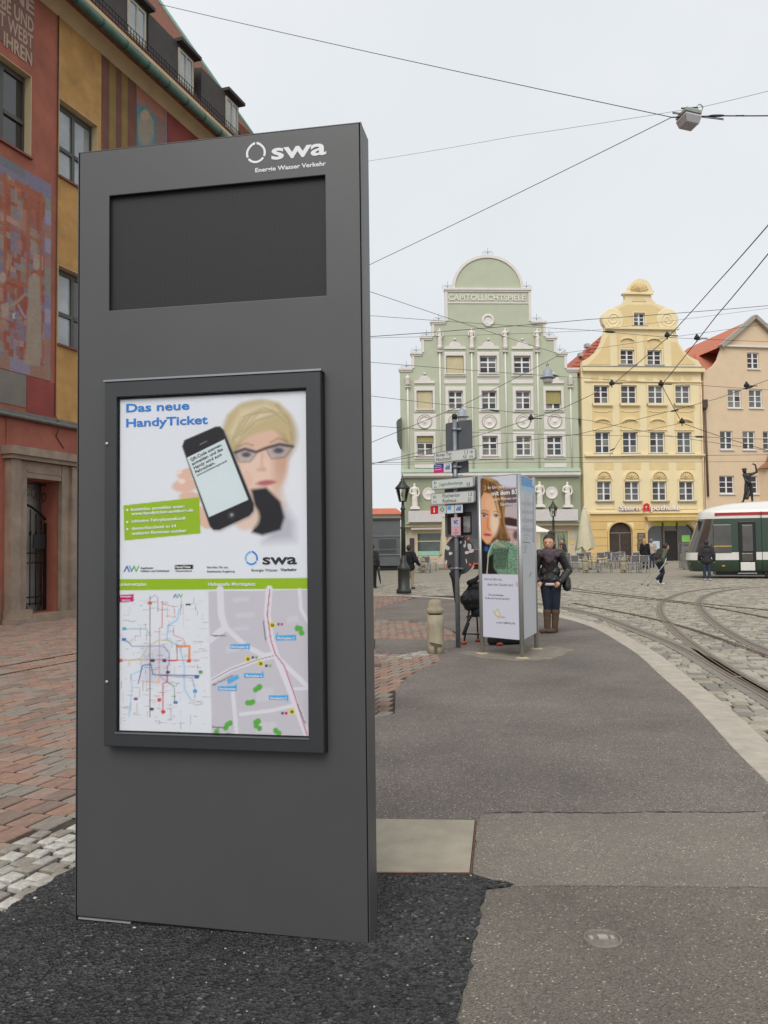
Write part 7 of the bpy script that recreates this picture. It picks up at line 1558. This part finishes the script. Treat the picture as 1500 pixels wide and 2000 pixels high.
# ================================================================ TRAM
tp = ground(1343,1130,True); TA = R(-17)
tram = thing('tram', 'dark green and white tram with a red stripe on its roof', 'tram', (tp.x,tp.y,gz(tp.x,tp.y,True)), TA)
M_tg = mat('tram_green', s(44,66,50), .25, var=.06, scale=1.5, coat=.6); M_tw2 = mat('tram_white', s(216,214,208), .3, var=.03, coat=.5); M_tr = mat('tram_red', s(170,40,44), .35, var=.05); M_tgl = mat('tram_glass', s(70,66,58), .06, var=.45, scale=.9, spec=.9, coat=.5); M_tdk = mat('tram_dark', s(26,28,28), .35, var=.2)
LT, WT = 11.0, 2.3
def plan(inset, nose, n=14):
    """near side from the nose to the rear, then the far side back: points (x, y)"""
    a_, b_ = nose, WT/2-inset; P = []
    for i in range(n+1): th = math.pi/2*(1-i/n); P.append((inset*.3+a_-a_*max(0,math.sin(th))**.75, WT/2-b_*max(0,math.cos(th))**.62))
    near = P[:]; far = [(x, WT-y) for x, y in P]
    return far[::-1]+near[1:]+[(LT,inset),], len(far)
levels = [(.30,.10,1.5,.14),(.42,.02,1.6,.04),(.80,.0,1.6,.0),(.805,-.004,1.6,.0),(1.14,-.004,1.55,.03),(1.15,.02,1.5,.04),(1.6,.03,1.35,.20),(2.1,.05,1.2,.38),(2.62,.08,1.05,.55),(2.90,.10,1.0,.60),(2.95,.12,1.0,.63),(3.12,.24,1.0,.95),(3.28,.48,1.1,1.7),(3.38,.8,1.2,2.9)]
def shell(i0, i1, m, name, dx=0.0):
    b = MB(); n0 = None; rows = []
    for z, ins, nose, fx in levels[i0:i1+1]:
        P, _n = plan(ins+dx, nose); P = [(LT, WT-ins)]+P; rows.append([((x if x >= LT else x+fx-(ins+dx)*.3), y, z) for x, y in P]); n0 = len(P)
    for r_ in rows: b.v += r_
    for j in range(len(rows)-1):
        for k in range(n0-1): b.smooth.add(len(b.f)); b.f.append([j*n0+k, j*n0+k+1, (j+1)*n0+k+1, (j+1)*n0+k]); b.mi.append(0)
    if i1 == len(levels)-1: b.f.append([(len(rows)-1)*n0+k for k in range(n0)]); b.mi.append(0)
    return b.build(name, m, tram)
shell(0, 2, M_tg, 'lower_body'); shell(3, 4, M_tw2, 'white_band'); shell(5, 8, M_tgl, 'window_band'); shell(8, 13, M_tw2, 'roof')
yS = -.0
def tp_(px, py): # point on the tram's near side, in its own frame
    pl = Plane(tram.location, math.degrees(TA)); return pl(px, py, .03)
def tpanel(name, x0, y0, x1, y1, m, t_=.012, parent=tram, lift=.0):
    a, z1_ = tp_(x0, (y0)); c, z0_ = tp_(x1, y1); z1_ = tp_((x0+x1)/2, y0)[1]; z0_ = tp_((x0+x1)/2, y1)[1]
    b = MB(); b.box(a, c, -.022-t_-lift, .09, z0_, z1_); return bevel(b.build(name, m, parent), .02, 2)
a_, _ = tp_(1395,1050)
def zrow(y): return tp_(1440, y)[1]
b = MB(); b.box(a_,LT,.006,.06,1.16,2.6); b.build('side_panel', M_tg, tram)
sw = tpanel('cab_window', 1392,1024.5,1429.5,1080, M_tgl, .0, lift=.004)
b = MB(); u0_, z_ = tp_(1394,1067); u1_ = tp_(1429,1067)[0]; b.box(u0_,u1_,-.04,-.028,z_-.02,z_+.02); b.build('handrail', mat('rail_yellow', s(206,170,70), .5), sw)
dr = tpanel('door', 1441,1018,1478,1117, M_tdk, .012)
o = tpanel('door_glass', 1448,1025,1471,1077, M_tgl, .02, dr); tpanel('door_glass', 1448,1080,1471,1096, M_tgl, .02, dr); tpanel('door_panel', 1446,1098,1475,1114.5, M_tw2, .02, dr)
b = MB(); u0_, z_ = tp_(1440.5,1119.5); u1_ = tp_(1478,1119.5)[0]; b.box(u0_,u1_,-.09,-.03,z_-.02,z_+.02); b.build('door_step', M_rim, dr)
b = MB(); u0_, z_ = tp_(1396,1003); b.box(u0_,LT,.06,.11,z_-.09,z_+.03); b.build('red_stripe', M_tr, tram)
b = MB(); u0_, z_ = tp_(1410,1105); b.box(u0_,u0_+.12,-.012,.02,z_-.03,z_+.03); b.build('side_marker', mat('marker_orange', s(214,140,40), .4), tram)
b = MB(); u0_ = tp_(1488,1060)[0]; b.box(u0_-.012,u0_+.012,-.006,.0059,.35,2.9); b.build('panel_joint', M_tdk, tram)
b = MB(); b.box(.52,.58,.34,WT-.34,2.1,2.55); b.build('destination_display', M_tdk, tram)
b = MB(); b.box(.0,.05,.9,WT-.9,1.2,1.22); b.tube([(.42,.42,1.15),(.95,.62,2.6)], .03, 6); b.build('windscreen_wiper', M_blk, tram)
for y in (.55, WT-.55): b = MB(); b.ball((.16,y-.1,.62), .1, 10, (.6,1.5,.7)); b.build('headlight', mat('lamp_lens', s(60,62,62), .1, spec=.9), tram)
for x in (3.4, 5.2, 9.0): b = MB(); b.tube([(x,.18,.26),(x,.34,.26)], .27, 16); b.build('wheel', M_tdk, tram)
b = MB(); b.box(1.2,LT,.3,WT-.3,.14,.30); b.build('underframe', M_tdk, tram); b = MB(); b.box(3.6,LT,.6,WT-.6,3.39,3.52); b.build('roof_equipment', mat('roof_box_grey', s(110,112,112), .6), tram)

# ================================================================ BRONZE STATUE behind the tram
fp = up_at(1464,46); sz0 = at_depth(1464,981,46).z-fp.z; st = thing('fountain_statue', 'dark bronze statue with one arm raised behind the tram', 'statue', fp, R(-12))
M_bz = mat('dark_bronze', s(58,58,56), .45, .5, var=.3, scale=6); k = 1.95
b = MB(); b.lathe([(1.3,0),(1.3,.5),(.8,.7),(.6,.8),(.55,sz0-.5),(.7,sz0-.35),(.7,sz0-.02)], 8); b.build('pedestal', mat('fountain_stone', s(170,158,140), .85, var=.15), st)
b = MB(); H3 = lambda x, y, z: Vector((x,y,z))*k+Vector((0,0,sz0))
b.ball(H3(-.10,-.02,.90), .065*k, 12, (.9,1,1.15)); b.cap(H3(-.07,0,.82), H3(-.09,-.01,.86), .035*k, .033*k); b.cap(H3(-.01,0,.56), H3(-.02,0,.74), .08*k, .10*k); b.cap(H3(-.11,0,.79), H3(.09,0,.80), .045*k, .045*k)
b.cap(H3(.10,0,.80), H3(.235,0,.86), .038*k, .032*k); b.cap(H3(.235,0,.86), H3(.20,-.02,1.03), .032*k, .022*k); b.ball(H3(.19,-.02,1.06), .03*k, 10); b.cap(H3(.18,-.02,1.07), H3(.13,-.02,1.12), .013*k, .011*k); b.cap(H3(.19,-.02,1.07), H3(.10,-.02,1.08), .013*k, .010*k)
b.cap(H3(-.12,0,.78), H3(-.08,-.06,.62), .036*k, .03*k); b.cap(H3(-.08,-.06,.62), H3(.06,-.09,.53), .03*k, .022*k)
b.cap(H3(-.05,0,.52), H3(-.09,-.02,.28), .062*k, .042*k); b.cap(H3(-.09,-.02,.28), H3(-.15,.02,.02), .04*k, .026*k); b.cap(H3(.05,0,.52), H3(.08,0,.28), .062*k, .044*k); b.cap(H3(.08,0,.28), H3(.09,0,.03), .04*k, .028*k); b.cap(H3(-.15,.02,.02), H3(-.2,-.02,.015), .02*k, .016*k); b.cap(H3(.09,0,.02), H3(.09,-.06,.015), .02*k, .016*k)
b.ball(H3(-.10,-.01,.945), .07*k, 12, (1.05,1.05,.5)); b.cap(H3(-.05,0,.12), H3(.0,.02,.24), .05*k, .05*k)
remesh('figure', b, .022, M_bz, st, 2)

# ================================================================ OVERHEAD WIRES AND HANGING LAMPS
M_wr = mat('wire_black', s(52,52,54), .6, .3, var=0)
def wire(label, pts, r=.009, mb_extra=None, name='overhead_wire', ticks=()):
    P = [at_depth(*p) if isinstance(p, tuple) and len(p) == 3 and not isinstance(p, Vector) else p for p in pts]
    o0 = P[0]; Q = []
    for a, c in zip(P[:-1], P[1:]):
        for i in range(6): f = i/6; q = a.lerp(c, f); q.z -= .010*(c-a).length*4*f*(1-f)*.25; Q.append(q-o0)
    Q.append(P[-1]-o0); t = thing(name, label, 'wire', o0, 0, 'overhead wires'); b = MB(); b.tube(Q, r, 5); b.build('cable', M_wr, t)
    for (px, py, Y, sz) in ticks:
        q = at_depth(px, py, Y)-o0; d = (P[-1]-P[0]).normalized(); b = MB(); b.tube([q-d*sz*2, q-d*sz, q+d*sz, q+d*sz*2], [r*1.3,sz*.35,sz*.35,r*1.3], 8); b.build('insulator', M_wr, t)
    return t
def wl(px, py): u_, z_ = W(px, py); return W.world(u_, -.01, z_)       # a hook on the painted house
Ln = at_depth(1312,229,20)
wire('taut wire from the painted house roof to the near hanging lamp', [at_depth(306,7,29), Ln], .010)
wire('slanting wire from the near hanging lamp down behind the grey pillar', [Ln, (730,513,30), (600,577,32)], .010)
wire('thin wire running behind the near hanging lamp', [(600,333,31),(730,313,29),(1000,267,24),(1375,208,20.5),(1500,178,18.5),(1640,146,17)], .005)
wire('thick cable leading right from the near hanging lamp', [Ln, (1400,226,20), (1500,226,20), (1660,224,20)], .016, ticks=((1400,226,20,.09),(1445,226,20,.05)))
CW = .014
wire('upper steep tram contact wire at the right', [(1640,280,14),(1500,440,18),(1400,553,23),(1303,660,30),(1195,752,36),(1100,797,40),(1030,820,42),(920,855,44),(780,893,45),(600,935,45)], CW)
wire('lower steep tram contact wire at the right', [(1640,320,15),(1500,496,19),(1400,616,24),(1292,752,32),(1332,826,36),(1400,850,38),(1500,880,39),(1640,920,39)], CW)
wire('wire descending to the right step of the green gable', [(600,531,36),(730,572,42),(1091,691,57.6)], .014)
wire('level wire crossing the round window of the green gable', [(600,612,40),(730,617,44),(1150,645,48),(1320,660,49),(1640,672,50)], .012, ticks=((1190,648,48.2,.2),(1362,663,49,.12)))
wire('rising wire crossing both gables below the volutes', [(600,668,38),(730,657,40),(1150,624,44),(1500,597,46),(1640,586,46)], .016)
wire('faint wire just under the rising wire', [(600,666,44),(730,660,45),(1150,646,50),(1500,602,50),(1640,585,50)], .009)
wire('wire crossing the upper windows of the green house', [(600,697,42),(730,708,44),(1150,739,48),(1360,752,48),(1640,770,48)], .012, ticks=((1082,734,47.3,.16),))
lam2 = at_depth(1069,706,45); wire('wire linking the two small hanging lamps to the green gable', [at_depth(1105,684,57.4), lam2, at_depth(902,792,42), (735,860,42), (600,915,42)], .014)
wire('wire crossing the roundels of the green house', [(600,757,40),(730,774,42),(960,800,44),(1150,821,46),(1300,850,47),(1500,880,47),(1640,905,47)], .012, ticks=((966,802,44,.13),))
wire('long rising wire across the yellow house', [(600,948,40),(730,905,41),(923,872,42),(1130,848,43),(1400,779,45),(1500,742,45),(1640,690,45)], .014, ticks=((1318,802,44.5,.12),(1462,757,45,.16)))
wire('low level wire above the shop cornice of the green house', [(600,912,40),(730,904,42),(1000,896,44),(1250,890,46),(1500,888,46),(1640,888,46)], .012)
wire('lowest level wire across the yellow house', [(600,906,42),(730,907,43),(1000,903,46),(1250,902,48),(1500,901,48),(1640,901,48)], .010)
wire('sagging wire from the green house to the beige house windows', [(600,845,40),(730,832,42),(940,845,44),(1215,851,46),(1366,853,47),(1500,858,47),(1640,860,47)], .012, ticks=((1366,853,47,.16),))
wire('wire rising past the beige gable', [(1100,690,46),(1300,660,46),(1500,632,45),(1640,612,45)], .010)
wire('short bridle wire in front of the yellow house', [(1190,892,44),(1216,850,44),(1332,826,40)], .010, ticks=((1196,878,44,.1),))
for i, (px, py, Y, lab) in enumerate(((1303,655,30,'dark insulator on the upper steep contact wire'),(1195,749,36,'dark insulator at the bend of the upper contact wire'),(1291,750,32,'dark insulator at the bend of the lower contact wire'),(1332,824,36,'dark insulator where the lower contact wire turns right'),(1037,817,42,'small insulator in front of a green house roundel'),(1458,753,44,'small insulator in front of the beige house'),(1361,660,40,'small insulator against the sky right of the yellow gable'))):
    p = at_depth(px, py, Y); k = Y/32; t = thing('wire_insulator', lab, 'insulator', p, 0, 'wire insulators'); b = MB(); b.lathe([(.02*k,-.16*k),(.02*k,-.06*k),(.10*k,-.05*k),(.11*k,.02*k),(.06*k,.09*k),(.02*k,.16*k)], 10); b.build('bell', M_blk, t); b = MB(); b.tube([(-.1*k,0,.0),(.42*k,0,-.02*k)], .018*k, 6); b.build('arm', M_blk, t)
def bell_lamp(label, p, k):
    t = thing('hanging_lamp', label, 'hanging lamp', p, 0, 'hanging street lamps'); b = MB(); b.lathe([(.34,-.46),(.35,-.43),(.22,-.36),(.19,-.12),(.12,-.05),(.03,-.02),(.03,.08)], 16); b.build('shade', mat('lamp_shade_grey', s(150,156,164), .5, .2), t)
    b = MB(); b.lathe([(.23,-.46),(.22,-.62),(.16,-.68),(.0001,-.69)], 16); b.build('glass_bowl', mat('lamp_bowl', s(186,184,184), .25, var=.05), t)
    b = MB(); b.tube([(-.05,0,.08),(0,0,.2),(.06,0,.1)], .02, 6); b.build('hook', M_blk, t); t.scale = (k,k,k)
bell_lamp('grey bell-shaped lamp hanging before the right end of the green house', lam2+Vector((0,0,-.35)), 1.25); bell_lamp('grey bell-shaped lamp hanging just above the signpost', at_depth(902,793,42)+Vector((0,0,-.1)), 1.05)
t = thing('hanging_lamp', 'boxy grey street lamp hanging from the wires at top right', 'hanging lamp', at_depth(1345,226,20), R(15), 'hanging street lamps')
b = MB(); b.lathe([(.20,-.05),(.31,-.03),(.31,.04),(.22,.11),(.05,.13)], 4, smooth=False); b.smooth = set(); o = b.build('housing', mat('lamp_housing', s(150,156,146), .5, .2), t); o.rotation_euler = (0,0,R(45)); o.scale = (1.25,1,1)
b = MB(); b.lathe([(.36,-.052),(.38,-.10),(.30,-.26),(.24,-.29),(.0001,-.29)], 4, smooth=False); b.smooth = set(); o = b.build('diffuser', mat('lamp_diffuser', s(176,172,174), .25, var=.08, scale=4), t); o.rotation_euler = (0,0,R(45)); o.scale = (1.0,.8,1)
b = MB(); b.tube([(-.45,0,.0),(1.0,0,.02)], .012, 6); b.tube([(-.45,0,.03),(1.0,0,.05)], .012, 6); b.tube([(-.2,0,.16),(.25,0,.24)], .02, 6); b.build('suspension', M_wr, t)
b = MB(); b.tube([(.33+.08*math.cos(a*.7), 0, .25+.08*math.sin(a*.7)) for a in range(10)], .016, 6); b.build('ring', M_rim, t)
